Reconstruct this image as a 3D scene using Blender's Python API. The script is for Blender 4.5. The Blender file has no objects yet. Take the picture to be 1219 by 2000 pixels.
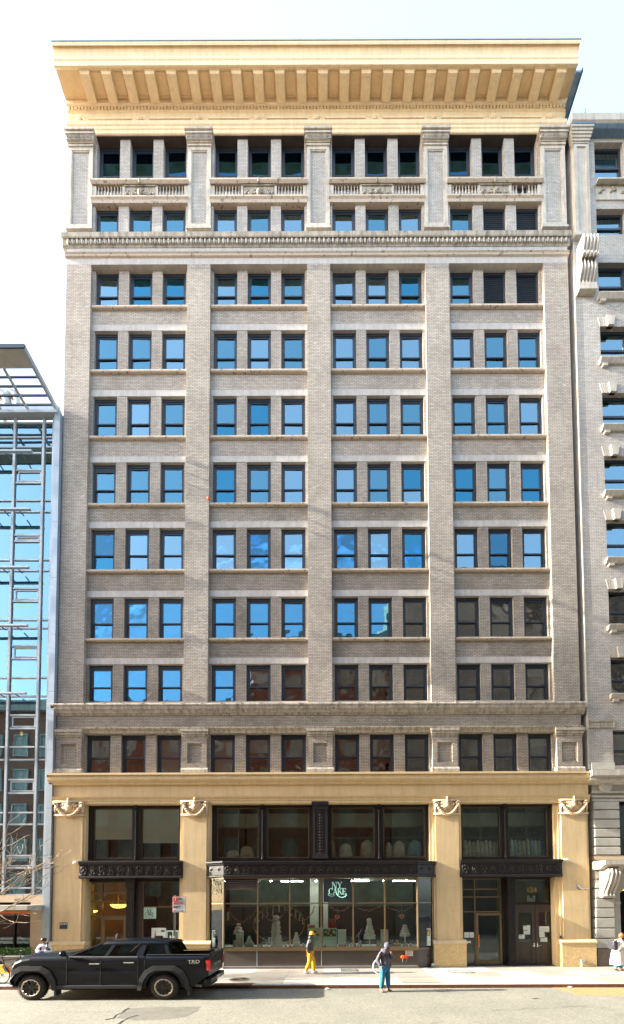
import bpy, bmesh, math, random
from mathutils import Vector, Matrix
random.seed(7)
sc = bpy.context.scene
COL = sc.collection
PI = math.pi
# ------------------------------------------------------------ camera
F = 800.0; PX0 = 630.0; PY0 = 1739.0; CD = 20.0; CH = 2.95
TH = math.atan(4.8e-5*F); RO = 0.004
cam = bpy.data.cameras.new('camera'); camo = bpy.data.objects.new('camera', cam); COL.objects.link(camo)
cam.sensor_fit = 'VERTICAL'; cam.sensor_height = 24.0; cam.sensor_width = 24.0*1219/2000
cam.lens = F/2000*24
cam.shift_x = (609.5-PX0)/2000; cam.shift_y = (PY0-1000)/2000
cam.clip_start = 0.1; cam.clip_end = 3000
camo.location = (0, -CD, CH)
camo.rotation_euler = (Matrix.Rotation(PI/2+TH, 3, 'X') @ Matrix.Rotation(-RO, 3, 'Z')).to_euler()
sc.camera = camo
sc.render.resolution_x = 624; sc.render.resolution_y = 1024

def W(px, py, Y=0.0):
    "point of the photograph measured on the vertical plane y=Y -> (x, z)"
    c, s = math.cos(TH), math.sin(TH)
    u = (px-PX0)/F; v = (PY0-py)/F
    u, v = u*math.cos(RO)+v*math.sin(RO), -u*math.sin(RO)+v*math.cos(RO)
    r = (u, c-v*s, s+v*c); t = (Y+CD)/r[1]
    return r[0]*t, CH+r[2]*t
def WX(px, py, Y=0.0): return W(px, py, Y)[0]
def WZ(py, Y=0.0, px=620): return W(px, py, Y)[1]
def G(px, py, z=0.0):
    "point of the photograph measured on the ground z -> (x, y)"
    c, s = math.cos(TH), math.sin(TH)
    u = (px-PX0)/F; v = (PY0-py)/F
    u, v = u*math.cos(RO)+v*math.sin(RO), -u*math.sin(RO)+v*math.cos(RO)
    r = (u, c-v*s, s+v*c); t = (z-CH)/r[2]
    return r[0]*t, r[1]*t-CD
# ------------------------------------------------------------ world, sun, exposure
SUN_EL, SUN_AZ = math.radians(22), math.radians(3.2)   # low sun along the street from the left, a little in front of the facade
wd = bpy.data.worlds.new('World'); sc.world = wd; wd.use_nodes = True
nt = wd.node_tree; bg = nt.nodes['Background']
sky = nt.nodes.new('ShaderNodeTexSky'); sky.sky_type = 'NISHITA'; sky.sun_disc = False
sky.sun_elevation = SUN_EL; sky.sun_rotation = math.radians(270)-SUN_AZ
sky.air_density = 1.0; sky.dust_density = 2.5; sky.ozone_density = 1.0
hz = nt.nodes.new('ShaderNodeMix'); hz.data_type = 'RGBA'; hz.inputs[0].default_value = 0.42      # thin even high cloud over the whole sky
hz.inputs[7].default_value = (1.12, 1.42, 1.60, 1); nt.links.new(sky.outputs[0], hz.inputs[6]); nt.links.new(hz.outputs[2], bg.inputs[0]); bg.inputs[1].default_value = 0.15
sl = bpy.data.lights.new('sun', 'SUN'); sl.energy = 3.3; sl.angle = math.radians(0.5); sl.color = (1.0, 0.93, 0.82)
so = bpy.data.objects.new('sun', sl); COL.objects.link(so)
sd = Vector((math.cos(SUN_EL)*math.cos(SUN_AZ), math.cos(SUN_EL)*math.sin(SUN_AZ), -math.sin(SUN_EL)))
so.rotation_euler = sd.to_track_quat('-Z', 'Y').to_euler(); so.location = (-30, -5, 40)
sc.view_settings.view_transform = 'Standard'; sc.view_settings.look = 'None'
sc.view_settings.exposure = 2.85; sc.view_settings.gamma = 1.0
sc.view_settings.use_curve_mapping = False
sc.render.engine = 'CYCLES'
sc.cycles.use_denoising = True
sc.cycles.max_bounces = 7; sc.cycles.transparent_max_bounces = 12
sc.cycles.glossy_bounces = 4; sc.cycles.diffuse_bounces = 3; sc.cycles.caustics_reflective = False; sc.cycles.caustics_refractive = False
# ------------------------------------------------------------ materials
MATS = {}
def _m(name):
    m = bpy.data.materials.new(name); m.use_nodes = True; MATS[name] = m
    return m, m.node_tree, m.node_tree.nodes['Principled BSDF']
def _n(t, k, **kw):
    n = t.nodes.new(k)
    for a, b in kw.items(): setattr(n, a, b)
    return n
def _noise(t, vec, scale, detail=4, rough=0.6):
    n = _n(t, 'ShaderNodeTexNoise'); n.inputs['Scale'].default_value = scale
    n.inputs['Detail'].default_value = detail; n.inputs['Roughness'].default_value = rough
    if vec: t.links.new(vec, n.inputs['Vector'])
    return n.outputs['Fac']
def _range(t, fac, a, b, lo, hi):
    r = _n(t, 'ShaderNodeMapRange'); t.links.new(fac, r.inputs[0])
    for i, v in zip((1, 2, 3, 4), (a, b, lo, hi)): r.inputs[i].default_value = v
    return r.outputs[0]
def _mix(t, fac, a, b, mode='MIX'):
    m = _n(t, 'ShaderNodeMix', data_type='RGBA', blend_type=mode)
    if isinstance(fac, (int, float)): m.inputs[0].default_value = fac
    else: t.links.new(fac, m.inputs[0])
    for k, v in ((6, a), (7, b)):
        if isinstance(v, tuple): m.inputs[k].default_value = (*v, 1)
        else: t.links.new(v, m.inputs[k])
    return m.outputs[2]
def _obj(t, sx=1, sy=1, sz=1):
    c = _n(t, 'ShaderNodeNewGeometry'); mp = _n(t, 'ShaderNodeMapping')
    mp.inputs['Scale'].default_value = (sx, sy, sz); t.links.new(c.outputs['Position'], mp.inputs[0]); return mp.outputs[0]
def mat(name, col, rough=0.6, metal=0.0, var=0.12, vs=2.0, bump=0.0, bs=40.0, spec=0.5, coat=0.0, streak=0.0, blotch=None, fine=0.0, fs=30.0, emis=None):
    m, t, p = _m(name)
    col = tuple(col); p.inputs['Roughness'].default_value = rough; p.inputs['Metallic'].default_value = metal
    p.inputs['Specular IOR Level'].default_value = spec; p.inputs['Coat Weight'].default_value = coat
    if coat: p.inputs['Coat Roughness'].default_value = 0.03
    out = None
    if var:
        f = _range(t, _noise(t, _obj(t), vs, 5), 0.3, 0.7, 1-var, 1+var)
        out = _mix(t, 1.0, col, f, 'MULTIPLY')
    if fine:
        f = _range(t, _noise(t, _obj(t), fs, 3), 0.3, 0.7, 1-fine, 1+fine)
        out = _mix(t, 1.0, out if out else col, f, 'MULTIPLY')
    if streak:
        f = _range(t, _noise(t, _obj(t, 5, 5, 0.5), 1.2, 6, 0.7), 0.42, 0.7, 1.0, 1-streak)
        out = _mix(t, 1.0, out if out else col, f, 'MULTIPLY')
    if blotch:
        f = _range(t, _noise(t, _obj(t), blotch[1], 6, 0.7), blotch[2], blotch[2]+0.08, 0, blotch[3])
        out = _mix(t, f, out if out else col, blotch[0])
    if out: t.links.new(out, p.inputs['Base Color'])
    else: p.inputs['Base Color'].default_value = (*col, 1)
    if bump:
        b = _n(t, 'ShaderNodeBump'); b.inputs['Strength'].default_value = bump; b.inputs['Distance'].default_value = 0.02
        t.links.new(_noise(t, _obj(t), bs, 4), b.inputs['Height']); t.links.new(b.outputs[0], p.inputs['Normal'])
    if emis:
        p.inputs['Emission Color'].default_value = (*emis[0], 1); p.inputs['Emission Strength'].default_value = emis[1]
    return m
def brick(name, c1, c2, mortar, bw=0.23, rh=0.078, ms=0.010, dirt=0.25):
    m, t, p = _m(name); g = _n(t, 'ShaderNodeNewGeometry'); sx = _n(t, 'ShaderNodeSeparateXYZ'); t.links.new(g.outputs['Position'], sx.inputs[0])
    ad = _n(t, 'ShaderNodeMath', operation='ADD'); t.links.new(sx.outputs[0], ad.inputs[0]); t.links.new(sx.outputs[1], ad.inputs[1])
    cb = _n(t, 'ShaderNodeCombineXYZ'); t.links.new(ad.outputs[0], cb.inputs[0]); t.links.new(sx.outputs[2], cb.inputs[1])
    b = _n(t, 'ShaderNodeTexBrick'); t.links.new(cb.outputs[0], b.inputs['Vector'])
    b.inputs['Color1'].default_value = (*c1, 1); b.inputs['Color2'].default_value = (*c2, 1); b.inputs['Mortar'].default_value = (*mortar, 1)
    b.inputs['Scale'].default_value = 1; b.inputs['Brick Width'].default_value = bw; b.inputs['Row Height'].default_value = rh
    b.inputs['Mortar Size'].default_value = ms; b.inputs['Mortar Smooth'].default_value = 0.2; b.inputs['Bias'].default_value = -0.1
    f = _range(t, _noise(t, _obj(t), 0.55, 7, 0.65), 0.3, 0.72, 1+dirt*0.5, 1-dirt)
    o = _mix(t, 1.0, b.outputs['Color'], f, 'MULTIPLY')
    f2 = _range(t, _noise(t, _obj(t, 1, 1, 2.2), 5.0, 4, 0.8), 0.25, 0.75, 0.84, 1.14)
    o = _mix(t, 1.0, o, f2, 'MULTIPLY')
    f3 = _range(t, _noise(t, _obj(t, 3, 3, .35), 1.6, 6, 0.75), 0.52, 0.75, 0.0, 0.55)
    o = _mix(t, f3, o, tuple(x*0.42 for x in c1))
    f4 = _range(t, _noise(t, _obj(t, 1, 1, 1.6), 1.3, 3, 0.5), 0.70, 0.73, 0.0, 0.4)   # patches of newer, paler bricks
    o = _mix(t, f4, o, tuple(min(1, x*1.3) for x in c1))
    t.links.new(o, p.inputs['Base Color']); p.inputs['Roughness'].default_value = 0.9; p.inputs['Specular IOR Level'].default_value = 0.2
    bp = _n(t, 'ShaderNodeBump', invert=True); bp.inputs['Strength'].default_value = 0.6; bp.inputs['Distance'].default_value = 0.012
    t.links.new(b.outputs['Fac'], bp.inputs['Height'])
    bp2 = _n(t, 'ShaderNodeBump'); bp2.inputs['Strength'].default_value = 0.5; bp2.inputs['Distance'].default_value = 0.02
    t.links.new(_noise(t, _obj(t), 14, 3), bp2.inputs['Height']); t.links.new(bp.outputs[0], bp2.inputs['Normal']); t.links.new(bp2.outputs[0], p.inputs['Normal'])
    return m
def glass(name, base=0.25, tint=(0.75, 0.85, 0.85), gcol=(0.85, 0.93, 1.0), wob=0.25, ws=1.1, rough=0.01):
    m = bpy.data.materials.new(name); m.use_nodes = True; t = m.node_tree; t.nodes.clear()
    o = _n(t, 'ShaderNodeOutputMaterial'); tr = _n(t, 'ShaderNodeBsdfTransparent'); tr.inputs[0].default_value = (*tint, 1)
    gl = _n(t, 'ShaderNodeBsdfGlossy'); gl.inputs['Color'].default_value = (*gcol, 1); gl.inputs['Roughness'].default_value = rough
    fr = _n(t, 'ShaderNodeFresnel'); fr.inputs[0].default_value = 1.5
    a = _n(t, 'ShaderNodeMath', operation='ADD'); a.use_clamp = True; t.links.new(fr.outputs[0], a.inputs[0]); a.inputs[1].default_value = base
    b = _n(t, 'ShaderNodeBump'); b.inputs['Strength'].default_value = wob; b.inputs['Distance'].default_value = 0.05
    t.links.new(_noise(t, _obj(t), ws, 2, 0.4), b.inputs['Height']); t.links.new(b.outputs[0], gl.inputs['Normal'])
    mx = _n(t, 'ShaderNodeMixShader'); t.links.new(a.outputs[0], mx.inputs[0]); t.links.new(tr.outputs[0], mx.inputs[1]); t.links.new(gl.outputs[0], mx.inputs[2])
    t.links.new(mx.outputs[0], o.inputs[0]); MATS[name] = m; return m

M_BRICK = brick('buff_brick', (0.52, 0.462, 0.395), (0.39, 0.345, 0.295), (0.19, 0.165, 0.145))
M_BRICK2 = brick('grey_brown_brick', (0.42, 0.365, 0.305), (0.32, 0.28, 0.235), (0.15, 0.13, 0.11), dirt=0.4)
M_BRICK3 = brick('pale_grey_brick', (0.56, 0.52, 0.47), (0.44, 0.41, 0.37), (0.25, 0.23, 0.22))
M_RED = brick('red_brick', (0.34, 0.105, 0.06), (0.26, 0.08, 0.05), (0.22, 0.15, 0.11))
M_STONE = mat('limestone', (0.55, 0.50, 0.43), 0.85, var=0.14, vs=3, bump=0.4, bs=30, streak=0.35, fine=0.12)
M_STONED = mat('weathered_limestone', (0.42, 0.375, 0.31), 0.9, var=0.2, vs=3, bump=0.5, bs=25, streak=0.6, fine=0.2, blotch=((0.08, 0.07, 0.06), 3.0, 0.58, 0.7))
M_LIGHTST = mat('grey_lintel_stone', (0.49, 0.46, 0.43), 0.85, var=0.1, vs=4, bump=0.3, bs=40, streak=0.2, fine=0.08)
M_SILL = mat('stained_sill_stone', (0.52, 0.44, 0.36), 0.9, var=0.18, vs=5, bump=0.4, bs=30, blotch=((0.09, 0.075, 0.06), 5.0, 0.55, 0.75))
M_CREAM = mat('cream_paint', (0.84, 0.67, 0.43), 0.6, var=0.06, vs=1.5, bump=0.08, bs=50, streak=0.14, fine=0.03)
M_TAN = mat('tan_painted_stone', (0.64, 0.48, 0.265), 0.7, var=0.07, vs=1.2, bump=0.15, bs=60, streak=0.16, fine=0.05)
M_TANR = mat('tan_rough_stucco', (0.58, 0.42, 0.2), 0.85, var=0.1, vs=5, bump=1.0, bs=12, fine=0.15, fs=14)
M_BLACK = mat('black_painted_iron', (0.010, 0.009, 0.009), 0.5, spec=0.3, var=0.15, vs=4, bump=0.1, bs=30)
M_IRON = mat('grey_black_cast_iron', (0.016, 0.014, 0.015), 0.45, var=0.3, vs=14, bump=0.5, bs=20, spec=0.35)
M_NAVY = mat('navy_window_paint', (0.018, 0.026, 0.04), 0.45, var=0.1)
M_BRONZE = mat('bronze_aluminium', (0.17, 0.125, 0.07), 0.4, metal=0.5, var=0.08)
M_DOORBR = mat('dark_brown_door_paint', (0.045, 0.032, 0.024), 0.5, var=0.1)
M_BULK = mat('brown_bulkhead_panel', (0.07, 0.055, 0.045), 0.55, var=0.1)
M_GLASS = glass('window_glass', 0.27, tint=(0.9, 0.96, 0.96), gcol=(0.34, 0.74, 0.93), wob=0.10)  # blue reflection tints on the sash panes stand in for deeper sky
M_GLASSL = glass('old_wavy_glass', 0.22, tint=(0.85, 0.93, 0.93), gcol=(0.19, 0.52, 0.76), wob=0.5, ws=0.9)
M_GLASSP = glass('pale_window_glass', 0.36, tint=(0.9, 0.96, 0.96), gcol=(0.50, 0.78, 0.92), wob=0.10)
M_GLASSB = glass('sky_tinted_window_glass', 0.27, tint=(0.8, 0.9, 0.96), gcol=(0.14, 0.58, 0.86), wob=0.12)
M_GLASST = glass('top_storey_glass', 0.10, tint=(0.72, 0.9, 1.0), gcol=(0.14, 0.50, 0.90), wob=0.12)
M_GLASSN = glass('clear_wavy_glass', 0.14, tint=(0.9, 0.93, 0.93), gcol=(0.75, 0.72, 0.70), wob=0.6, ws=1.0)
M_SHOP = glass('shop_glass', 0.0, tint=(0.92, 0.98, 0.95), wob=0.03)
M_CURT = glass('curtain_wall_glass', 0.42, tint=(0.7, 0.85, 0.88), gcol=(0.42, 0.69, 0.83), wob=0.08, ws=0.5)
M_CARGL = glass('car_glass', 0.0, tint=(0.22, 0.42, 0.34), wob=0.0)
M_BLIND = mat('off_white_blind', (0.86, 0.89, 0.86), 0.8, var=0.06, vs=0.8)
M_BLINDG = mat('grey_green_blind', (0.62, 0.70, 0.64), 0.85, var=0.05)
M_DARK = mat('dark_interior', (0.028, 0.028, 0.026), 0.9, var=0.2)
M_CEIL = mat('interior_ceiling', (0.55, 0.58, 0.52), 0.9, var=0.1)
M_WALLI = mat('interior_wall', (0.26, 0.30, 0.25), 0.9, var=0.2)
M_ALU = mat('silver_aluminium', (0.34, 0.39, 0.43), 0.5, metal=0.1, var=0.06)
M_ALUL = mat('pale_metal_panel', (0.33, 0.39, 0.45), 0.45, metal=0.35, var=0.07, streak=0.1)
M_SLATE = mat('slate_blue_metal', (0.10, 0.13, 0.16), 0.5, metal=0.3, var=0.1)
M_BLUEM = mat('blue_grey_flashing', (0.16, 0.24, 0.33), 0.5, metal=0.3, var=0.15, streak=0.3)
M_BEIGE = mat('beige_stone_cladding', (0.50, 0.39, 0.27), 0.8, var=0.1, vs=2, bump=0.15, fine=0.1)
M_GSTONE = mat('grey_ashlar', (0.40, 0.385, 0.34), 0.85, var=0.12, vs=3, bump=0.3, bs=40, fine=0.15, fs=40)
M_GSTONEL = mat('pale_ashlar', (0.50, 0.46, 0.40), 0.85, var=0.1, vs=3, bump=0.3, streak=0.3)
M_GRANITE = mat('brown_granite', (0.16, 0.12, 0.09), 0.7, var=0.15, vs=5, bump=0.3, fine=0.35, fs=60)
M_WALK = mat('sidewalk_concrete', (0.27, 0.245, 0.205), 0.85, var=0.1, vs=1.2, bump=0.2, bs=60, fine=0.1, fs=40, blotch=((0.16, 0.14, 0.12), 2.2, 0.63, 0.4))
M_WALK2 = mat('pale_new_concrete', (0.39, 0.37, 0.33), 0.85, var=0.07, vs=2, bump=0.15, bs=60, fine=0.06)
M_ROAD = mat('worn_asphalt', (0.185, 0.178, 0.142), 0.9, var=0.12, vs=0.6, bump=0.25, bs=22, fine=0.30, fs=20, blotch=((0.10, 0.09, 0.075), 0.9, 0.60, 0.45))
M_ROAD2 = mat('dark_asphalt_patch', (0.125, 0.118, 0.095), 0.9, var=0.18, vs=3, bump=0.3, bs=45, fine=0.35, fs=40)
M_GRAV = mat('orange_brown_patch', (0.36, 0.21, 0.09), 0.9, var=0.2, vs=6, bump=0.9, bs=40, fine=0.3, fs=25)
M_CRACK = mat('tar_crack', (0.03, 0.027, 0.023), 0.8, var=0.2)
M_RUST = mat('rusty_steel_kerb', (0.14, 0.055, 0.022), 0.85, var=0.35, vs=5, bump=0.6, bs=30, fine=0.3, fs=20)
M_GRATE = mat('grey_grating', (0.12, 0.115, 0.10), 0.7, var=0.2)
M_WHITE = mat('white_paint', (0.78, 0.77, 0.74), 0.6, var=0.04)
M_ICING = mat('white_icing', (0.82, 0.86, 0.78), 0.6, var=0.08, vs=9, bump=0.4, bs=40)
M_MINT = mat('mint_paper', (0.48, 0.70, 0.60), 0.7, var=0.04)
M_PAPER = mat('white_paper', (0.66, 0.74, 0.68), 0.7, var=0.05)
M_INK = mat('dark_ink', (0.03, 0.05, 0.05), 0.7, var=0)
M_REDP = mat('red_paint', (0.55, 0.03, 0.02), 0.5, var=0.08)
M_PINK = mat('pink_sugar', (0.70, 0.26, 0.28), 0.6, var=0.1)
M_ROSE = mat('rose_red', (0.50, 0.04, 0.05), 0.6, var=0.15)
M_GOLD = mat('gold_paint', (0.62, 0.40, 0.08), 0.35, metal=0.5, var=0.05)
M_GREEN = mat('garland_green', (0.06, 0.14, 0.04), 0.7, var=0.3, vs=10)
M_ORANGE = mat('safety_orange', (0.75, 0.16, 0.02), 0.5, var=0.05)
M_YEL = mat('warm_yellow_plastic', (0.75, 0.42, 0.03), 0.5, var=0.05)
M_NAVYP = mat('navy_plate', (0.012, 0.03, 0.07), 0.4, var=0.05)
M_SIGNB = mat('shop_sign_dark', (0.012, 0.022, 0.028), 0.5, var=0.1)
M_SIGNT = mat('shop_sign_mint', (0.45, 0.80, 0.72), 0.6, var=0)
M_STEEL = mat('galvanised_steel', (0.42, 0.44, 0.42), 0.45, metal=0.6, var=0.1)
M_CHROME = mat('chrome', (0.75, 0.75, 0.75), 0.15, metal=1.0, var=0)
M_CARP = mat('black_car_paint', (0.003, 0.005, 0.010), 0.35, spec=0.15, coat=0.22, var=0)
M_CARM = mat('matte_black_trim', (0.022, 0.024, 0.027), 0.5, spec=0.3, var=0.08)
M_TYRE = mat('tyre_rubber', (0.030, 0.028, 0.025), 0.85, var=0.25, vs=8, bump=0.3)
M_RIM = mat('bronze_rim_ring', (0.55, 0.48, 0.38), 0.35, metal=0.7, var=0.05)
M_RIMB = mat('black_wheel', (0.012, 0.012, 0.013), 0.4, var=0)
M_TAIL = mat('red_tail_lens', (0.60, 0.01, 0.015), 0.2, var=0, coat=0.5)
M_HEADL = mat('headlight_lens', (0.55, 0.56, 0.55), 0.15, metal=0.3, var=0)
M_SKIN = mat('brown_skin', (0.30, 0.13, 0.075), 0.6, var=0.05)
M_SKIN2 = mat('light_skin', (0.52, 0.27, 0.18), 0.6, var=0.05)
M_JBLK = mat('black_nylon', (0.03, 0.032, 0.038), 0.42, var=0.15, vs=12, bump=0.9, bs=14)
M_JGRY = mat('charcoal_fleece', (0.085, 0.085, 0.115), 0.85, var=0.15, vs=9, bump=0.8, bs=14)
M_JWHT = mat('white_nylon', (0.66, 0.64, 0.66), 0.6, var=0.06, bump=0.7, bs=14)
M_COAT = mat('cream_wool', (0.62, 0.55, 0.47), 0.85, var=0.08, bump=0.6, bs=12)
M_MUST = mat('mustard_cotton', (0.68, 0.34, 0.012), 0.85, var=0.12, vs=8, bump=0.9, bs=11)
M_JEAN = mat('blue_denim', (0.025, 0.16, 0.27), 0.85, var=0.2, vs=9, bump=0.9, bs=11)
M_ROYAL = mat('royal_blue_cloth', (0.02, 0.12, 0.55), 0.8, var=0.1, bump=0.5, bs=14)
M_HAIRD = mat('dark_hair', (0.02, 0.015, 0.012), 0.6, var=0.1)
M_HAIRR = mat('auburn_hair', (0.35, 0.12, 0.035), 0.5, var=0.2, vs=30)
M_SHOE = mat('pale_shoe', (0.55, 0.52, 0.45), 0.7, var=0.1)
M_SHOED = mat('brown_shoe', (0.20, 0.10, 0.07), 0.7, var=0.1)
M_BARK = mat('grey_tan_bark', (0.34, 0.26, 0.19), 0.85, var=0.2, vs=8, bump=0.6)
M_LEAF = mat('hedge_leaf', (0.075, 0.16, 0.03), 0.6, var=0.35, vs=7)
M_PLANTER = mat('grey_planter', (0.20, 0.19, 0.175), 0.8, var=0.1, bump=0.2)
M_TRACK = mat('lit_track_lamp', (0.8, 0.8, 0.75), 0.5, var=0, emis=((1.0, 0.97, 0.9), 30.0))
M_LAMP = mat('lit_amber_bowl', (0.9, 0.55, 0.12), 0.5, var=0, emis=((1.0, 0.55, 0.08), 0.8))
M_LAMPW = mat('lit_warm_lamp', (0.9, 0.6, 0.2), 0.5, var=0, emis=((1.0, 0.4, 0.05), 0.7))
M_AMBERW = mat('lobby_wood', (0.30, 0.16, 0.05), 0.6, var=0.2)
M_DRESS = mat('sheer_white_fabric', (0.72, 0.70, 0.64), 0.9, var=0.25, vs=7, bump=0.6, bs=16)
M_DRESSB = mat('pale_blue_fabric', (0.30, 0.50, 0.70), 0.9, var=0.2, vs=7, bump=0.6, bs=16)
M_BPACK = mat('black_backpack_nylon', (0.03, 0.03, 0.04), 0.5, var=0.1, bump=0.5, bs=15)
M_BOTTLE = mat('dark_red_bottle', (0.10, 0.01, 0.015), 0.25, var=0)
# ------------------------------------------------------------ mesh building
class MB:
    def __init__(s): s.v = []; s.f = []; s.smooth = False
    def add(s, vs, fs):
        n = len(s.v); s.v += [tuple(v) for v in vs]; s.f += [tuple(i+n for i in f) for f in fs]; return s
    def box(s, x0, x1, y0, y1, z0, z1):
        return s.add([(x0,y0,z0),(x1,y0,z0),(x1,y1,z0),(x0,y1,z0),(x0,y0,z1),(x1,y0,z1),(x1,y1,z1),(x0,y1,z1)],
                     [(0,3,2,1),(4,5,6,7),(0,1,5,4),(1,2,6,5),(2,3,7,6),(3,0,4,7)])
    def frame(s, x0, x1, z0, z1, w, y0, y1, wt=None, wb=None):
        wt = w if wt is None else wt; wb = w if wb is None else wb
        s.box(x0, x0+w, y0, y1, z0, z1); s.box(x1-w, x1, y0, y1, z0, z1)
        s.box(x0+w, x1-w, y0, y1, z1-wt, z1); s.box(x0+w, x1-w, y0, y1, z0, z0+wb); return s
    def strip(s, prof, x0, x1, n=6):
        m = len(prof); vs = [(x0+(x1-x0)*i/n, y, z) for i in range(n+1) for y, z in prof]
        return s.add(vs, [(i*m+k, i*m+k+1, (i+1)*m+k+1, (i+1)*m+k) for i in range(n) for k in range(m-1)])
    def prx(s, prof, x0, x1):
        "profile [(y,z)...] swept along x"
        n = len(prof); vs = [(x0, y, z) for y, z in prof]+[(x1, y, z) for y, z in prof]
        fs = [(i, (i+1) % n, n+(i+1) % n, n+i) for i in range(n)]+[tuple(range(n-1, -1, -1)), tuple(range(n, 2*n))]
        return s.add(vs, fs)
    def pry(s, prof, y0, y1):
        "outline [(x,z)...] given depth along y"
        n = len(prof); vs = [(x, y0, z) for x, z in prof]+[(x, y1, z) for x, z in prof]
        fs = [(i, (i+1) % n, n+(i+1) % n, n+i) for i in range(n)]+[tuple(range(n-1, -1, -1)), tuple(range(n, 2*n))]
        return s.add(vs, fs)
    def prz(s, prof, z0, z1):
        n = len(prof); vs = [(x, y, z0) for x, y in prof]+[(x, y, z1) for x, y in prof]
        fs = [(i, (i+1) % n, n+(i+1) % n, n+i) for i in range(n)]+[tuple(range(n-1, -1, -1)), tuple(range(n, 2*n))]
        return s.add(vs, fs)
    def tube(s, pts, r, n=8, closed=False):
        pts = [Vector(p) for p in pts]; m = len(pts); rs = r if isinstance(r, (list, tuple)) else [r]*m
        rings = []; up = None
        for i, p in enumerate(pts):
            a = pts[(i-1) % m] if (closed or i > 0) else p; b = pts[(i+1) % m] if (closed or i < m-1) else p
            d = (b-a).normalized() if (b-a).length > 1e-9 else Vector((0, 0, 1))
            if up is None: up = Vector((0, 0, 1)) if abs(d.z) < 0.9 else Vector((0, 1, 0))
            sd_ = d.cross(up)
            if sd_.length < 1e-6: sd_ = d.cross(Vector((1, 0, 0)))
            sd_.normalize(); up = sd_.cross(d).normalized()
            rings.append([p+sd_*math.cos(2*PI*k/n)*rs[i]+up*math.sin(2*PI*k/n)*rs[i] for k in range(n)])
        vs = [v for q in rings for v in q]; fs = []
        for i in range(m if closed else m-1):
            j = (i+1) % m
            for k in range(n): fs.append((i*n+k, i*n+(k+1) % n, j*n+(k+1) % n, j*n+k))
        if not closed: fs += [tuple(range(n-1, -1, -1)), tuple((m-1)*n+k for k in range(n))]
        return s.add(vs, fs)
    def lathe(s, prof, c=(0, 0, 0), n=16, axis='z', sx=1, sy=1, cap=True):
        m = len(prof); vs = []
        for r, h in prof:
            for k in range(n):
                a = 2*PI*k/n; u, v = r*math.cos(a)*sx, r*math.sin(a)*sy
                vs.append((c[0]+u, c[1]+v, c[2]+h) if axis == 'z' else (c[0]+u, c[1]+h, c[2]+v) if axis == 'y' else (c[0]+h, c[1]+u, c[2]+v))
        fs = [(i*n+k, i*n+(k+1) % n, (i+1)*n+(k+1) % n, (i+1)*n+k) for i in range(m-1) for k in range(n)]
        if cap: fs += [tuple(range(n-1, -1, -1)), tuple((m-1)*n+k for k in range(n))]
        return s.add(vs, fs)
    def ball(s, c, rx, ry=None, rz=None, n=10, m=6):
        ry = rx if ry is None else ry; rz = rx if rz is None else rz
        vs = []; fs = []
        for i in range(m+1):
            t = PI*i/m
            for k in range(n):
                a = 2*PI*k/n; q = max(math.sin(t), 0.02)
                vs.append((c[0]+rx*q*math.cos(a), c[1]+ry*q*math.sin(a), c[2]+rz*math.cos(t)))
        for i in range(m):
            for k in range(n): fs.append((i*n+k, (i+1)*n+k, (i+1)*n+(k+1) % n, i*n+(k+1) % n))
        fs += [tuple(range(n)), tuple(m*n+k for k in range(n-1, -1, -1))]
        return s.add(vs, fs)
    def quad(s, a, b, c, d): return s.add([a, b, c, d], [(0, 1, 2, 3)])
    def bar(s, p0, p1, w, h):
        p0, p1 = Vector(p0), Vector(p1); d = (p1-p0).normalized(); u = Vector((0, 1, 0)) if abs(d.y) < .9 else Vector((1, 0, 0))
        a = d.cross(u).normalized()*w/2; b = d.cross(a).normalized()*h/2
        vs = [p+q for p in (p0, p1) for q in (a+b, a-b, -a-b, -a+b)]
        return s.add(vs, [(0, 1, 2, 3), (7, 6, 5, 4), (0, 4, 5, 1), (1, 5, 6, 2), (2, 6, 7, 3), (3, 7, 4, 0)])
    def mesh(s, name, m, smooth=None):
        me = bpy.data.meshes.new(name); me.from_pydata(s.v, [], s.f)
        bm = bmesh.new(); bm.from_mesh(me); bmesh.ops.recalc_face_normals(bm, faces=bm.faces); bm.to_mesh(me); bm.free()
        if m: me.materials.append(m)
        if smooth or (smooth is None and s.smooth):
            me.polygons.foreach_set('use_smooth', [True]*len(me.polygons))
        return me
    def build(s, name, m, parent=None, loc=(0, 0, 0), bevel=0, smooth=None, **tags):
        o = bpy.data.objects.new(name, s.mesh(name, m, smooth)); COL.objects.link(o); o.location = loc
        if parent: o.parent = parent
        if bevel:
            b = o.modifiers.new('bevel', 'BEVEL'); b.width = bevel; b.segments = 2; b.limit_method = 'ANGLE'
        for k, v in tags.items(): o['category' if k == 'cat' else k] = v
        return o
def inst(name, me, parent=None, loc=(0, 0, 0), rot=(0, 0, 0), scale=(1, 1, 1), **tags):
    o = bpy.data.objects.new(name, me); COL.objects.link(o); o.location = loc; o.rotation_euler = rot; o.scale = scale
    if parent: o.parent = parent
    for k, v in tags.items(): o['category' if k == 'cat' else k] = v
    return o
def thing(name, label, cat, loc=(0, 0, 0), rz=0.0, group=None):
    o = bpy.data.objects.new(name, None); COL.objects.link(o); o.location = loc; o.rotation_euler = (0, 0, rz)
    o['label'] = label; o['category'] = cat; o.empty_display_size = 0.3
    if group: o['group'] = group
    return o
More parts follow.
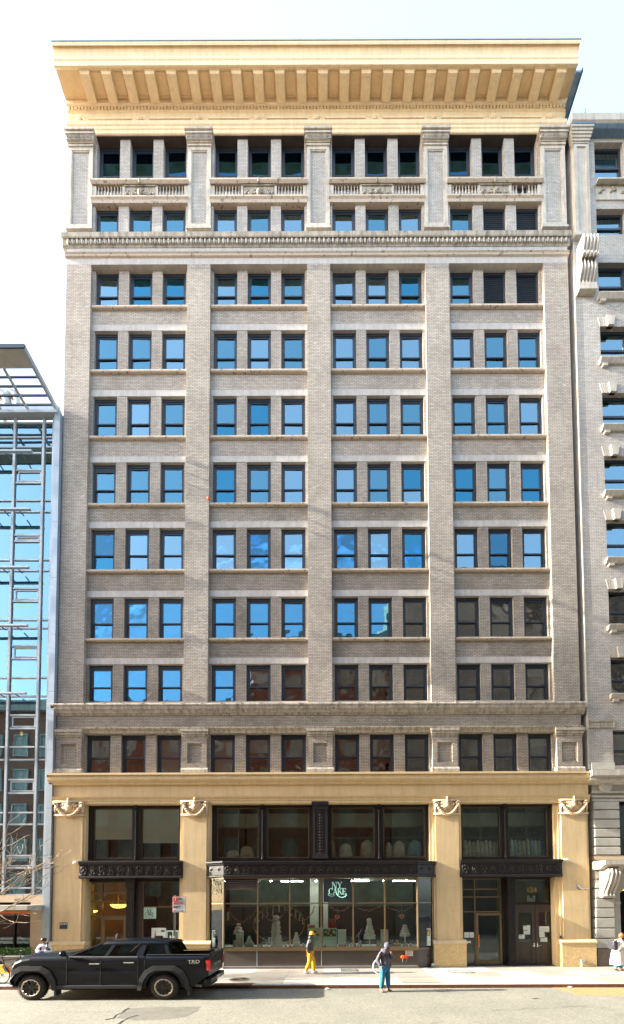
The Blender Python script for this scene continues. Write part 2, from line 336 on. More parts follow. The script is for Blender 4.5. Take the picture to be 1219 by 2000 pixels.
def text(s, size, loc, m, parent, name='lettering', ext=0.004, align='CENTER', rot=(PI/2, 0, 0), sx=1.0, **tags):
    cu = bpy.data.curves.new(name, 'FONT'); cu.body = s; cu.size = size; cu.extrude = ext; cu.align_x = align; cu.align_y = 'CENTER'; cu.resolution_u = 3
    o = bpy.data.objects.new(name, cu); COL.objects.link(o)
    dg = bpy.context.evaluated_depsgraph_get(); me = bpy.data.meshes.new_from_object(o.evaluated_get(dg)); bpy.data.objects.remove(o)
    me.materials.clear(); me.materials.append(m)
    return inst(name, me, parent, loc, rot, (sx, 1, 1), **tags)
# serif letters, drawn as outlines in a unit-high box: thick and thin strokes with serifs
def _q(x0, y0, x1, y1, t): return [(x0-t/2, y0), (x0+t/2, y0), (x1+t/2, y1), (x1-t/2, y1)]
def _h(x0, x1, y, t=0.06): return [(x0, y-t/2), (x1, y-t/2), (x1, y+t/2), (x0, y+t/2)]
def _arc(cx, cy, rx, ry, a0, a1, tmax, n=12):
    out = []
    for i in range(n):
        qs = []
        for k in (i, i+1):
            a = math.radians(a0+(a1-a0)*k/n); t = 0.05+tmax*abs(math.cos(a))
            qs.append(((cx+rx*math.cos(a), cy+ry*math.sin(a)), (cx+(rx-t)*math.cos(a), cy+(ry-0.05)*math.sin(a))))
        out.append([qs[0][0], qs[1][0], qs[1][1], qs[0][1]])
    return out
GLY = {
 'N': (0.85, [_q(.12,0,.12,1,.07), _q(.16,1,.68,0,.2), _q(.72,0,.72,1,.07), _h(0,.26,.03), _h(0,.22,.97), _h(.58,.86,.97)]),
 'Y': (0.8, [_q(.12,1,.4,.45,.19), _q(.7,1,.44,.45,.07), _q(.41,0,.41,.5,.18), _h(0,.3,.97), _h(.56,.82,.97), _h(.25,.57,.03)]),
 'C': (0.8, _arc(.45, .5, .42, .5, 50, 310, .15)+[_q(.72, .7, .72, .95, .06)]),
 'A': (0.85, [_q(.12,0,.42,1,.07), _q(.72,0,.42,1,.19), _h(.2,.62,.33,.07), _h(0,.24,.03), _h(.56,.9,.03)]),
 'K': (0.85, [_q(.15,0,.15,1,.19), _q(.24,.42,.72,1,.08), _q(.74,0,.36,.6,.2), _h(0,.32,.03), _h(0,.32,.97), _h(.6,.86,.97), _h(.58,.9,.03)]),
 'E': (0.75, [_q(.15,0,.15,1,.19), _h(0,.66,.035,.07), _h(0,.64,.965,.07), _h(.2,.5,.5,.07), _q(.64,0,.64,.26,.07), _q(.62,.76,.62,1,.07), _q(.5,.38,.5,.62,.07)]),
 'T': (0.8, [_q(.4,0,.4,1,.2), _h(.02,.78,.955,.09), _q(.05,.72,.05,1,.07), _q(.75,.72,.75,1,.07), _h(.24,.56,.03)]),
 'X': (0.8, [_q(.7,0,.1,1,.16), _q(.1,0,.7,1,.08)]),
 'O': (0.9, _arc(.45, .5, .42, .5, 0, 360, .12, 18)),
}
def serif(word, size, cx, z0, y0, y1, sx=1.0, bold=0):
    mb = MB(); w = sum(GLY[c][0] if c in GLY else .5 for c in word)*size*sx; x = cx-w/2
    for c in word:
        if c not in GLY: x += .5*size*sx; continue
        for k, q in enumerate(GLY[c][1]):
            e = 0.0006*k
            mb.pry([(x+a*size*sx, z0+b*size) for a, b in q], y0-e, y1)
        x += GLY[c][0]*size*sx
    return mb
M_SOFFIT = mat("shade_painted_soffit", (0.05, 0.042, 0.036), 0.9, var=0.2)  # shade under the top openings, put into the colour
mat_cap = mat("carved_tan_stone", (0.66, 0.50, 0.32), 0.8, var=0.1, vs=6, bump=0.4, bs=30, blotch=((0.25, 0.15, 0.07), 6.0, 0.55, 0.6))
# ------------------------------------------------------------ ground
def struct(name, mb, m, **k): return mb.build(name, m, kind='structure', **k)
KERB = -4.55
ground = struct('ground', MB().box(-400, 400, -400, 400, -1.0, -0.30), M_ROAD)
road = MB(); nx = 60
road.box(-90, 90, -17.2, KERB, -0.29, -0.13)
road = struct('road', road, M_ROAD)
bed = struct('sidewalk', MB().box(-90, 90, KERB+.16, 6.0, -0.28, -0.012), M_GRATE)
slab_me = {}
for i in range(-17, 18):
    for j in range(3):
        for q, mm in enumerate((M_WALK, M_WALK2)):
            if (j, q) not in slab_me:
                y0 = (KERB+.165)+j*1.47; y1 = y0+1.462 if j < 2 else 0.02
                slab_me[(j, q)] = MB().box(0.004, 1.536, y0, y1, -0.1, 0).mesh('slab', mm)
        pale = random.random() < (0.45 if j == 0 else 0.12)
        o = inst('paving_slab', slab_me[(j, 1 if pale else 0)], bed, (i*1.54+(j % 2)*.0, 0, random.uniform(-.004, .0)))
kerb = bpy.data.objects.new('kerb', MB().box(-90, 90, KERB+.01, KERB+.15, -0.28, -0.05).mesh('kerb', M_RUST)); COL.objects.link(kerb); kerb['kind'] = 'structure'
km = MB().box(0.006, 2.994, KERB, KERB+.16, -0.2, 0.002).mesh('kerb_stone', M_WALK2); kf = MB().box(0.006, 2.994, KERB-.012, KERB-.001, -0.16, -0.012).mesh('steel_face', M_RUST)
for i in range(-8, 8):
    inst('kerb_stone', km, kerb, (i*3.0, 0, 0)); inst('steel_face', kf, kerb, (i*3.0, 0, 0))
struct('far_sidewalk', MB().box(-90, 90, -21.0, -17.2, -0.28, 0.0), M_WALK)
# patches and cracks in the road
def gp(pts, z=-.13): return [G(x, y, z) for x, y in pts]
def sheet(name, pts, z, m, label=None):
    mb = MB(); p = gp(pts, -.13); mb.add([(x, y, z) for x, y in p], [tuple(range(len(p)))]); return mb.build(name, m, kind='structure')
sheet('road_patch', [(228, 1988), (248, 1973), (256, 1969), (300, 1968), (350, 1967), (392, 1966), (384, 1975), (362, 1986), (320, 1991), (262, 1993)], -.1255, M_ROAD2)
sheet('brown_road_patch', [(1075, 1928.5), (1130, 1944), (1160, 1945), (1300, 1947), (1300, 1930), (1180, 1929.5)], -.125, M_GRAV)
def crack(pts, w=.03, z=-.121):
    mb = MB(); P = gp(pts)
    for k, ((x0, y0), (x1, y1)) in enumerate(zip(P, P[1:])):
        d = Vector((x1-x0, y1-y0)).normalized(); n_ = Vector((-d.y, d.x))*w/2*random.uniform(.5, 1.3)
        mb.quad((x0-n_.x, y0-n_.y, z), (x1-n_.x, y1-n_.y, z), (x1+n_.x, y1+n_.y, z), (x0+n_.x, y0+n_.y, z))
    mb.build('road_crack', M_CRACK, kind='structure')
crack([(205, 1992), (222, 1989), (226, 1983), (240, 1978), (244, 1973), (252, 1969)], .05)
crack([(0, 1977), (60, 1977), (120, 1976.6), (180, 1977), (222, 1977)], .014)
crack([(228, 2003), (240, 1994), (250, 1989), (262, 1985), (270, 1983)], .05, -.120)
crack([(960, 1975), (985, 1972), (1010, 1973), (1030, 1969), (1060, 1970), (1100, 1967), (1150, 1965)], .014)
crack([(1040, 1951), (1052, 1950)], .05)
# gratings at the foot of the building
for k, (a, b, c_, d_, lb) in enumerate(((664, 1889, 697, 1893, 'small grey floor grating under the middle of the shop window'), (862, 1890, 915, 1895, 'grey floor grating by the foot of the fourth tan pilaster'), (1120, 1892, 1185, 1898, 'grey floor grating by the foot of the last tan pilaster'))):
    x0, y1 = G(a, b); x1, y0 = G(c_, d_)
    y1 = min(y1, -.12)
    t = thing('floor_grating', lb, 'grating', (0, 0, 0))
    MB().frame(0, x1-x0, 0, y1-y0, .03, 0, .02).build('rim', M_GRATE, t)
    t.location = (x0, y0, .022); t.rotation_euler = (-PI/2, 0, 0); t.scale = (1, 1, -1)
    bars = MB()
    n = int((x1-x0)/.07)
    for q in range(1, n): bars.box((x1-x0)*q/n-.012, (x1-x0)*q/n+.012, 0.004, .015, .03, y1-y0-.03)
    bars.build('grating_bars', M_STEEL, t)
# ------------------------------------------------------------ the loft building
B = thing('loft_building', 'tall beige brick loft building with deep cream cornice and ground-floor cake shop', 'building', (0, 0, 0))
XL, XR = -13.15, 12.86
Y950 = lambda x: WX(x, 950)
BAY = [(Y950(170), Y950(362)), (Y950(408), Y950(601)), (Y950(647), Y950(837)), (Y950(884), Y950(1073))]
PIL = [(XL, BAY[0][0]), (BAY[0][1], BAY[1][0]), (BAY[1][1], BAY[2][0]), (BAY[2][1], BAY[3][0]), (BAY[3][1], XR)]
YS, YW = 0.20, 0.33
zc2 = WZ(1372); zst = WZ(515)
def P(name, mb, m, **k): return mb.build(name, m, B, **k)
# brick pilasters of the shaft
for i, (a, b) in enumerate(PIL):
    P('brick_pilaster', MB().box(a, b, 0, .9, WZ(1372)-.2, zst), M_BRICK)
# band above the top shaft row
P('plain_frieze', MB().box(XL, XR, 0.0, .9, zst, WZ(503)), M_LIGHTST)
P('string_course', MB().prx([(.5, WZ(503)), (0, WZ(503)), (-.07, WZ(502)), (-.09, WZ(499.5)), (-.06, WZ(499)), (-.12, WZ(497)), (.5, WZ(496.5))], XL-.06, XR+.06), M_SILL)
P('brick_frieze', MB().box(XL, XR, 0.0, .9, WZ(496.5), WZ(481)), M_LIGHTST)
# egg-and-dart belt cornice
z0, z1 = WZ(482, -.02), WZ(450, -.22)
P('belt_cornice', MB().prx([(.6, z0), (-.02, z0), (-.04, z0+.05), (-.06, z0+.07), (-.07, z0+.40), (-.10, z0+.44), (-.16, z0+.46), (-.17, z1-.28), (-.20, z1-.24), (-.22, z1-.03), (-.20, z1), (.6, z1+.04)], XL-.2, XR+.12), M_STONED)
eg = MB(); n = 110
for k in range(n):
    x = XL+(k+.5)*(XR-XL)/n
    eg.ball((x, -.10, z0+.24), .078, .06, .17, 8, 5)
    eg.box(x+.100, x+.130, -.13, -.05, z0+.08, z0+.40)
P('egg_moulding', eg, M_STONE, kind='stuff')
# top section
ztb = WZ(446); ztt = WZ(263)
for i, (a, b) in enumerate(PIL):
    m = M_BRICK if i else M_BRICK3
    P('upper_pilaster', MB().box(a, b, .03, .9, z1+.04, ztt), M_BRICK3)
    fb = MB().frame(a, b, WZ(444), WZ(288), .17, -.035, .04); fb.frame(a+.17, b-.17, WZ(444)+.17, WZ(288)-.17, .05, -.01, .04)
    P('pilaster_panel_frame', fb, M_STONE)
    P('pilaster_base', MB().prx([(.2, WZ(450)), (-.1, WZ(450)), (-.1, WZ(446)), (-.05, WZ(444)), (.2, WZ(444))], a-.05, b+.05), M_STONE)
    za, zb = WZ(288), WZ(264)
    cp = MB(); cx = (a+b)/2; hw = (b-a)/2
    for (d0, e0, t0, t1) in ((.04, .06, 0, .1), (.01, .03, .1, .22), (.05, .07, .22, .3), (.10, .14, .3, .62), (.16, .2, .62, .75), (.12, .17, .75, .82), (.2, .25, .82, 1.0)):
        cp.box(cx-hw-d0*.7, cx+hw+d0*.7, -e0-.02, .3, za+(zb-za)*t0, za+(zb-za)*t1)
    P('pilaster_capital', cp, M_STONE)
    fl = MB(); nn = 15
    for q in range(nn):
        x = cx-hw-.04+(q+.5)*(2*hw+.08)/nn; fl.ball((x, -.17, za+(zb-za)*.46), .03, .05, .1, 6, 4)
    P('capital_fluting', fl, M_STONED, kind='stuff')
# cornice entablature
zz = lambda py, Y: WZ(py, Y)
P('architrave', MB().prx([(.9, ztt), (-.02, ztt), (-.05, ztt+.03), (-.05, ztt+.2), (-.08, ztt+.23), (-.08, ztt+.36), (-.12, ztt+.40), (-.15, ztt+.55), (.9, ztt+.56)], XL-.1, XR+.1), M_CREAM)
zf0 = ztt+.56; zf1 = WZ(231)
P('frieze', MB().box(XL, XR, 0.0, .9, zf0, zf1), M_CREAM)
rx = [WX(p, 238) for p in (158, 275, 390, 504, 618, 731, 845, 961, 1072)]
fp = MB()
for a, b in zip(rx, rx[1:]):
    fp.prx([(.02, zf0+.04), (-.06, zf0+.06), (-.07, zf0+.14), (.02, zf0+.16)], a+.5, b-.5); fp.prx([(.02, zf1-.16), (-.08, zf1-.14), (-.09, zf1-.05), (.02, zf1-.04)], a+.45, b-.45)
    fp.box(a+.5, b-.5, -.02, .02, zf0+.2, zf0+.24)
P('frieze_panel_moulding', fp, M_CREAM)
rm = MB()
for q in range(6):
    a = q*PI/3; rm.ball((.07*math.cos(a), -.06, .07*math.sin(a)), .05, .06, .05, 7, 5)
rm.ball((0, -.08, 0), .045, .05, .045, 7, 5); rm.lathe([(.2, 0.02), (.2, -.035), (.17, -.04), (.16, -.02), (0.01, -.02)], n=14, axis='y', sy=1)
rme = rm.mesh('rosette', M_CREAM, True)
for x in rx: inst('rosette', rme, B, (x, -.0, (zf0+zf1)/2-.02), scale=(1.35, 1.6, 1.15))
YB, YF = -.22, -1.07; zm = WZ(200, YB)
P('bed_moulding', MB().prx([(.6, zf1), (0, zf1), (-.03, zf1+.05), (-.05, zf1+.1), (-.05, zf1+.22), (-.10, zf1+.26), (-.10, zf1+.52), (-.15, zm-.04), (YB+.02, zm-.02), (YB, zm), (YB, zm+.3), (.6, zm+.3)], XL-.08, XR+.08), M_CREAM)
de = MB(); n = 150
for k in range(n):
    x = XL-.05+(k+.5)*(XR-XL+.1)/n; de.box(x-.055, x+.055, -.16, -.09, zf1+.29, zf1+.5)
P('dentil_row', de, M_CREAM, kind='stuff')
zs = zm+.2
M_GOLDS = mat('bounce_warmed_soffit', (0.75, 0.55, 0.31), 0.7, var=0.08, streak=0.1)  # the cream paint deepened to gold, warm bounce light in the colour
P('cornice_soffit', MB().box(XL-.1, XR+.1, YF-.02, .6, zs, zs+.12), M_GOLDS)
ztop = WZ(80, -1.32)
P('corona', MB().prx([(YF+.08, zs-.02), (YF-.0, zs-.08), (YF-.06, zs-.08), (YF-.06, zs+.16), (YF-.09, zs+.2), (YF-.1, zs+.32), (YF-.08, zs+.34), (YF-.12, zs+.5), (YF-.2, zs+.66), (-1.31, ztop-.17), (-1.34, ztop-.1), (-1.34, ztop-.03), (-1.1, ztop+.02), (.5, ztop+.06), (.5, zs+.1), (YF+.08, zs+.1)], XL-.12, XR+.1), M_CREAM)
P('roof_flashing', MB().prx([(-1.36, ztop-.02), (-1.36, ztop+.03), (-1.1, ztop+.08), (.5, ztop+.13), (.5, ztop+.1), (-1.1, ztop+.05)], XL-.15, XR+.13), M_ALUL)
mm = MB().prx([(YB+.05, 0), (YF+.10, 0), (YF+.10, .02), (YF+.07, .06), (YF+.07, .12), (YF+.03, .15), (YF+.03, .205), (YB+.05, .205)], -.235, .235)
mm.box(-.27, .27, YF+.02, YF+.12, .12, .20); mm.box(-.17, .17, YF+.2, YB, -.02, 0.0)
mme = mm.mesh('modillion', M_CREAM)
for k in range(23):
    x = WX(165, 140, YF+.1)+k*(WX(1097, 140, YF+.1)-WX(165, 140, YF+.1))/22
    inst('modillion', mme, B, (x, 0, zm-.002))
d = (WX(1097, 140, YF+.1)-WX(165, 140, YF+.1))/22
cme = MB().frame(.2, d-.2, YF+.14, YB-.06, .04, 0, .025).v
cb = MB(); cb.box(.31, d-.31, YF+.14, YF+.18, -.025, 0); cb.box(.31, d-.31, YB-.1, YB-.06, -.025, 0); cb.box(.31, .35, YF+.18, YB-.1, -.025, 0); cb.box(d-.35, d-.31, YF+.18, YB-.1, -.025, 0)
cme = cb.mesh('soffit_coffer', M_GOLDS)
for k in range(22): inst('soffit_coffer', cme, B, (WX(165, 140, YF+.1)+k*d, 0, zs))
# ---- windows
TW, TGAP, TM = 1.22, 0.53, 0.13
def bayx(i):
    a, b = BAY[i]; k = (b-a)/(2*TM+3*TW+2*TGAP); return [(a+k*(TM+q*(TW+TGAP)), k*TW) for q in range(3)]
_wc = {}
def winmesh(w, h, navy, split=.42):
    key = (round(w, 2), round(h, 2), navy.name, split)
    if key in _wc: return _wc[key]
    fr = MB().frame(0, w, 0, h, .085, 0, .13, wt=.14, wb=.04); fr.frame(.085, w-.085, .04, h-.14, .02, .02, .06)
    zm_ = h*split
    us = MB().frame(.105, w-.105, zm_-.03, h-.16, .07, .03, .065, wb=.06)
    ls = MB().frame(.105, w-.105, .05, zm_+.03, .07, .07, .105, wb=.08)
    up = MB().box(.17, w-.17, .045, .051, zm_+.02, h-.22); lp = MB().box(.17, w-.17, .085, .091, .12, zm_-.02)
    r = (fr.mesh('window', navy), us.mesh('upper_sash', navy), ls.mesh('lower_sash', navy), up.mesh('pane', M_GLASS), lp.mesh('pane', M_GLASS), up.mesh('pane', M_GLASSL), lp.mesh('pane', M_GLASSL))
    _wc[key] = r; return r
def blind(o, w, h, frac, m, y=.118):
    MB().box(.07, w-.07, y, y+.012, h*(1-frac), h-.06).build('blind', m, o)
lou_c = {}
def window(x, z, w, h, row, bay, k, y=YW, split=.42):
    'one sash window with its panes and blind'
    M = winmesh(w, h, M_NAVY, split); o = inst('window', M[0], B, (x, y, z))
    low = row >= 7
    if (row, bay, k) in ((1, 3, 1), (1, 3, 2), (2, 3, 1), (2, 3, 2)):
        key = round(h, 2)
        if key not in lou_c:
            lou_c[key] = [MB().prx([(.03, 0), (.09, .05), (.09, .062), (.03, .012)], .07, w-.07).mesh('louvre_blade', M_SLATE), MB().box(.07, w-.07, .11, .12, .04, h-.1).mesh('louvre_back', M_DARK)]
        inst('louvre_back', lou_c[key][1], o)
        q = .08
        while q < h-.15: inst('louvre_blade', lou_c[key][0], o, (0, 0, q)); q += .11
        return
    ti = random.uniform(-.008, .008), 0, random.uniform(-.012, .012)
    inst('upper_sash', M[1], o); inst('lower_sash', M[2], o)
    a, b = (5, 6) if row >= 7 else (3, 4)
    gm = None
    if y == .37: gm = M_GLASST
    elif row >= 10 or (row == 9 and (bay > 1 or (bay == 1 and k > 0))) or (row == 8 and (bay > 2 or (bay == 2 and k > 1))): gm = M_GLASSN
    elif row <= 7: gm = random.choice((None, None, M_GLASSP, M_GLASSP, M_GLASSB))
    for q_, (me_, rt_) in enumerate(((M[a], ti), (M[b], (ti[0]*-.6, 0, -ti[2])))):
        po = inst('pane', me_, o, rot=rt_)
        g2 = random.choice((M_GLASSP, M_GLASSB)) if (q_ and row <= 7 and y != .37 and random.random() < .2) else gm
        if g2: po.material_slots[0].link = 'OBJECT'; po.material_slots[0].material = g2
    r = random.random()
    if row <= 8: fr = random.choice((0, .15, .25, .3, .5, .55, .6, .75, 1.0, 1.0)) if row <= 6 else random.choice((0, .5, .5, 1.0))
    else: fr = {(0, 2): 1.0, (1, 0): 1.0, (1, 1): .45, (2, 1): .55, (3, 2): .3}.get((bay, k), 0)
    if y == .37: fr = (.85, .6, .75)[(bay+k) % 3]
    if fr: blind(o, w, h, fr, (M_BLIND if random.random() < .7 else M_BLINDG) if row < 7 else M_BLINDG)
    if (row, bay, k) == (6, 0, 0):
        for q in range(4): MB().prx([(.0, 0), (.03, .03), (.03, .05), (0, .02)], .13, w-.13).build('vent_blade', M_SLATE, o, (0, 0, h-.22-.06*q))
ROWS = [  # row, top py (lintel), sill py
 (1, None, None), (2, None, None), (3, 515, 598), (4, 645, 723), (5, 773, 852), (6, 902, 983), (7, 1030, 1112), (8, 1165, 1246), (9, 1296, 1368)]
# rows are counted from the top: 1 under the cornice, 2 under the balustrade, 3..9 the shaft
def lintel(i, za, zb, m):
    a, b = BAY[i]; xs = bayx(i); c_ = [(xs[0][0]+xs[0][1]+xs[1][0])/2, (xs[1][0]+xs[1][1]+xs[2][0])/2]
    e = .11
    for (p, q) in ((a, c_[0]), (c_[0], c_[1]), (c_[1], b)):
        l0 = p-(e if p != a else 0)+.004*(p != a); l1 = q+(e if q != b else 0)-.004*(q != b)
        bl = p+(e if p != a else 0)+.004*(p != a); br = q-(e if q != b else 0)-.004*(q != b)
        # splayed joints
        MB().pry([(p+.004+(-.06 if p != a else 0), za), (q-.004+(-.06 if q != b else 0), za), (q-.004+(.06 if q != b else 0), zb), (p+.004+(.06 if p != a else 0), zb)], YS-.012, YS+.3).build('lintel_stone', m, B)
for (row, tp, sp) in ROWS[2:]:
    for i, (a, b) in enumerate(BAY):
        Yl = 0.0 if row == 3 else YS
        zt = WZ(tp, Yl); zsill = WZ(sp, YS-.05)
        if row == 3:
            P('lintel_stone', MB().box(a, b, 0.002, .9, zt-.001, zt+.002), M_LIGHTST)
        else:
            ltop = WZ(tp-12, YS)
            lintel(i, zt, ltop, M_LIGHTST)
            prev = ROWS[row-2]; zs0 = WZ(prev[2], YS-.05)-.14
            P('spandrel', MB().box(a, b, YS, .9, ltop, zs0), M_BRICK if row < 7 else M_BRICK2)
        nxt = zsill-.14
        P('window_sill', MB().prx([(YS-.14, zsill-.03), (YS-.14, zsill-.11), (YS-.11, zsill-.14), (.6, zsill-.14), (.6, zsill+.01), (YW, zsill)], a+.01, b-.01) if row < 9 else MB().box(a, b, YS, .6, zsill-.14, zsill), M_SILL)
        xs = bayx(i)
        edges = [(a, xs[0][0]), (xs[0][0]+xs[0][1], xs[1][0]), (xs[1][0]+xs[1][1], xs[2][0]), (xs[2][0]+xs[2][1], b)]
        for q, (e0, e1) in enumerate(edges):
            P('brick_mullion', MB().box(e0, e1, YS, .9, zsill, zt-.003), M_BRICK if row < 7 else M_BRICK2)
        for k, (x, w) in enumerate(xs): window(x, zsill, w, zt-zsill, {3: 2}.get(row, row) if (i == 3 and k > 0 and row == 3) else row, i, k)
# top two rows
zt1 = ztt; zl1 = WZ(349, -.1); zl0 = WZ(357, -.05); zb1 = WZ(384, -.05); zb0 = WZ(394, -.05); zt2 = zb0; zs2 = z1+.02
for i, (a, b) in enumerate(BAY):
    P('balcony_ledge', MB().prx([(.6, zl1), (-.14, zl1), (-.16, zl1-.03), (-.16, zl1-.12), (-.08, zl1-.2), (-.05, zl0), (.6, zl0)], a-.05, b+.05), M_SILL)
    P('balcony_ledge', MB().prx([(.6, zb1), (-.12, zb1), (-.12, zb1-.08), (-.06, zb1-.14), (-.04, zb0), (.6, zb0)], a-.05, b+.05), M_SILL)
    bal = P('balustrade', MB().box(a, b, .14, .3, zb1, zl0), M_STONE)
    hb = zl0-zb1; prof = [(.045, 0), (.045, .05*hb), (.025, .1*hb), (.05, .3*hb), (.045, .42*hb), (.022, .75*hb), (.03, .85*hb), (.045, .9*hb), (.045, hb)]
    if i == 0: bme = MB().lathe(prof, n=8).mesh('baluster', M_LIGHTST, True)
    for s_, e_ in ((a+.22, a+1.55), (b-1.55, b-.22)):
        for q in range(8):
            if i == 3 and s_ > (a+b)/2 and q in (2, 4): continue
            inst('baluster', bme, bal, (s_+(q+.5)*(e_-s_)/8, .04, zb1))
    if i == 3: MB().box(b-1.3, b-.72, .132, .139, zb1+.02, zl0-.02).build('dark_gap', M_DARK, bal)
    for (e0, e1) in ((a+.01, a+.2), (b-.2, b-.01), (a+1.57, a+1.7), (b-1.7, b-1.57)): MB().box(e0, e1, -.02, .14, zb1, zl0).build('balustrade_post', M_STONE, bal)
    cx = (a+b)/2; ca = MB()
    ca.box(cx-.78, cx+.78, .0, .14, zb1+.0, zl0-.0); ca.box(cx-.85, cx+.85, -.05, .1, zl0-.12, zl0-.05)
    for sgn in (-1, 1):
        for q in range(6):
            x = cx+sgn*(.2+q*.1); ca.ball((x, -.03, zb1+.22+.07*math.sin(q*1.9)), .07, .07, .08, 7, 5)
        ca.tube([(cx+sgn*(.25+.09*t*math.cos(t*1.5)), -.06, zb1+.32+.09*t*math.sin(t*1.5)/2) for t in [k*.5 for k in range(8)]], .025, 5)
        ca.tube([(cx+sgn*(.55+.07*math.cos(t)), -.05, zb1+.28+.1*math.sin(t)) for t in [k*.8 for k in range(8)]], .025, 5)
    ca.ball((cx, -.08, zb1+.22), .12, .1, .15, 8, 6); ca.ball((cx, -.12, zl0+.02), .07, .07, .14, 8, 6); ca.box(cx-.2, cx+.2, -.07, .05, zb1+.05, zb1+.1)
    P('carved_cartouche', ca, M_STONED)
    xs = bayx(i); edges = [(a, xs[0][0]), (xs[0][0]+xs[0][1], xs[1][0]), (xs[1][0]+xs[1][1], xs[2][0]), (xs[2][0]+xs[2][1], b)]
    for q, (e0, e1) in enumerate(edges):
        P('brick_mullion', MB().box(e0, e1, .12, .9, zl1+.0, zt1-.003), M_BRICK3); P('brick_mullion', MB().box(e0, e1, .06, .9, z1-.1, zt2-.003), M_BRICK3)
    for k, (x, w) in enumerate(xs):
        window(x, zl1-.02, w, zt1-zl1+.02, 4, i, k, y=.37); window(x, zs2, w, zt2-zs2, 1, i, k, y=.2, split=.12)
    P('window_sill', MB().box(a, b, .08, .6, z1-.05, zs2), M_SILL)
    P('opening_shade_sheet', MB().box(a, b, .02, .9, zt1-.0025, zt1-.0005), M_SOFFIT)  # thin dark sheet painting the shade under the architrave
    P('opening_head', MB().box(a, b, .55, .9, zt2-.2, zt2+.3), M_BRICK3)
# ---- cornice over the second storey
za = WZ(1396, -.03); zb = WZ(1372, -.24)
P('storey_cornice', MB().prx([(.6, za), (-.03, za), (-.05, za+.06), (-.10, za+.1), (-.11, za+.14), (-.14, za+.2), (-.19, za+.26), (-.20, za+.30), (-.20, za+.40), (-.24, za+.43), (-.24, zb-.03), (-.21, zb+.02), (.6, zb+.05)], XL-.2, XR+.15), M_STONED)
bl = MB()
for k in range(27):
    x = XL+(k+.5)*(XR-XL)/27; bl.box(x-.025, x+.025, -.25, -.2, zb-.01, zb+.035)
P('cornice_joint_caps', bl, M_LIGHTST, kind='stuff')
P('second_storey_frieze', MB().box(XL, XR, 0.0, .9, WZ(1421), za), M_BRICK2)
P('second_storey_architrave', MB().prx([(.6, WZ(1431)), (-.02, WZ(1431)), (-.02, WZ(1427)), (-.06, WZ(1425)), (-.12, WZ(1422.5)), (-.12, WZ(1421)), (.6, WZ(1420.5))], XL-.04, XR+.05), M_STONED)
zr0, zr1 = WZ(1508, .05), WZ(1431)
zcr = WZ(1510)
for i, (a, b) in enumerate(PIL):
    P('short_pilaster', MB().box(a, b, .02, .9, zcr, zr1), M_BRICK2)
    hw = (b-a)/2; cx = (a+b)/2
    cp = MB()
    for (e, t0, t1) in ((.05, 0, .2), (.09, .2, .4), (.13, .4, .7), (.17, .7, 1)): cp.box(cx-hw-e*.5, cx+hw+e*.5, -e, .1, WZ(1442)+(WZ(1425)-WZ(1442))*t0, WZ(1442)+(WZ(1425)-WZ(1442))*t1)
    P('pilaster_capital', cp, M_STONED)
    P('pilaster_panel_frame', MB().frame(a+.0, b-.0, WZ(1500), WZ(1442), .24, -.06, .03).frame(a+.24, b-.24, WZ(1500)+.24, WZ(1442)-.24, .05, -.03, .03), M_BRICK2)
    P('pilaster_base', MB().prx([(.1, WZ(1509)), (-.16, WZ(1509)), (-.16, WZ(1504)), (-.1, WZ(1500)), (.1, WZ(1500))], a-.06, b+.06), M_STONED)
for i, (a, b) in enumerate(BAY):
    xs = bayx(i); edges = [(a, xs[0][0]), (xs[0][0]+xs[0][1], xs[1][0]), (xs[1][0]+xs[1][1], xs[2][0]), (xs[2][0]+xs[2][1], b)]
    for q, (e0, e1) in enumerate(edges): P('brick_mullion', MB().box(e0, e1, .1, .9, zr0, zr1-.003), M_BRICK2)
    for k, (x, w) in enumerate(xs): window(x, zr0, w, zr1-zr0, 10, i, k, y=.24)
# interior slabs and back wall, party walls, roof
core = MB()
zl = [zr0, zc2-.3]+[WZ(r[2])-.45 for r in ROWS[2:8]][::-1]
for z in [WZ(1540)]+[WZ(r[2])-.5 for r in ROWS[2:9]]+[WZ(450)-.2, WZ(384)]: core.box(XL+.4, XR-.4, .95, 6, z-.3, z)
P('floor_slabs', core, M_CEIL, kind='stuff')
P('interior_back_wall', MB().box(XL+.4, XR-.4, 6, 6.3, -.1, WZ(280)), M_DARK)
P('party_wall', MB().box(XL+.02, XL+.4, .9, 16, -.1, zs), M_BRICK3); P('party_wall', MB().box(XR-.4, XR-.02, .9, 16, -.1, zs), M_BRICK3)
P('roof', MB().box(XL+.02, XR-.02, .5, 16, zs+.1, zs+.4), M_SLATE)
# ---- cream entablature over the shopfronts
ze0, ze1 = WZ(1571), WZ(1510)
zA = WZ(1532, -.15); 
P('shopfront_cornice', MB().prx([(.6, zA), (-.16, zA), (-.2, zA+.04), (-.2, zA+.1), (-.24, zA+.13), (-.3, zA+.2), (-.32, zA+.24), (-.32, zA+.5), (-.38, zA+.54), (-.38, WZ(1512, -.36)), (-.35, WZ(1510, -.36)), (.6, ze1+.03)], XL-.2, XR+.36), M_TAN)
zB = WZ(1564, -.12)
P('shopfront_frieze', MB().box(XL-.03, XR+.2, -.10, .6, zB, zA), M_TAN)
P('shopfront_architrave', MB().prx([(.6, ze0), (-.1, ze0), (-.14, ze0+.05), (-.14, ze0+.15), (-.17, ze0+.18), (-.17, zB+.1), (-.21, zB+.14), (-.24, zB+.22), (-.10, zB+.26), (.6, zB+.1)], XL-.05, XR+.22), M_TAN)
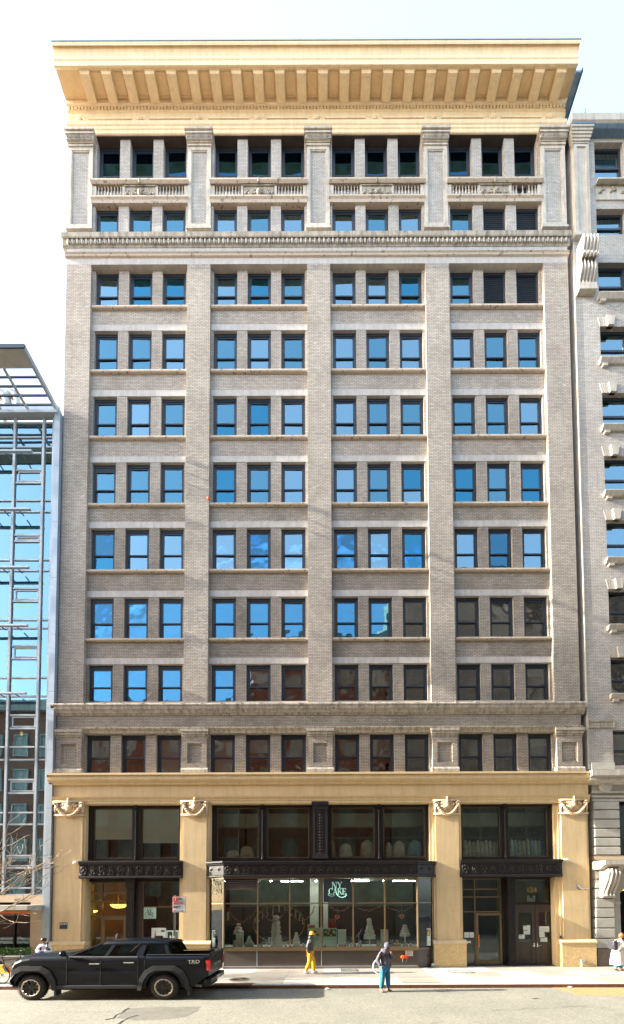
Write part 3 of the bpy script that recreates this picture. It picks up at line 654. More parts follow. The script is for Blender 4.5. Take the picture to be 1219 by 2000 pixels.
# ---- ground floor pilasters
GP = [(103, 165), (353, 408), None, (847, 902), (1093, 1152)]
gx = []
for i, g in enumerate(GP):
    if not g: gx.append(None); continue
    a, b = WX(g[0], 1700, -.1), WX(g[1], 1700, -.1); gx.append((a, b)); mid = (a+b)/2
    zbt = WZ(1838, -.2)
    P('shopfront_pilaster', MB().box(a, b, -.06, .7, .0, ze0), M_TAN)
    ins = .12
    P('pilaster_face', MB().box(a+ins, b-ins, -.12, -.061, zbt, WZ(1593)), M_TAN)
    P('pilaster_base_block', MB().box(a-.08, b+.12, -.26, .3, 0, zbt-.17), M_TANR, bevel=.01)
    P('pilaster_base_cap', MB().prx([(.3, zbt-.17), (-.27, zbt-.17), (-.29, zbt-.14), (-.29, zbt-.09), (-.2, zbt-.02), (-.14, zbt+.03), (.3, zbt+.03)], a-.11, b+.15), M_TAN)
    for pz in (1690, 1735, 1780): P('pilaster_joint', MB().box(a+ins+.005, b-ins-.005, -.1212, -.1205, WZ(pz)-.006, WZ(pz)+.006), M_SILL)
    # festooned capital
    cz = WZ(1578); w = (b-a)/2; c_ = MB()
    c_.box(a+.02, b-.02, -.17, -.06, WZ(1593), WZ(1590)); c_.box(a+.06, b-.06, -.14, -.06, WZ(1590), WZ(1565))
    c_.box(a-.02, b+.02, -.21, -.06, WZ(1567), WZ(1564.5))
    for sg in (-1, 1):
        c_.tube([(mid+sg*(w-.16+.13*(1-t/9)*math.cos(t*.9)), -.2, WZ(1572)+.13*(1-t/9)*math.sin(t*.9)) for t in range(9)], .045, 6)
        c_.tube([(mid+sg*(w*.42+.1*(1-t/9)*math.cos(t*.9+2)), -.18, WZ(1572)+.1*(1-t/9)*math.sin(t*.9+2)) for t in range(8)], .035, 6)
        c_.tube([(mid+sg*(w-.15), -.2, WZ(1572)), (mid+sg*(w-.1), -.17, WZ(1582)), (mid+sg*(w-.12), -.16, WZ(1590))], [.06, .05, .02], 6)
    for q in range(15):
        t = -1+2*q/14; x = mid+t*(w-.2); z = WZ(1577)-.42*(1-t*t)
        c_.ball((x, -.2, z), .075, .09, .075, 7, 5)
    c_.ball((mid, -.2, WZ(1568)), .1, .1, .12, 8, 6); c_.ball((mid, -.19, WZ(1576)), .13, .08, .1, 8, 6); c_.ball((mid, -.22, WZ(1562)), .06, .06, .09, 7, 5)
    P('festoon_capital', c_, mat_cap, smooth=True)

# paler replacement bricks in the second brick pilaster
rq = random.Random(9)
rbm = MB().box(0, .22, -.004, .05, 0, .068).mesh('replaced_brick', M_LIGHTST); rbs = MB().box(0, .11, -.004, .05, 0, .068).mesh('replaced_brick', M_LIGHTST)
for k in range(46):
    q = rq.choice((rq.uniform(1120, 1345), rq.uniform(1190, 1290))); z = round(WZ(q)/.078)*.078+.005
    inst('replaced_brick', rq.choice((rbm, rbs, rbs)), B, (PIL[1][1]-rq.choice((.22, .34, .24, .46)) - (.0 if k % 9 else .5), 0, z))

# storm drain in the kerb and round cover on the pavement
xd0, xd1 = WX(415, 1930, KERB), WX(492, 1930, KERB)
t = thing('storm_drain', 'rusty storm drain mouth in the kerb just behind the parked truck', 'drain', (xd0, KERB, 0)); wd_ = xd1-xd0
MB().box(.12, wd_-.12, -.024, -.014, -.125, -.035).build('mouth', M_CRACK, t); MB().box(0, wd_, -.05, .45, .003, .012).build('drain_slab', M_RUST, t); MB().box(0, .1, -.04, -.013, -.13, .003).build('side_plate', M_RUST, t); MB().box(wd_-.1, wd_, -.04, -.013, -.13, .003).build('side_plate', M_RUST, t)
MB().box(-.2, wd_+.2, -.35, -.02, -.13, -.122).build('gutter_plate', M_GRATE, t)
x, y = G(468, 1913, 0); t = thing('manhole_cover', 'round iron cover in the pavement behind the parked truck', 'manhole cover', (x, y, .003)); MB().lathe([(.42, 0), (.42, .006), (.38, .007)], n=28).build('cover', M_GRATE, t)
for k in range(8):
    a = PI*k/8; MB().bar((-.34*math.cos(a), -.34*math.sin(a), .009), (.34*math.cos(a), .34*math.sin(a), .009), .02, .006).build('cover_rib', M_RUST, t)
M_TUBE = mat('shop_fill_tube', (0.8, 0.8, 0.75), 0.5, var=0, emis=((0.9, 1.0, 0.92), 4.0))  # glow of the extra tubes inside the shop
# ------------------------------------------------------------ shopfronts
def px(p, q, Y): return WX(p, q, Y)
YU = .12
ztU, zbU = WZ(1571, YU), WZ(1679, YU)
# jamb reveals between pilasters and openings
OPEN = [(WX(172, 1640, .1), WX(353, 1640, .1)), (WX(413, 1640, .1), WX(838, 1640, .1)), (WX(900, 1640, .1), WX(1080, 1640, .1))]
gaps = [(gx[0][1], OPEN[0][0]), (OPEN[0][1], gx[1][0]), (gx[1][1], OPEN[1][0]), (OPEN[1][1], gx[3][0]), (gx[3][1], OPEN[2][0]), (OPEN[2][1], gx[4][0])]
for a, b in gaps:
    if b-a > .02: P('jamb_moulding', MB().box(a, b+.02 if b-a > .05 else b, 0.0, .7, 0, ze0), M_TAN)
def upper_bay(x0, x1, panes, piers):
    P('window_surround', MB().box(x0, x1, YU, .5, ztU-.14, ztU+.05), M_BLACK)
    P('window_surround', MB().box(x0, x1, YU, .5, zbU-.02, zbU+.10), M_BLACK)
    xs = [x0]+[v for p in panes for v in p]+[x1]
    for a, b in zip(xs[0::2], xs[1::2]): P('window_mullion', MB().box(a, b, YU+.002, .5, zbU+.10, ztU-.14), M_BLACK)
    for a, b in panes:
        w = P('shop_window', MB().frame(a, b, zbU+.10, ztU-.14, .05, YU+.1, YU+.18), M_BRONZE)
        MB().box(a+.05, b-.05, YU+.13, YU+.138, zbU+.15, ztU-.19).build('pane', M_SHOP, w)
        yield w, a, b
    for p in piers:
        a, b = p
        q = MB(); q.box(a, b, YU-.1, YU+.05, zbU+.0, ztU+.02); P('iron_pier', q, M_BLACK)
def pc(l, q=1625): return [(WX(a, q, YU), WX(b, q, YU)) for a, b in l]
ws = list(upper_bay(OPEN[0][0], OPEN[0][1], pc([(181, 258), (275, 350)]), []))
for (w, a, b), fr in zip(ws, (.62, .70)): MB().box(a+.05, b-.05, YU+.15, YU+.162, ztU-.19-(ztU-zbU-.34)*fr, ztU-.19).build('roller_blind', M_BLIND, w)
ws2 = list(upper_bay(OPEN[1][0], OPEN[1][1], pc([(423, 505), (521, 604), (648, 732), (749, 831)]), []))
ws3 = list(upper_bay(OPEN[2][0], OPEN[2][1], pc([(903, 979), (993, 1072)]), []))
for (w, a, b), u in ((ws2[0], .5), (ws3[0], .5), (ws3[1], .5)):
    m_ = a+(b-a)*u; MB().box(m_-.012, m_+.012, YU+.2, YU+.24, zbU+.15, ztU-.19).build('inner_post', M_STEEL, w)
# slim colonnettes on the mullions
for p in (266, 513, 740, 986):
    x = WX(p, 1625, YU); c_ = MB().lathe([(.07, 0), (.07, .1), (.045, .16), (.04, .3), (.05, .34), (.035, .4), (.035, 2.3), (.05, 2.36), (.06, 2.45)], (x, YU-.03, zbU+.02), 10)
    c_.box(x-.09, x+.09, YU-.1, YU+.02, ztU-.15, ztU+.03); P('colonnette', c_, M_IRON, smooth=False)
# centre ornamental pier
a, b = WX(611, 1625, 0), WX(640, 1625, 0)
q = MB(); q.box(a, b, -.08, .2, zbU+.02, ztU+.02); q.box(a-.05, b+.05, -.16, .2, ztU-.1, ztU+.08); q.box(a-.03, b+.03, -.13, .2, ztU-.2, ztU-.1); q.box(a-.02, b+.02, -.12, .2, zbU+.02, zbU+.2); q.frame(a, b, zbU+.2, ztU-.2, .12, -.12, -.07)
P('iron_pier', q, M_IRON)
sc_ = MB()
for k in range(15):
    z = zbU+.35+k*(ztU-zbU-.75)/14; x = (a+b)/2
    sc_.tube([(x+.11*math.cos(t), -.10, z-.07*math.sin(t)) for t in [PI*u/6 for u in range(7)]], .025, 5); sc_.ball((x, -.1, z-.03), .05, .04, .05, 6, 4)
P('scale_ornament', sc_, M_IRON, kind='stuff')
# iron friezes
def frieze(x0, x1, Y, zb, zt, depth, name='iron_frieze', mid=None):
    n = P(name, MB().prx([(depth, zb), (Y-.02, zb), (Y-.06, zb+.03), (Y-.06, zb+.09), (Y, zb+.13), (Y, zt-.2), (Y-.05, zt-.17), (Y-.07, zt-.1), (Y-.12, zt-.07), (Y-.12, zt), (depth, zt+.02)], x0, x1), M_IRON)
    n_ = max(2, int((x1-x0)/.44)) | 1; hz = (zt-.2-zb-.13); zc = (zb+.13+zt-.2)/2
    for k in range(n_):
        x = x0+(k+.5)*(x1-x0)/n_
        o = MB()
        q_ = 1.0 if k % 2 == 0 else .72
        for sg in (-1, 1):
            o.tube([(sg*q_*(.03+.11*math.sin(t)), -.02, -.2+q_*hz*.5*t/1.6) for t in [u*.35 for u in range(9)]], .016, 5)
            o.ball((sg*.10*q_, -.02, .10*q_), .045*q_, .025, .035, 6, 5); o.ball((sg*.06*q_, -.02, -.05), .03*q_, .02, .05, 6, 5)
        o.ball((0, -.02, .17*q_), .04*q_, .03, .07*q_, 6, 5); o.ball((0, -.02, 0), .03, .03, .06, 6, 5)
        o.tube([(-.21, -.01, -.17), (-.1, -.01, -.21), (0, -.01, -.2), (.1, -.01, -.21), (.21, -.01, -.17)], .014, 5)
        inst('arabesque', o.mesh('arabesque', M_IRONL, True), n, (x, Y, zc), scale=(1, 1, hz/.48))
    return n
M_IRONL = mat('worn_cast_iron_relief', (0.021, 0.019, 0.02), 0.4, metal=0.3, var=0.2)
zfb, zft = WZ(1714, -.15), WZ(1680, -.2)
frieze(WX(154, 1697, -.2), WX(356, 1697, -.2), -.16, zfb, zft, .5)
frieze(WX(900, 1697, -.2), WX(1099, 1697, -.2), -.16, zfb, zft, .5)
YBY = -.50
xb0, xb1 = WX(437, 1780, YBY), WX(816, 1780, YBY); xs0, xs1 = WX(407, 1780, 0), WX(848, 1780, 0)
zfb2, zft2 = WZ(1713, YBY), WZ(1681, YBY-.1)
frieze(WX(437, 1697, YBY), WX(816, 1697, YBY), YBY-.04, zfb2, zft2, .5, 'bay_frieze')
for (x0, y0, x1, y1) in ((xs0-.06, -.05, xb0, YBY), (xb1, YBY, xs1+.06, -.05)):
    L = math.hypot(x1-x0, y1-y0); an = math.atan2(y1-y0, x1-x0)
    s_ = P('bay_frieze_return', MB().prx([(.3, zfb2), (-.02, zfb2), (-.06, zfb2+.03), (-.06, zfb2+.09), (0, zfb2+.13), (0, zft2-.2), (-.05, zft2-.17), (-.07, zft2-.1), (-.12, zft2-.07), (-.12, zft2), (.3, zft2+.02)], 0, L), M_IRON)
    s_.location = (x0, y0, 0); s_.rotation_euler = (0, 0, an)
    for u in (.25, .7):
        MB().tube([(.08*math.cos(t)*(1-t/9), 0, .1*math.sin(t)*(1-t/9)) for t in [u_*.7 for u_ in range(10)]], .02, 5).build('arabesque', M_IRONL, s_, (L*u, -.01, (zfb2+zft2)/2))
# --- bay shop window
zs_, zt_ = WZ(1851, YBY), zfb2; ztr = WZ(1764, YBY)
P('bulkhead', MB().box(xb0, xb1, YBY+.02, -.0, .1, zs_-.14), M_BULK)
P('bulkhead_plinth', MB().box(xb0-.02, xb1+.02, YBY-.02, .0, 0, .1), M_GRANITE)
for p in (502, 628, 752):
    x = WX(p, 1865, YBY); P('panel_strip', MB().box(x-.02, x+.02, YBY+.005, YBY+.019, .12, zs_-.15), M_ALU)
P('panel_strip', MB().box(xb0+.05, xb1-.05, YBY+.0, YBY+.019, .10, .125), M_ALU)
P('bay_sill', MB().box(xb0-.03, xb1+.03, YBY-.06, 0, zs_-.14, zs_), M_BRONZE)
for (x0, y0, x1, y1) in ((xs0, .02, xb0, YBY), (xb1, YBY, xs1, .02)):
    L = math.hypot(x1-x0, y1-y0); an = math.atan2(y1-y0, x1-x0)
    s_ = P('bay_side', MB().box(0, L, .02, .06, 0, zs_-.1), M_BULK); s_.location = (x0, y0, 0); s_.rotation_euler = (0, 0, an)
    MB().frame(0, L, zs_-.1, zt_, .05, -.02, .06).box(.05, L-.05, 0, .05, ztr-.02, ztr+.03).build('side_frame', M_BRONZE, s_)
    MB().box(.05, L-.05, .02, .028, zs_-.05, ztr-.02).build('pane', M_SHOP, s_); MB().box(.05, L-.05, .02, .028, ztr+.03, zt_-.05).build('pane', M_SHOP, s_)
# corner posts
for x in (xb0, xb1): P('corner_post', MB().lathe([(.055, zs_-.0), (.055, zt_)], (x, YBY+.01, 0), 8), M_BRONZE)
mx = [xb0]+[WX(p, 1780, YBY) for p in (503.5, 566, 627.5, 690, 752)]+[xb1]
for k, x in enumerate(mx[1:-1]): P('shop_mullion', MB().box(x-.035, x+.035, YBY-.03, YBY+.08, zs_, zt_), M_BRONZE)
P('transom_bar', MB().box(xb0, xb1, YBY-.02, YBY+.07, ztr-.03, ztr+.03), M_BRONZE)
P('head_bar', MB().box(xb0, xb1, YBY-.02, YBY+.07, zt_-.06, zt_), M_BRONZE); P('sill_bar', MB().box(xb0, xb1, YBY-.02, YBY+.07, zs_, zs_+.05), M_BRONZE)
for k, (a, b) in enumerate(zip(mx, mx[1:])):
    w = P('lower_pane', MB().box(a+.035, b-.035, YBY+.02, YBY+.028, zs_+.05, ztr-.03), M_SHOP)
    if k == 0:
        zl_ = WZ(1736, YBY); P('upper_pane', MB().box(a+.05, b-.035, YBY+.02, YBY+.028, ztr+.03, zl_-.02), M_SHOP)
        P('vent_bar', MB().box(a+.03, b-.035, YBY-.01, YBY+.06, zl_-.02, zl_+.02), M_BRONZE)
        v = P('shop_vent', MB().box(a+.05, b-.035, YBY+.06, YBY+.07, zl_+.02, zt_-.06), M_DARK)
        z = zl_+.04
        while z < zt_-.1: MB().prx([(YBY-.01, z), (YBY+.04, z+.05), (YBY+.04, z+.062), (YBY-.01, z+.012)], a+.06, b-.045).build('louvre_blade', M_BULK, v); z += .085
    elif k != 3: P('upper_pane', MB().box(a+.035, b-.035, YBY+.02, YBY+.028, ztr+.03, zt_-.06), M_SHOP)
# hanging shop sign
a, b = WX(632, 1735, YBY), WX(686, 1735, YBY)
sg = thing('shop_sign', 'dark square sign reading NY CAKE set in the top of the shop window', 'sign', ((a+b)/2, YBY-.01, ztr+.05), 0)
hw = (b-a)/2; hh = zt_-.08-ztr-.05
MB().box(-hw, hw, 0, .05, 0, hh).build('sign_panel', M_SIGNB, sg, bevel=.01)
serif('NY', .31, -.02, hh*.58, -.012, -.001).build('word_ny', M_SIGNT, sg)
serif('CAKE', .30, 0, hh*.32, -.014, -.001, sx=.88).build('word_cake', M_SIGNT, sg)
MB().tube([(-.02+.02*t, -.008, hh*.34-.035*t) for t in range(3)]+[(.05+.09*u, -.008, hh*.235-.045*math.sin(u*.9)) for u in range(0, 4)]+[(.42, -.008, hh*.26), (.44, -.008, hh*.34), (.38, -.008, hh*.37), (.28, -.008, hh*.35)], [.02]*5+[.024]*3+[.018, .012, .01, .008][:3], 5) if False else None
sw = [(-.05, hh*.36), (.02, hh*.28), (.12, hh*.215), (.24, hh*.195), (.36, hh*.225), (.43, hh*.30), (.42, hh*.37), (.34, hh*.38)]
MB().tube([(x, -.008, z) for x, z in sw], [.02, .022, .024, .022, .018, .012, .009, .007], 6).build('swash', M_SIGNT, sg)
sw = [(-.38, hh*.40), (-.44, hh*.33), (-.38, hh*.27), (-.25, hh*.25), (-.12, hh*.28)]
MB().tube([(x, -.008, z) for x, z in sw], [.006, .008, .008, .007, .005], 6).build('swash', M_SIGNT, sg)
# shop interior
zsc = zt_+.02
P('shop_ceiling', MB().box(xs0-.1, xs1+.1, .55, 5.6, zsc+.3, zsc+.4), M_CEIL); P('bay_soffit', MB().box(xb0, xb1, YBY+.08, .55, zsc, zsc+.05), M_BULK)
P('shop_back_wall', MB().box(xs0-.2, xs1+.2, 5.5, 5.6, 0, zsc+.4), M_WALLI)
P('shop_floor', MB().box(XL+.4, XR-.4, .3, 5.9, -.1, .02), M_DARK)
P('display_floor', MB().box(xs0+.1, xs1-.1, .0, 1.2, zs_-.3, zs_-.01), M_INTW) if False else P('display_floor', MB().prz([(xb0+.05, YBY+.09), (xb1-.05, YBY+.09), (xs1-.1, .1), (xs1-.1, 1.2), (xs0+.1, 1.2), (xs0+.1, .1)], zs_-.12, zs_-.002), M_WHITE)
P('interior_partition', MB().box(WX(360, 1780, 1), WX(400, 1780, 1), .7, 5.5, 0, zsc+.4), M_WALLI); P('interior_partition', MB().box(WX(850, 1780, 1), WX(892, 1780, 1), .7, 5.5, 0, zsc+.4), M_WALLI)
P('display_backing', MB().box(xs0+.1, xs1-.1, 1.9, 1.95, 0, ztr-.15), M_DARK)
for p, w_ in ((614, .22), (636, .12)): P('interior_column', MB().box(WX(p, 1780, .9)-w_, WX(p, 1780, .9)+w_, .8, 1.1, zs_, zsc+.3), M_MINTW) if False else P('interior_column', MB().box(WX(p, 1780, .9)-w_, WX(p, 1780, .9)+w_, .8, 1.1, zs_, zsc+.3), M_ICING)
for p, q, y0 in ((470, 1745, 2.4), (545, 1752, 2.2), (700, 1750, 2.6), (770, 1742, 2.3)):
    x = WX(p, q, y0); P('ceiling_duct', MB().tube([(x-1.1, y0, zsc+.1), (x+1.1, y0, zsc+.05)], .10, 8), M_CEIL)
for k in range(9):
    x = WX(450+k*42, 1740, 1.2); P('track_lamp', MB().lathe([(.035, 0), (.06, -.12), (.06, -.14)], (x, .12, zsc-.02), 8), M_WHITE)
    P('lamp_lens', MB().lathe([(.055, -.142), (.055, -.155), (.01, -.157)], (x, .12, zsc-.02), 8), M_TRACK)
P('lamp_track', MB().box(xs0+.4, xs1-.4, .09, .15, zsc-.02, zsc-.001), M_WHITE)
for p in (480, 570, 700, 790):  # tubes added to brighten the dark shop ceiling
    x = WX(p, 1740, 2.2); P('ceiling_fill_tube', MB().tube([(x-.6, 2.3, zsc-.05), (x+.6, 2.3, zsc-.05)], .022, 8), M_TUBE)
# second-floor showroom interior
P('showroom_floor', MB().box(XL+.4, XR-.4, .5, 5.9, zfb+.45, zfb+.55), M_WALLI)
P('showroom_ceiling_beam', MB().box(XL+.4, XR-.4, 2.0, 2.4, WZ(1600)-.0, WZ(1571)), M_CEIL)
P('showroom_wall', MB().box(XL+.4, XR-.4, 4.4, 4.5, zfb+.5, WZ(1540)), M_WALLI)
P('showroom_divider', MB().box(WX(358, 1625, .6), WX(402, 1625, .6), .6, 4.4, zfb+.5, WZ(1560)), M_WALLI)
# --- left entrance (below bay 1)
YE = .45
x0, x1 = WX(172, 1790, .3), WX(353, 1790, .3)
zE = zfb
P('entrance_head', MB().box(x0, x1, .28, .7, WZ(1721, YE), zE+.02), M_BLACK)
xp0, xp1 = WX(248, 1790, .15), WX(263, 1790, .15)
def iron_pier(xp0, xp1):
    q = MB(); q.box(xp0, xp1, .05, .5, 0, zE); q.box(xp0-.06, xp1+.06, -.02, .5, zE-.14, zE); q.box(xp0-.03, xp1+.03, .0, .5, zE-.45, zE-.14); q.box(xp0-.05, xp1+.05, -.01, .5, 0, .14)
    p = P('iron_pier', q, M_BLACK)
    g = MB(); n = 30
    for k in range(n):
        z = .35+k*(zE-.95)/n; x = (xp0+xp1)/2+.02; g.tube([(x+.07*math.cos(t), .045, z-.05*math.sin(t)) for t in [PI*u/5 for u in range(6)]], .018, 5)
    g.build('guilloche', M_IRONL, p, kind='stuff')
iron_pier(xp0, xp1)
xe0, xe1 = WX(173, 1790, YE), WX(249, 1790, YE)
zt1_ = WZ(1722, YE)
def grid_front(name, X, Z, door=None, m=M_BRONZE, Y=YE, bw=.06):
    "storefront grid: X, Z lists of bar positions"
    f = MB()
    for x in X: f.box(x-bw/2, x+bw/2, Y, Y+.1, Z[0], Z[-1])
    for z in Z: f.box(X[0]+bw/2+.001, X[-1]-bw/2-.001, Y+.002, Y+.098, z-bw/2, z+bw/2)
    o = P(name, f, m)
    for a, b in zip(X, X[1:]):
        for c_, d in zip(Z, Z[1:]):
            MB().box(a+bw/2, b-bw/2, Y+.04, Y+.048, c_+bw/2, d-bw/2).build('pane', M_SHOP, o)
    return o
XA = [xe0+.03, WX(199, 1780, YE), xe1]
grid_front('entrance_screen', XA, [.03, WZ(1788, YE), WZ(1759, YE), WZ(1742, YE), zt1_-.03])
d0, d1 = XA[1]+.03, XA[2]-.03; zd = WZ(1788, YE)-.03
dr = P('entrance_door', MB().frame(d0, d1, .04, zd, .12, YE-.03, YE+.03), M_BRONZE)
MB().frame(d0+.12, d1-.12, .16, zd-.12, .03, YE-.01, YE+.01).build('door_bead', M_AMBERW, dr)
MB().tube([(d1-.08, YE-.08, 1.0), (d1-.08, YE-.08, 1.35)], .018, 6).build('pull_handle', M_CHROME, dr)
# lobby behind with amber bowl lamps
lx0, lx1 = XL+.4, WX(270, 1790, 1)
P('lobby_wall', MB().box(lx0, lx1, 3.4, 3.5, 0, zE+.2), M_AMBERW); P('lobby_ceiling', MB().box(lx0, lx1+1.2, .6, 3.5, zE+.0, zE+.08), M_CEIL)
P('lobby_partition', MB().box(lx1-.15, lx1-.05, .72, 3.4, 0, zE), M_AMBERW)
for p, q, r_, Y, lb in ((232, 1769, .42, 1.5, 'lit amber glass bowl lamp hanging behind the left entrance transom'), (183, 1780, .20, 2.6, 'small lit amber bowl lamp deep in the left lobby')):
    x, z = W(p, q, Y); t = thing('pendant_lamp', lb, 'lamp', (x, Y, z))
    MB().lathe([(.02, -r_*.32), (r_*.5, -r_*.28), (r_*.85, -r_*.08), (r_, .1*r_+.02), (r_*.97, .1*r_+.03), (r_*.5, -.15*r_)], n=20).build('bowl', M_LAMP, t, smooth=True)
    for k in range(3):
        a = 2*PI*k/3; MB().tube([(r_*.9*math.cos(a), r_*.9*math.sin(a), .04), (.0, 0, zE-z)], .008, 5).build('chain', M_GOLD, t)
x = WX(230, 1771, YE); text('118', .30, (x, YE+.03, WZ(1771, YE)), M_INK, thing('house_number', 'dark gilt numerals 118 on the transom of the left entrance', 'house number', (0, 0, 0)), 'numerals')
# --- shop side window right of the pier in bay 1
YV = .35
xv0, xv1 = WX(278, 1790, YV), WX(352, 1790, YV)
P('side_window_jamb', MB().box(xp1, xv0, .3, .6, 0, zE), M_DOORBR)
zv = WZ(1846, YV)
sh = P('side_window', MB().frame(xv0, xv1, zv, zE-.1, .06, YV, YV+.1).box(xv0+.06, xv1-.06, YV+.01, YV+.09, WZ(1770, YV)-.025, WZ(1770, YV)+.025), M_BRONZE)
MB().box(xv0+.06, xv1-.06, YV+.04, YV+.048, zv+.06, WZ(1770, YV)-.025).build('pane', M_SHOP, sh); MB().box(xv0+.06, xv1-.06, YV+.04, YV+.048, WZ(1770, YV)+.025, zE-.16).build('pane', M_SHOP, sh)
P('side_window_base', MB().box(xv0, xv1, YV, YV+.2, 0, zv), M_BULK)
P('side_window_backing', MB().box(xv0-.2, xv1+.2, 2.6, 2.7, 0, zE+.2), M_WALLI)
# --- right bay: glazed shop door, iron pier, double doors
xr0 = WX(903, 1800, YE); xr1 = WX(986, 1800, YE)
P('entrance_head', MB().box(WX(900, 1790, .3), WX(1080, 1790, .3), .28, .7, WZ(1717, YE), zE+.02), M_BLACK)
XA = [xr0+.02, WX(928, 1800, YE), WX(979, 1800, YE)]
grid_front('entrance_screen', XA, [.03, WZ(1782, YE), WZ(1753, YE), WZ(1738, YE), WZ(1718, YE)])
P('entrance_side_panel', MB().box(XA[-1]+.035, WX(994, 1800, YE)+.1, YE-.1, YE+.2, 0, zE), M_BLACK)
d0, d1 = XA[1]+.03, XA[2]+.02; zd = WZ(1785, YE)
dr = P('entrance_door', MB().frame(d0, d1, .03, zd, .11, YE-.04, YE+.03, wb=.2), M_BRONZE)
MB().tube([(d0+.10, YE-.10, .95), (d0+.10, YE-.10, 1.5)], .03, 8).build('pull_handle', M_ORANGE, dr)
MB().tube([(d0+.10, YE-.10, .90), (d0+.10, YE-.10, .95)], .02, 8).build('handle_end', M_CHROME, dr)
iron_pier(WX(992, 1800, .15), WX(1005, 1800, .15))
xt0, xt1 = WX(1006, 1800, YE), WX(1077, 1800, YE)
tz0, tz1 = WZ(1766, YE), WZ(1717, YE)
tr = P('transom_window', MB().frame(xt0, xt1, tz0, tz1, .05, YE, YE+.1), M_BLACK)
MB().box(xt0+.05, xt1-.05, YE+.05, YE+.058, tz0+.05, tz1-.05).build('pane', M_SHOP, tr)
P('vestibule_wall', MB().box(xt0-.1, xt1+.4, 2.0, 2.1, 0, tz1+.2), M_VEST) if False else P('vestibule_wall', MB().box(xt0-.1, XR-.5, 2.2, 2.3, 0, tz1+.2), mat('vestibule_olive_wall', (.22, .20, .09), .8))
P('vestibule_ceiling', MB().box(xt0-.1, XR-.5, .6, 2.2, tz1+.0, tz1+.1), M_CEIL)
P('entrance_side_panel', MB().box(WX(1077, 1800, YE), OPEN[2][1]+.05, .25, .7, 0, zE), M_BLACK)
t = thing('house_number', 'gilt numerals 124 on the transom above the double doors', 'house number', (WX(1039, 1740, YE), YE+.03, WZ(1740, YE)))
text('124', .36, (0, 0, 0), M_GOLD, t, 'numerals')
t = thing('emergency_light', 'white twin-head emergency light seen through the transom below the numerals 124', 'light', (WX(1038, 1761, .8), .8, tz0+.08))
MB().box(-.2, .2, 0, .1, 0, .18).build('case', M_WHITE, t, bevel=.01)
for s_ in (-.14, .14): MB().lathe([(.02, .18), (.07, .2), (.07, .3), (.02, .32)], (s_, .03, 0), 10).build('lamp_head', M_WHITE, t, smooth=True)
xm = (WX(1008, 1830, YE)+WX(1088, 1830, YE))/2
dw = (WX(1086, 1830, YE)-WX(1007, 1830, YE))/2
for s_ in (0, 1):
    a, b = (xt0, xt0+dw-.012) if s_ == 0 else (xt0+dw+.012, xt0+2*dw-.1)
    zt_d = tz0-.06; f = MB().frame(a, b, .03, zt_d, .17, YE, YE+.06, wb=.2)
    zm1, zm0 = WZ(1783, YE), WZ(1842, YE)
    f.box(a+.17, b-.17, YE, YE+.06, WZ(1852, YE), zm0); f.box(a+.17, b-.17, YE, YE+.06, zm1, zt_d-.17); f.box(a+.17, b-.17, YE+.02, YE+.05, .23, WZ(1852, YE))
    f.frame(a+.22, b-.22, .3, WZ(1855, YE)-.05, .03, YE+.005, YE+.03)
    d = P('brown_door', f, M_DOORBR); MB().box(a+.17, b-.17, YE+.03, YE+.037, zm0, zm1).build('pane', M_SHOP, d)
    hx = b-.07 if s_ == 0 else a+.07; sgn = -1 if s_ == 0 else 1
    h = MB().box(hx-.03, hx+.03, YE-.015, YE, WZ(1851, YE), WZ(1843, YE)); h.tube([(hx, YE-.02, WZ(1848, YE)), (hx, YE-.07, WZ(1848, YE)), (hx+sgn*.17, YE-.07, WZ(1848, YE))], .016, 6); h.ball((hx, YE-.03, WZ(1844, YE)), .025); h.build('lever_handle', M_CHROME, d)
    for z in ((1803, 1826, 1850, 1873) if s_ else ()): MB().box(b-.02, b+.01, YE-.02, YE, WZ(z+3, YE), WZ(z-3, YE)).build('hinge', M_CHROME, d)
P('door_frame', MB().box(xt0-.05, xt0+2*dw+.1, YE-.03, YE+.1, tz0-.06, tz0), M_BLACK)
MB().box(xt0+2*dw-.1, WX(1077, 1800, YE)+.02, YE-.03, YE+.08, 0, tz0-.06).build('door_jamb', M_BLACK, B)
P('red_interior_poster', MB().box(WX(1055, 1790, 1.2), WX(1075, 1790, 1.2), 1.5, 1.52, WZ(1815, 1.2), WZ(1780, 1.2)), M_REDP)
# ------------------------------------------------------------ left glass building
L = thing('glass_building', 'blue glass and silver aluminium building left of the loft building', 'building', (0, 0, 0))
def LP(name, mb, m, **k): return mb.build(name, m, L, **k)
YG = .05
lx = lambda p, q=1100: WX(p, q, YG)
colx = [-26, -21.5, WX(-54, 1100, YG), WX(24, 1100, YG), WX(81, 1100, YG), WX(102, 1100, YG)]
zroofL = WZ(812, YG)
RAILS = [825, 853, 872, 884, 976, 998, 1092, 1113, 1209, 1225, 1322, 1358, 1457, 1482, 1585, 1608, 1732, 1745]
MID = [(917, 942), (1042+2, 1056), (1148, 1173), (1260, 1285), (1395, 1421), (1521, 1547), (1669, 1693)]
zb_l = WZ(1745, YG)
LP('curtain_backing', MB().box(-27, colx[-1]+.2, .5, .55, WZ(1350, YG), zroofL), M_BLIND); LP('inner_wall', MB().box(-27, colx[-1]+.2, 1.6, 1.7, 0, WZ(1350, YG)), M_DARK)
for k, (r0, r1) in enumerate(zip([998, 1113, 1225, 1358, 1482, 1608], [976, 1092, 1209, 1322, 1457, 1585])): LP('floor_slab', MB().box(-27, colx[-1]+.2, .35, 1.6, WZ(r0, YG), WZ(r1, YG)), M_CEIL)
for k, x in enumerate(colx):
    w = .055 if k < 5 else .08; LP('mullion', MB().box(x-w, x+w, -.03, YG+.06, zb_l, zroofL), M_ALU)
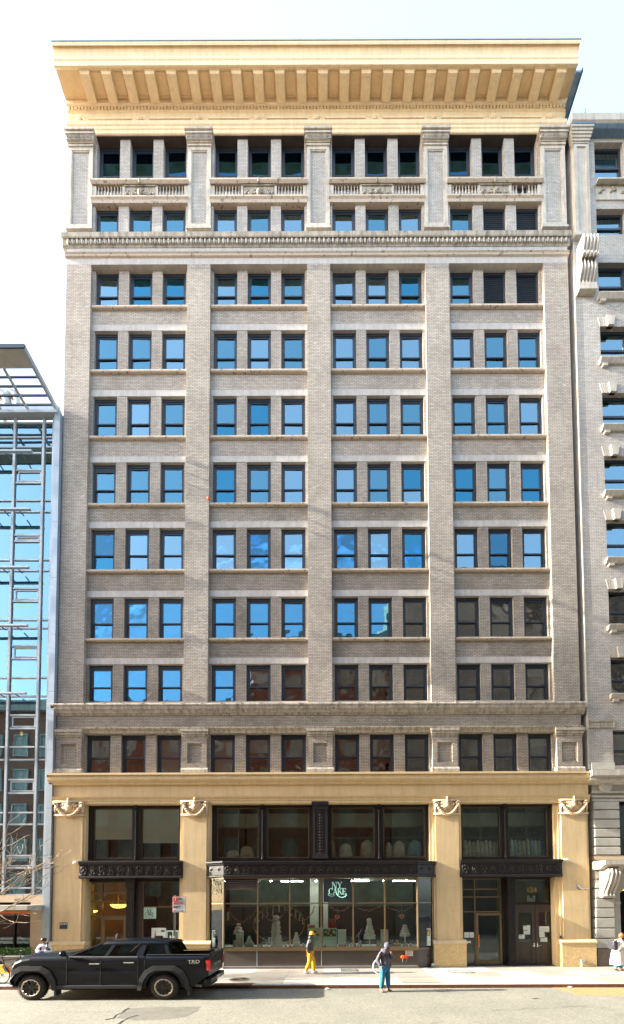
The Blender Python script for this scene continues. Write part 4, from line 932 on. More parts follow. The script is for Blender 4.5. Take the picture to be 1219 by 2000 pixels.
for a, b in zip(colx, colx[1:]):
    for r in RAILS: LP('rail', MB().box(a+.12, b-.12, .005, YG+.05, WZ(r, YG)-.038, WZ(r, YG)+.038), M_ALU)
zr = [WZ(r, YG) for r in RAILS]
for ci, (a, b) in enumerate(zip(colx, colx[1:])):
    for ri, (t_, u_) in enumerate(zip(zr, zr[1:])):
        ms = [m for m in MID if t_ > WZ(m[0], YG) > u_]
        cuts = [t_, u_]
        if ci in (1, 3) and ms: cuts = [t_, WZ(ms[0][0], YG), WZ(ms[0][1], YG), u_]
        for (p, q) in zip(cuts, cuts[1:]):
            LP('glass_pane', MB().box(a+.09, b-.09, YG, YG+.012, q+.05, p-.05), M_CURT, rotation=0)
        for c_ in cuts[1:-1]: LP('rail', MB().box(a+.1, b-.1, .0, YG+.05, c_-.04, c_+.04), M_ALU)
        if ci in (1, 3) and ms:
            LP('vent_frame', MB().frame(a+.22, b-.1, cuts[2]+.08, cuts[1]-.08, .05, .015, YG+.02), M_ALU)
    # sunshades
for r in (877, 991, 1105, 1219, 1352):
    z = WZ(r-2, -.55); s_ = LP('sunshade', MB().box(-26, colx[4]-.25, -.50, -.38, z-.02, z+.06), M_ALUL)
    x = -24.0
    while x < colx[4]-.4: MB().bar((x, -.5, z), (x+.0, -.06, z+.05), .03, .05).build('sunshade_bracket', M_SLATE, s_); x += .75
# corner fin panels
xf = [WX(101, 1100, YG)+.11, WX(108.5, 1100, YG), WX(113, 1100, YG), XL-.03]
LP('corner_post', MB().box(xf[0], xf[0]+.08, -.15, YG+.3, .9, zroofL+.1), M_ALU)
zc_ = zroofL; 
while zc_ > 1:
    z0_ = max(0.3, zc_-2.9); LP('corner_panel', MB().box(xf[1]-.03, xf[2]+.12, -.2, .3, z0_+.012, zc_), M_ALUL); zc_ = z0_
    if z0_ <= .3: break
LP('corner_recess', MB().box(xf[2]+.12, XL-.02, .0, .3, 0, zroofL), M_SLATE)
LP('parapet_rail', MB().box(-27, xf[2], -.25, .1, zroofL-.12, zroofL+.02), M_ALU); LP('parapet', MB().box(-27, xf[2]-.05, .0, .2, zroofL+.02, zroofL+.55), M_ALUL)
LP('roof_deck', MB().box(-27, XL-.03, .2, 14, zroofL-.3, zroofL-.1), M_SLATE)
# roof screen frame: leans back from the parapet
def R_(px_, py_): 
    # frame lies in a horizontal-ish canopy reaching forward to back above the roof
    return None
yc0, yc1 = 1.2, 5.5
hA = WZ(805, .1)
E0 = Vector((WX(119, 808, .1), .1, WZ(808, .1)))
def onp(p, q, Y): x, z = W(p, q, Y); return Vector((x, Y, z))
zcan = WZ(806, .1); XCR = WX(117, 805, .1)
def ycan(q): return 20.1*(1770-805)/(1770-q)-20.0
fr = thing('roof_pergola', 'flat steel pergola with a solid grey outer panel projecting from the glass building roof', 'pergola', (0, 0, 0))
MB().box(XCR-.14, XCR, ycan(670), .3, zcan-.05, zcan+.18).build('side_beam', M_ALU, fr)
MB().box(-30, XCR-.14, ycan(670), ycan(712), zcan, zcan+.12).build('canopy_panel', M_GSTONE, fr); MB().box(-30, XCR, ycan(670)-.05, ycan(670), zcan-.02, zcan+.16).build('panel_edge', M_NAVY, fr)
for q in (731, 750, 769, 788): MB().box(-30, XCR-.14, ycan(q)-.03, ycan(q)+.03, zcan, zcan+.08).build('cross_rail', M_NAVY, fr)
for p in (61, 8): x = WX(p, 806, .1); MB().box(x-.06, x+.06, ycan(712), .3, zcan-.08, zcan-.002).build('rafter', M_ALU, fr)
MB().bar((XCR-.1, .25, zcan), (XCR+.05, .1, zcan-1.2), .1, .1).build('knee_brace', M_ALU, fr)
for p, q in ((24, 792), (2, 792)):
    x, z = W(p, q, 1.4); t = thing('roof_duct', 'bent grey ventilation duct on the roof, %s' % ('showing full hood' if p > 10 else 'cut by the left picture edge'), 'duct', (x, 1.4, z))
    MB().tube([(-.3, 0, .1), (-.28, 0, .5), (-.05, 0, .68), (.25, 0, .5), (.38, 0, .1), (.36, 0, -.3)], [.2, .22, .24, .24, .22, .2], 10).build('hood', M_STEEL, t, smooth=True)
    MB().tube([(-.3, 0, -1.0), (-.3, 0, .1)], .14, 8).build('pipe', M_WHITE, t)
# stone base of the glass building
zst0 = WZ(1746, 0)
xo = WX(61, 1830, 0)
LP('stone_cladding', MB().box(xo, WX(96, 1800, 0), -.08, .3, 0, zst0), M_BEIGE); LP('stone_cladding', MB().box(-27, xo-.005, -.08, .3, WZ(1760, 0), zst0), M_BEIGE)
LP('stone_joint', MB().box(xo, WX(95, 1800, 0), -.084, -.08, WZ(1792, 0)-.01, WZ(1792, 0)+.01), M_GSTONE)
LP('wall_vent', MB().frame(WX(28, 1755, -.08), WX(43, 1755, -.08), WZ(1758, -.08), WZ(1752, -.08), .03, -.1, -.07), M_STEEL)
LP('silver_column', MB().box(WX(82.5, 1780, -.1), WX(90.5, 1780, -.1), -.12, .2, 0, zst0+.35), M_ALU)
LP('silver_column', MB().box(WX(92, 1780, -.1), WX(96.5, 1780, -.1), -.1, .2, 0, zst0+.35), M_ALUL)
LP('gap_panel', MB().box(WX(97, 1780, 0), XL, .02, .3, 0, zst0), M_SLATE)
ca_ = thing('awning', 'grey metal canopy with an orange edge over the glass building entrance', 'canopy', (0, 0, 0))
MB().prx([(.1, WZ(1765, -.1)), (-1.2, WZ(1766, -1.1)), (-1.2, WZ(1775, -1.1)), (.1, WZ(1776, -.1))], -27, WX(62, 1765, -.9)).build('canopy_slab', M_GSTONE, ca_)
MB().box(-27, xo-.02, -.06, .02, WZ(1782, 0), WZ(1777, 0)).build('orange_lintel', M_ORANGE, ca_)
LP('entrance_glass', MB().box(-27, xo, .2, .21, .3, WZ(1782, 0)), M_SHOP); LP('entrance_back_wall', MB().box(-27, xo+.5, 3.6, 3.7, 0, zst0), M_DARK); LP('entrance_ceiling', MB().box(-27, xo+.5, .3, 3.6, WZ(1780, 0), WZ(1775, 0)), M_DARK)
for p in (-40, 30): LP('entrance_mullion', MB().box(WX(p, 1800, .2)-.03, WX(p, 1800, .2)+.03, .12, .3, 0, WZ(1782, 0)), M_BLACK)
for p, q in ((1, 1378), (4, 1390), (42, 1408), (42, 1409)): pass
for p, q, lb in ((9, 1408, 'upper orange glowing lamp behind dark glass of the left building'), (12, 1417, 'lower orange glowing lamp beside the other at the left edge'), (42, 1433, 'single orange glowing lamp in the second glass column of the left building')):
    x, z = W(p, q, .9); MB().ball((x, .9, z), .07, .07, .11).build('glowing_lamp', M_LAMPW, None, smooth=True, label=lb, cat='lamp')
# planter and hedge
pl = thing('planter_box', 'grey stone planter holding the clipped hedge at lower left', 'planter', (0, 0, 0))
xh = WX(56, 1860, -.7); zh0 = WZ(1866, -.9); zh1 = WZ(1850, -.6)
MB().box(-26, xh+.02, -1.0, -.35, 0, zh0).build('wall', M_PLANTER, pl); MB().box(-26, xh+.04, -1.04, -.3, zh0, zh0+.05).build('coping', M_GSTONE, pl)
rr = random.Random(3); hg = MB()
for k in range(5200):
    x = rr.uniform(-19, xh); y = rr.uniform(-.98, -.38); z = rr.uniform(zh0+.03, zh1)
    if rr.random() < .6: y = -.98+rr.random()*.12
    if rr.random() < .3: z = zh1-rr.random()*.06
    d = Vector((rr.uniform(-1, 1), rr.uniform(-1, 1), rr.uniform(-.6, 1))).normalized()*rr.uniform(.03, .06); e = d.cross(Vector((rr.uniform(-1, 1), rr.uniform(-1, 1), rr.uniform(-1, 1)))).normalized()*.025; c_ = Vector((x, y, z+rr.uniform(0, .05)))
    hg.quad(c_-d, c_+e, c_+d, c_-e)
hd = thing('hedge', 'low clipped green hedge in the grey planter', 'hedge', (0, 0, 0))
hg.build('foliage', M_LEAF, hd, kind='stuff'); MB().box(-19, xh-.06, -.9, -.45, zh0, zh1-.08).build('hedge_core', M_GREEN, hd)
# ------------------------------------------------------------ right building
Rb = thing('stone_building', 'pale grey brick building with scroll bracket and banded stone base at the right edge', 'building', (0, 0, 0))
def RP(name, mb, m, **k): return mb.build(name, m, Rb, **k)
xm0 = WX(1124, 600, 0)
x_e = 26.0
zRt = WZ(222, 0)
xg0 = XR+.02
RP('recessed_strip', MB().box(xg0, xm0, .55, .9, 0, WZ(262, .5)), M_BRICK2)
WINR = [(280, 350, 1155), (410, 460, 1160), (515, 583, 1165), (640, 708, 1170), (770, 838, 1175), (893, 966, 1181), (1018, 1096, 1186), (1153, 1226, 1190), (1287, 1360, 1195), (1428, 1497, 1200)]
xw0 = WX(1181, 930, .0); xw1 = xw0+1.5
zprev = zRt-.6
RP('brick_pier', MB().box(xm0, xw0, 0, .9, WZ(1505, 0), zprev), M_BRICK3)
RP('brick_pier', MB().box(xm0-.03, xm0+.03, -.02, .9, WZ(1505, 0), WZ(470, 0)), M_GSTONEL)
RP('brick_pier', MB().box(xw1, x_e, 0, .9, WZ(1505, 0), zprev), M_BRICK3)
for k, (t_, b_, p_) in enumerate(WINR):
    zt_w, zb_w = WZ(t_, 0), WZ(b_, 0)
    RP('brick_spandrel', MB().box(xw0, xw1, 0.0, .9, zt_w, zprev), M_BRICK3)
    zprev = zb_w
    if 2 <= k <= 8:
        RP('window_sill', MB().prx([(.5, zb_w-.22), (-.1, zb_w-.22), (-.22, zb_w-.05), (-.22, zb_w), (.5, zb_w)], xw0-.12, xw1+.12), M_GSTONEL)
        RP('sill_bracket', MB().box(xw0+.02, xw0+.28, -.12, 0, zb_w-.36, zb_w-.22), M_GSTONEL)
        if k < 8:
            zn = WZ(WINR[k+1][0], 0); cxk = (xw0+xw1)/2-.22; RP('keystone', MB().pry([(cxk-.15, zn), (cxk+.15, zn), (cxk+.22, zn+.52), (cxk-.22, zn+.52)], -.09, .1), M_GSTONEL)
            for q in range(6):
                x = xw0+.0+q*.095; RP('arch_voussoir', MB().pry([(x, zn+.01), (x+.075, zn+.01), (x+.075-.12+.02*q, zn+.5), (x-.12+.02*q, zn+.5)], -.012, .02), M_GSTONEL)
        zprev = zb_w-.22
    w, h = xw1-xw0, zt_w-zb_w; o = RP('window', MB().frame(0, w, 0, h, .1, .0, .12), M_NAVY); o.location = (xw0, .2, zb_w)
    MB().box(.1, w-.1, .05, .06, .1, h-.1).build('pane', M_GLASSP if k < 7 else M_GLASSN, o); MB().box(.1, w-.1, .0, .1, h*.45-.05, h*.45+.05).build('meeting_rail', M_NAVY, o)
    if k in (0, 2, 4, 6, 8, 9): MB().box(.1, w-.1, .15, .16, h*.35, h-.1).build('blind', M_BLIND, o)
RP('brick_spandrel', MB().box(xw0, xw1, 0, .9, WZ(1505, 0), zprev), M_BRICK3)
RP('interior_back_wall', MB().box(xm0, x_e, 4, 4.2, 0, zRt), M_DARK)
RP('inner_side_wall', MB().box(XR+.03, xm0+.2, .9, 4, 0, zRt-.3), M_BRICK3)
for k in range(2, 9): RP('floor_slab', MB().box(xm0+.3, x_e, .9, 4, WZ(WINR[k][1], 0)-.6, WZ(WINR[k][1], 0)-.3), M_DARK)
for (a_, b_, pj, m) in ((238, 222, .45, M_GSTONEL), (246, 240, .38, M_BLUEM)):
    RP('parapet_cornice', MB().prx([(.6, WZ(a_, -pj)), (-pj+.1, WZ(a_, -pj)), (-pj, WZ(a_, -pj)+.08), (-pj, WZ(b_, -pj)), (.6, WZ(b_, -pj)+.02)], xg0+.15, x_e), m)
xq0, xq1 = WX(1122, 350, -.2), WX(1152, 350, -.2)
RP('panelled_pilaster', MB().box(xq0, xq1, -.15, 0, WZ(463, -.15), WZ(272, -.15)), M_GSTONEL)
RP('pilaster_panel_frame', MB().frame(xq0, xq1, WZ(463, -.15), WZ(285, -.15), .17, -.2, -.15), M_GSTONEL)
cpm = MB()
for q in range(6): cpm.box(xq0-.03-.03*q, xq1+.03+.03*q, -.2-.04*q, 0, WZ(283, -.2)+.12*q, WZ(283, -.2)+.12*(q+1))
RP('pilaster_capital', cpm, M_GSTONEL); RP('capital_flashing', MB().box(xq0-.2, xq1+.2, -.42, 0, WZ(283, -.2)+.72, WZ(283, -.2)+.82), M_BLUEM)
RP('carved_panel', MB().box(xw0, x_e, -.05, 0, WZ(395, 0), WZ(362, 0)), M_GSTONEL)
cv = MB()
for dx, dz in ((.2, .1), (.35, .25), (.75, .15), (.85, .3), (.95, .2), (1.35, .1), (1.5, .25)): cv.ball((xw0+dx, -.07, WZ(392, 0)+dz+.2), .1, .06, .08, 7, 5)
RP('carved_leaves', cv, M_STONED)
RP('balcony_ledge', MB().prx([(.3, WZ(352, -.1)), (-.25, WZ(352, -.2)), (-.28, WZ(352, -.2)-.12), (-.1, WZ(358, -.1)-.1), (.3, WZ(360, 0))], xw0-.03, x_e), M_GSTONEL)
# big scroll bracket
bx0, bx1 = WX(1135, 520, -.4), WX(1168, 520, -.4)
zt_s, zb_s = WZ(465, -.5), WZ(572, -.1)
H_ = zt_s-zb_s
prof = []
for k in range(25):
    t_ = k/24; z = zt_s-H_*t_; y = -.08-.45*(math.cos(min(1, t_*1.25)*PI/2)**1.2) - .10*math.sin(t_*PI*4)*(1 if t_ > .3 else .4)
    prof.append((min(y, -.1), z))
sb = RP('scroll_bracket', MB().prx(prof+[(.0, zb_s), (.0, zt_s)], bx0, bx1), M_GSTONEL)
for q in range(5):
    x = bx0+.08+q*(bx1-bx0-.16)/4; MB().tube([(x, y-.02, z) for y, z in prof], .06, 6).build('scroll_rib', M_GSTONEL, sb, smooth=True)
lf = MB()
for k in range(9): lf.ball((bx0+(k+.5)*(bx1-bx0)/9, -.47, zt_s-H_*.38+.06*(k % 2)), .07, .08, .13, 7, 5)
lf.build('leaf_collar', M_GSTONEL, sb, smooth=True); MB().box(bx0-.03, bx1+.03, -.28, 0, zb_s-.1, zb_s+.25).build('bracket_foot', M_GSTONEL, sb)
# string between upper and lower wall
RP('panel_course', MB().frame(xm0, xw0+.1, WZ(1424, 0), WZ(1410, 0), .07, -.06, .0), M_STONED); RP('panel_course_field', MB().box(xm0+.07, xw0+.03, -.03, -.001, WZ(1424, 0)+.07, WZ(1410, 0)-.07), M_STONED)
RP('plinth_band', MB().box(xm0+.1, xw0+.02, -.05, 0, WZ(1505, 0), WZ(1492, 0)), M_GSTONE)
# ground storeys: cornice, banded ashlar
zc0, zc1 = WZ(1528, -.3), WZ(1505, -.5)
RP('base_cornice', MB().prx([(.6, zc0-.1), (-.1, zc0-.1), (-.2, zc0), (-.35, zc0+.05), (-.35, zc1-.3), (-.5, zc1-.28), (-.5, zc1), (.6, zc1+.02)], WX(1157, 1515, -.5), x_e), M_GSTONEL)
RP('base_frieze', MB().box(WX(1156, 1550, 0), x_e, -.02, .6, WZ(1568, 0), zc0-.1), M_GSTONE)
for k, (p0, p1) in enumerate(((1568, 1563), (1561, 1557), (1552, 1549))): RP('base_moulding', MB().box(WX(1155, 1560, 0), x_e, -.08-.03*k, .6, WZ(p0, 0), WZ(p1, 0)), M_GSTONE)
RP('round_boss', MB().lathe([(.02, -.14), (.28, -.12), (.32, -.05), (.32, 0)], (WX(1181, 1539, 0), -.02, WZ(1539, 0)), 20, 'y'), M_GSTONE, smooth=False)
xb_ = WX(1158, 1620, 0); xbr = WX(1208, 1620, 0)
ys = [1568, 1585, 1603, 1621, 1639, 1656, 1673]
for a_, b_ in zip(ys, ys[1:]): RP('ashlar_block', MB().box(xb_, xbr, -.12, .2, WZ(b_, 0)+.03, WZ(a_, 0)-.02), M_GSTONE, bevel=.03)
RP('ashlar_backing', MB().box(xb_+.03, xbr-.03, .0, .8, 0, WZ(1568, 0)), M_GSTONE)
RP('upper_shop_glass', MB().box(xbr-.03, x_e, .3, .31, WZ(1673, 0), WZ(1568, 0)), M_SHOP); RP('dark_window_frame', MB().frame(xbr-.03, x_e, WZ(1673, 0), WZ(1568, 0), .1, .2, .4), M_BLACK)
RP('band_course', MB().box(xb_, x_e, -.1, .6, WZ(1682, 0), WZ(1674, 0)), M_BEIGE)
ys = [1720, 1738, 1757, 1776, 1795, 1815, 1835, 1855]
xr_ = WX(1197, 1780, 0)
for a_, b_ in zip([1690, 1703]+ys, [1703, 1720]+ys[1:]+[1855]):
    if a_ == b_: continue
    RP('ashlar_block', MB().box(WX(1160, a_, 0), xr_, -.14, .2, WZ(b_, 0)+.03, WZ(a_, 0)-.015), M_GSTONE, bevel=.03)
RP('granite_base', MB().box(WX(1163, 1870, 0)+.02, xr_+.03, -.16, .3, 0, WZ(1855, 0)), M_GRANITE)
RP('arch_jamb', MB().box(xr_, WX(1204, 1800, 0), -.02, .6, 0, WZ(1765, 0)), M_GSTONE); RP('arch_impost', MB().box(xr_, WX(1209, 1765, 0), -.12, .6, WZ(1768, 0), WZ(1763, 0)), M_GSTONE)
ah = MB(); xa, za_ = WX(1203, 1760, 0), WZ(1765, 0); n_ = 12; R0 = 2.0
pts = [(xa+R0-R0*math.cos(PI/2*k/n_), za_+1.1*math.sin(PI/2*k/n_)) for k in range(n_+1)]
ah.pry(pts[::-1]+[(xa, za_), (xr_-.0, za_), (xr_, WZ(1705, 0)), (xa+R0, WZ(1705, 0))][1:], -.04, .6) if False else None
for (p, q) in zip(pts, pts[1:]): ah.pry([p, q, (q[0], WZ(1682, 0)), (p[0], WZ(1682, 0))], -.04, .6)
RP('arch_wall', ah, M_GSTONE); RP('arch_wall', MB().box(xr_, xa, -.035, .6, za_, WZ(1682, 0)), M_GSTONE); RP('arch_wall', MB().box(xa+R0, x_e, -.035, .6, 0, WZ(1682, 0)), M_GSTONE)
RP('doorway_back', MB().box(xr_, x_e, 3.0, 3.1, 0, WZ(1682, 0)), M_DARK)
for p, q, lb in ((1213, 1738, 'amber light strip glowing in the dark arch of the right building'), (1203, 1756, 'small orange light at the spring of the right building arch')):
    x, z = W(p, q, .7); MB().ball((x, .7, z), .16 if p > 1205 else .06, .06, .05).build('glowing_lamp', M_LAMPW, None, label=lb, cat='lamp')
# hood with console bracket
zhd = WZ(1683, -.9); zhe = WZ(1692, -.9)
RP('door_hood', MB().prx([(0, zhe-.15), (-.6, zhe-.15), (-.85, zhe), (-1.0, zhe+.03), (-1.0, zhd), (0, zhd+.03)], WX(1158, 1688, -.1)-.0, x_e), M_GSTONEL)
cbp = [(-.1, zhe-.15), (-.8, zhe-.15), (-.85, zhe-.35), (-.7, zhe-.75), (-.45, zhe-1.15), (-.38, zhe-1.3), (-.42, zhe-1.42), (-.3, zhe-1.52), (-.1, zhe-1.5)]
cbk = RP('console_bracket', MB().prx(cbp, WX(1172, 1710, -.2), WX(1196, 1710, -.2)), M_GSTONEL)
for q in range(3):
    x = WX(1172, 1710, -.2)+.15+q*.17; MB().tube([(x, y-.02, z) for y, z in cbp[1:7]], .045, 6).build('console_rib', M_GSTONEL, cbk, smooth=True)
# slanted blue-grey brace beside the cornice
t = thing('roof_brace', 'blue-grey metal outrigger jutting out between the cream cornice and the right roof', 'brace', (0, 0, 0))
zbr = WZ(222, 0); xbr_ = WX(1107, 222, 0)
MB().box(xbr_-.16, xbr_+.12, -1.05, .2, zbr, zbr+.10).build('brace_panel', M_BLUEM, t); MB().box(xbr_+.12, xbr_+.17, -1.1, .2, zbr-.05, zbr+.14).build('brace_edge', M_NAVY, t)
MB().tube([onp(1143, 222, 0), onp(1143, 212, 0)], .03, 6).build('roof_vent_pipe', M_STEEL, None, label='short thin vent pipe on the right building parapet', cat='pipe')
# ------------------------------------------------------------ across the street, behind the camera (seen only in the glass)
def opposite(name, x0, x1, h, m, lb):
    t = thing(name, lb, 'building', (0, 0, 0))
    MB().box(x0, x1, -33, -21.5, 0, h).build('wall', m, t); MB().box(x0-.2, x1+.2, -21.5, -21.0, h-.9, h+.2).build('cornice', M_STONED, t)
    wm = MB().box(-.65, .65, -.03, .03, 0, 2.0).frame(-.8, .8, -.15, 2.15, .15, .0, .12).mesh('window', M_STONED); pm = MB().box(-.6, .6, -.06, -.035, .05, 1.95).mesh('pane', M_DARK)
    n = int((x1-x0)/2.6); fl = int((h-3)/3.6)
    for i in range(n):
        for j in range(fl):
            o = inst('window', wm, t, (x0+(i+.5)*(x1-x0)/n, -21.5, 4.2+j*3.6)); inst('pane', pm, o)
opposite('red_brick_building', -62, -8, 24, M_RED, 'red brick walk-up across the street, reflected in the lower windows')
opposite('orange_brick_building', -7.8, 7, 31, M_RED, 'taller red brick block across the street, reflected in the centre windows')
opposite('tan_brick_building', 7.2, 50, 38, M_BRICK2, 'tallest tan brick block across the street, reflected in the right windows')
# ------------------------------------------------------------ things in the shop window
YD = -.12
zfl = zs_-.002
def cake(pxc, top, bot, wpx, tiers, label, mats, Y=YD, stand=0, deco=None, box=0):
    x = WX(pxc, bot, Y); zt = WZ(top, Y); zb = WZ(bot, Y); w = (WX(pxc+wpx/2, bot, Y)-x)
    if zb < zfl+.15 and not stand: zt += zfl-zb; zb = zfl
    t = thing('cake', label, 'cake', (x, Y, zb)); H = zt-zb; z = 0
    if stand:
        h = zb-zfl; MB().lathe([(w*.7, -h), (w*.6, -h+.03), (.03, -h+.06), (.03, -.05), (w*1.1, -.03), (w*1.1, 0)], n=14).build('cake_stand', M_WHITE, t)
    if box: MB().box(-w, w, -w*.8, w*.8, 0, H*.42).build('gift_box', mats[0], t, bevel=.01); z = H*.42; H2 = H-z
    else: H2 = H
    for k in range(tiers):
        f = 1-.62*k/max(1, tiers-1) if tiers > 1 else 1
        r = w*f*(.8 if box else 1); h = H2/tiers
        MB().lathe([(r*.97, 0), (r, .02), (r, h-.02), (r*.95, h)], n=16).build('tier', mats[k % len(mats)], t, (0, 0, z), smooth=False)
        if deco:
            d = MB(); n = 12
            for q in range(n):
                a = 2*PI*q/n+k; d.ball((r*math.cos(a), r*math.sin(a), h*(.2+.6*random.random())), .028, .028, .028, 6, 4)
            d.build('sugar_flowers', deco, t, (0, 0, z), kind='stuff')
        z += h
    return t
def plinth(p0, p1, q0, lb, m=M_WHITE, Y=YD, q1=None):
    a, b = WX(p0, q0, Y), WX(p1, q0, Y); t = thing('display_plinth', lb, 'plinth', ((a+b)/2, Y+.1, zfl)); w = (b-a)/2; h = WZ(q0, Y)-zfl
    MB().box(-w, w, -.12, .12, 0, h).build('column', m, t, bevel=.008); MB().box(-w-.01, w+.01, -.13, .13, h, h+.02).build('top', m, t)
plinth(461, 474, 1824.5, 'pale plinth under the red-flowered cake at the left of the shop window', M_ICING)
cake(466, 1803, 1824, 20, 3, 'three-tier white cake covered in red flowers on a plinth', [M_ICING], Y=YD+.1, deco=M_ROSE)
cake(463, 1834, 1848, 15, 1, 'low round white cake with pink drips at the foot of the plinth', [M_WHITE], Y=YD-.15, deco=M_PINK)
cake(487, 1826, 1848, 16, 3, 'mint-white tiered cake on a square gift box left of the EAT CAKE letters', [M_ICING], box=1)
cake(579, 1819, 1848, 14, 3, 'mint-white tiered cake on a gift box right of the EAT CAKE letters', [M_ICING], box=1, deco=M_WHITE)
cake(722, 1800, 1833, 22, 4, 'tall four-tier white wedding cake with a pierced round topper', [M_ICING, M_WHITE], stand=1, deco=M_WHITE)
x, z = W(721, 1799, YD); 
tp = thing('cake_topper', 'round lacy cream topper standing on the tall four-tier cake', 'topper', (x, YD, z-.1))
MB().lathe([(.10, 0), (.12, .02), (.10, .04), (.06, .02)], n=14, axis='y').build('disc', M_ICING, tp, (0, 0, .13)); 
dm = MB()
for k in range(7): dm.ball((.07*math.cos(k*.9), -.01, .13+.07*math.sin(k*.9)), .03, .03, .03, 6, 4)
dm.build('sugar_roses', M_WHITE, tp, kind='stuff')
cake(791, 1807, 1828, 19, 4, 'four-tier white cake with pale flowers below the right heart', [M_ICING, M_WHITE], stand=1, deco=M_PINK)
plinth(744.5, 758, 1817, 'tall pale box standing in the shop window right of the tall cake', M_ICING)
plinth(660, 676, 1817, 'pale box standing in the shop window right of the pancake poster', M_ICING, Y=.3)
# sculpted tower
x, z = W(539, 1848, YD+.15); tw = thing('sculpted_tower', 'tall tapering white floral tower behind the EAT CAKE letters', 'sculpture', (x, YD+.2, zfl))
ht = WZ(1788, YD+.15)-zfl; MB().lathe([(.30, 0), (.26, ht*.15), (.2, ht*.4), (.15, ht*.7), (.13, ht), (.03, ht+.02)], n=14).build('tower_body', M_DRESS, tw)
rb = MB()
for k in range(150):
    h = random.random()*ht; r = .30-.17*h/ht*1.0; a = random.random()*2*PI; rb.ball(((r)*math.cos(a), r*math.sin(a), h), .035, .035, .03, 5, 4)
rb.build('sugar_blossoms', M_DRESS, tw, kind='stuff')
lt = thing('eat_cake_letters', 'freestanding mint-white slab letters spelling EAT CAKE in the shop window', 'letters', (WX(537, 1845, -.3), -.3, zfl))
s_ = WZ(1829.5, -.3)-WZ(1839.5, -.3)
for j, (word, sz, z) in enumerate((('EAT', s_, s_*1.0), ('CAKE', s_, 0))):
    X = -sum(GLY[c][0] for c in word)*sz*1.15/2
    for c in word:
        w_ = GLY[c][0]*sz*1.15; serif(c, sz*.96, X+w_/2, z+.0, -.0, .08, sx=1.1).build('letter_'+c.lower(), M_ICING, lt); X += w_
MB().box(-.62, .62, -.02, .12, -.0, .012).build('letter_base', M_ICING, lt)
for p, lb in ((600+8, 'pink and white hatbox on top of the poster boards'),):
    x = WX(p, 1813, YD+.05); z = WZ(1813, YD+.05); t = thing('hatbox', lb, 'box', (x, YD+.15, z)); MB().lathe([(.19, 0), (.19, .13)], n=18).build('box_body', M_PINK, t); MB().lathe([(.2, .13), (.2, .18), (.19, .185)], n=18).build('lid', M_DRESS, t)
x = WX(649, 1813, YD+.05); z = WZ(1813, YD+.05)
plinth(601, 627, 1813.2, 'white stand carrying the left recipe posters', M_WHITE, Y=.12); plinth(631, 657, 1813.2, 'white stand carrying the right recipe poster', M_WHITE, Y=.12)
t = thing('gift_box', 'red gift box with a pink XO topper behind the centre mullion', 'box', (x, YD+.2, z)); MB().box(-.18, .18, -.1, .1, 0, .25).build('box_body', M_ROSE, t, bevel=.01)
serif('XO', .22, 0, .27, -.01, .02).build('xo_topper', M_PINK, t)
# posters on the glass
def poster(p0, q0, p1, q1, Y, lb, art, m=M_PAPER, name='poster', lines=6, par=None):
    a, b = WX(p0, (q0+q1)/2, Y), WX(p1, (q0+q1)/2, Y); zt, zb = WZ(q0, Y), WZ(q1, Y); w, h = (b-a), zt-zb
    t = thing(name, lb, 'poster', (a, Y, zb)); MB().box(0, w, 0, .008, 0, h).build('sheet', m, t)
    art(t, w, h); return t
def art_food(cols, round_=True):
    def f(t, w, h):
        MB().box(w*.06, w*.94, -.002, 0, h*.56, h*.94).build('photo_print', cols[0], t)
        r = random.Random(len(cols)+int(w*1000))
        for k in range(9):
            x, z, s = w*r.uniform(.15, .85), h*r.uniform(.62, .88), w*r.uniform(.05, .11)
            MB().lathe([(s, 0), (s, -.002), (s*.5, -.003)], (x, -.003-.0004*k, z), 10, 'y').build('dish_print', cols[1+k % (len(cols)-1)], t)
        for k in range(5): MB().box(w*.12, w*(.9-.12*(k % 3)), -.002, 0, h*(.46-.075*k), h*(.475-.075*k)).build('text_line', M_STEEL, t)
        MB().lathe([(w*.07, 0), (w*.07, -.002)], (w*.2, -.001, h*.07), 8, 'y').build('round_mark', M_INK, t)
    return f
FD = [M_GREEN, M_PAPER, M_YEL, M_REDP, M_BEIGE]
poster(602, 1813, 627, 1849.5, YBY+.035, 'poster with rows of round dishes behind the person in mustard trousers', art_food([M_PAPER, M_AMBERW, M_PINK, M_GREEN, M_YEL]), M_MINT)
poster(630, 1813, 658, 1849.5, YBY+.035, 'poster of plated food just right of the centre mullion', art_food([M_GREEN, M_PAPER, M_AMBERW, M_YEL, M_DRESS]), M_MINT)
poster(822.5, 1814, 841, 1848, -.18, 'food poster in the narrow right side pane of the bay window', art_food([M_AMBERW, M_REDP, M_PAPER, M_YEL]), M_PAPER)
poster(415, 1816, 433, 1849, -.18, 'framed notice in the narrow left side pane of the bay window', art_food([M_SLATE, M_PAPER, M_STEEL]), M_MINT)
st = poster(443.5, 1776, 448, 1797, YBY+.034, 'narrow white and red sticker high on the left pane', lambda t, w, h: MB().box(0, w, -.002, 0, h*.8, h).build('red_head', M_REDP, t), M_PAPER, 'sticker')
def art_ny(t, w, h):
    serif('NY', h*.27, w*.5, h*.52, -.004, -.001).build('word_ny', M_INK, t); serif('CAKE', h*.27, w*.5, h*.26, -.006, -.001, sx=.85).build('word_cake', M_INK, t)
    MB().tube([(w*(.15+.7*k/10), -.004, h*(.2-.08*math.sin(PI*k/10))) for k in range(11)], .008, 5).build('swash', M_INK, t)
    for k in range(7): MB().box(w*(.2+.09*k), w*(.24+.09*k), -.002, 0, h*(.86+.03*math.sin(PI*k/6)), h*(.885+.03*math.sin(PI*k/6))).build('star_print', M_INK, t)
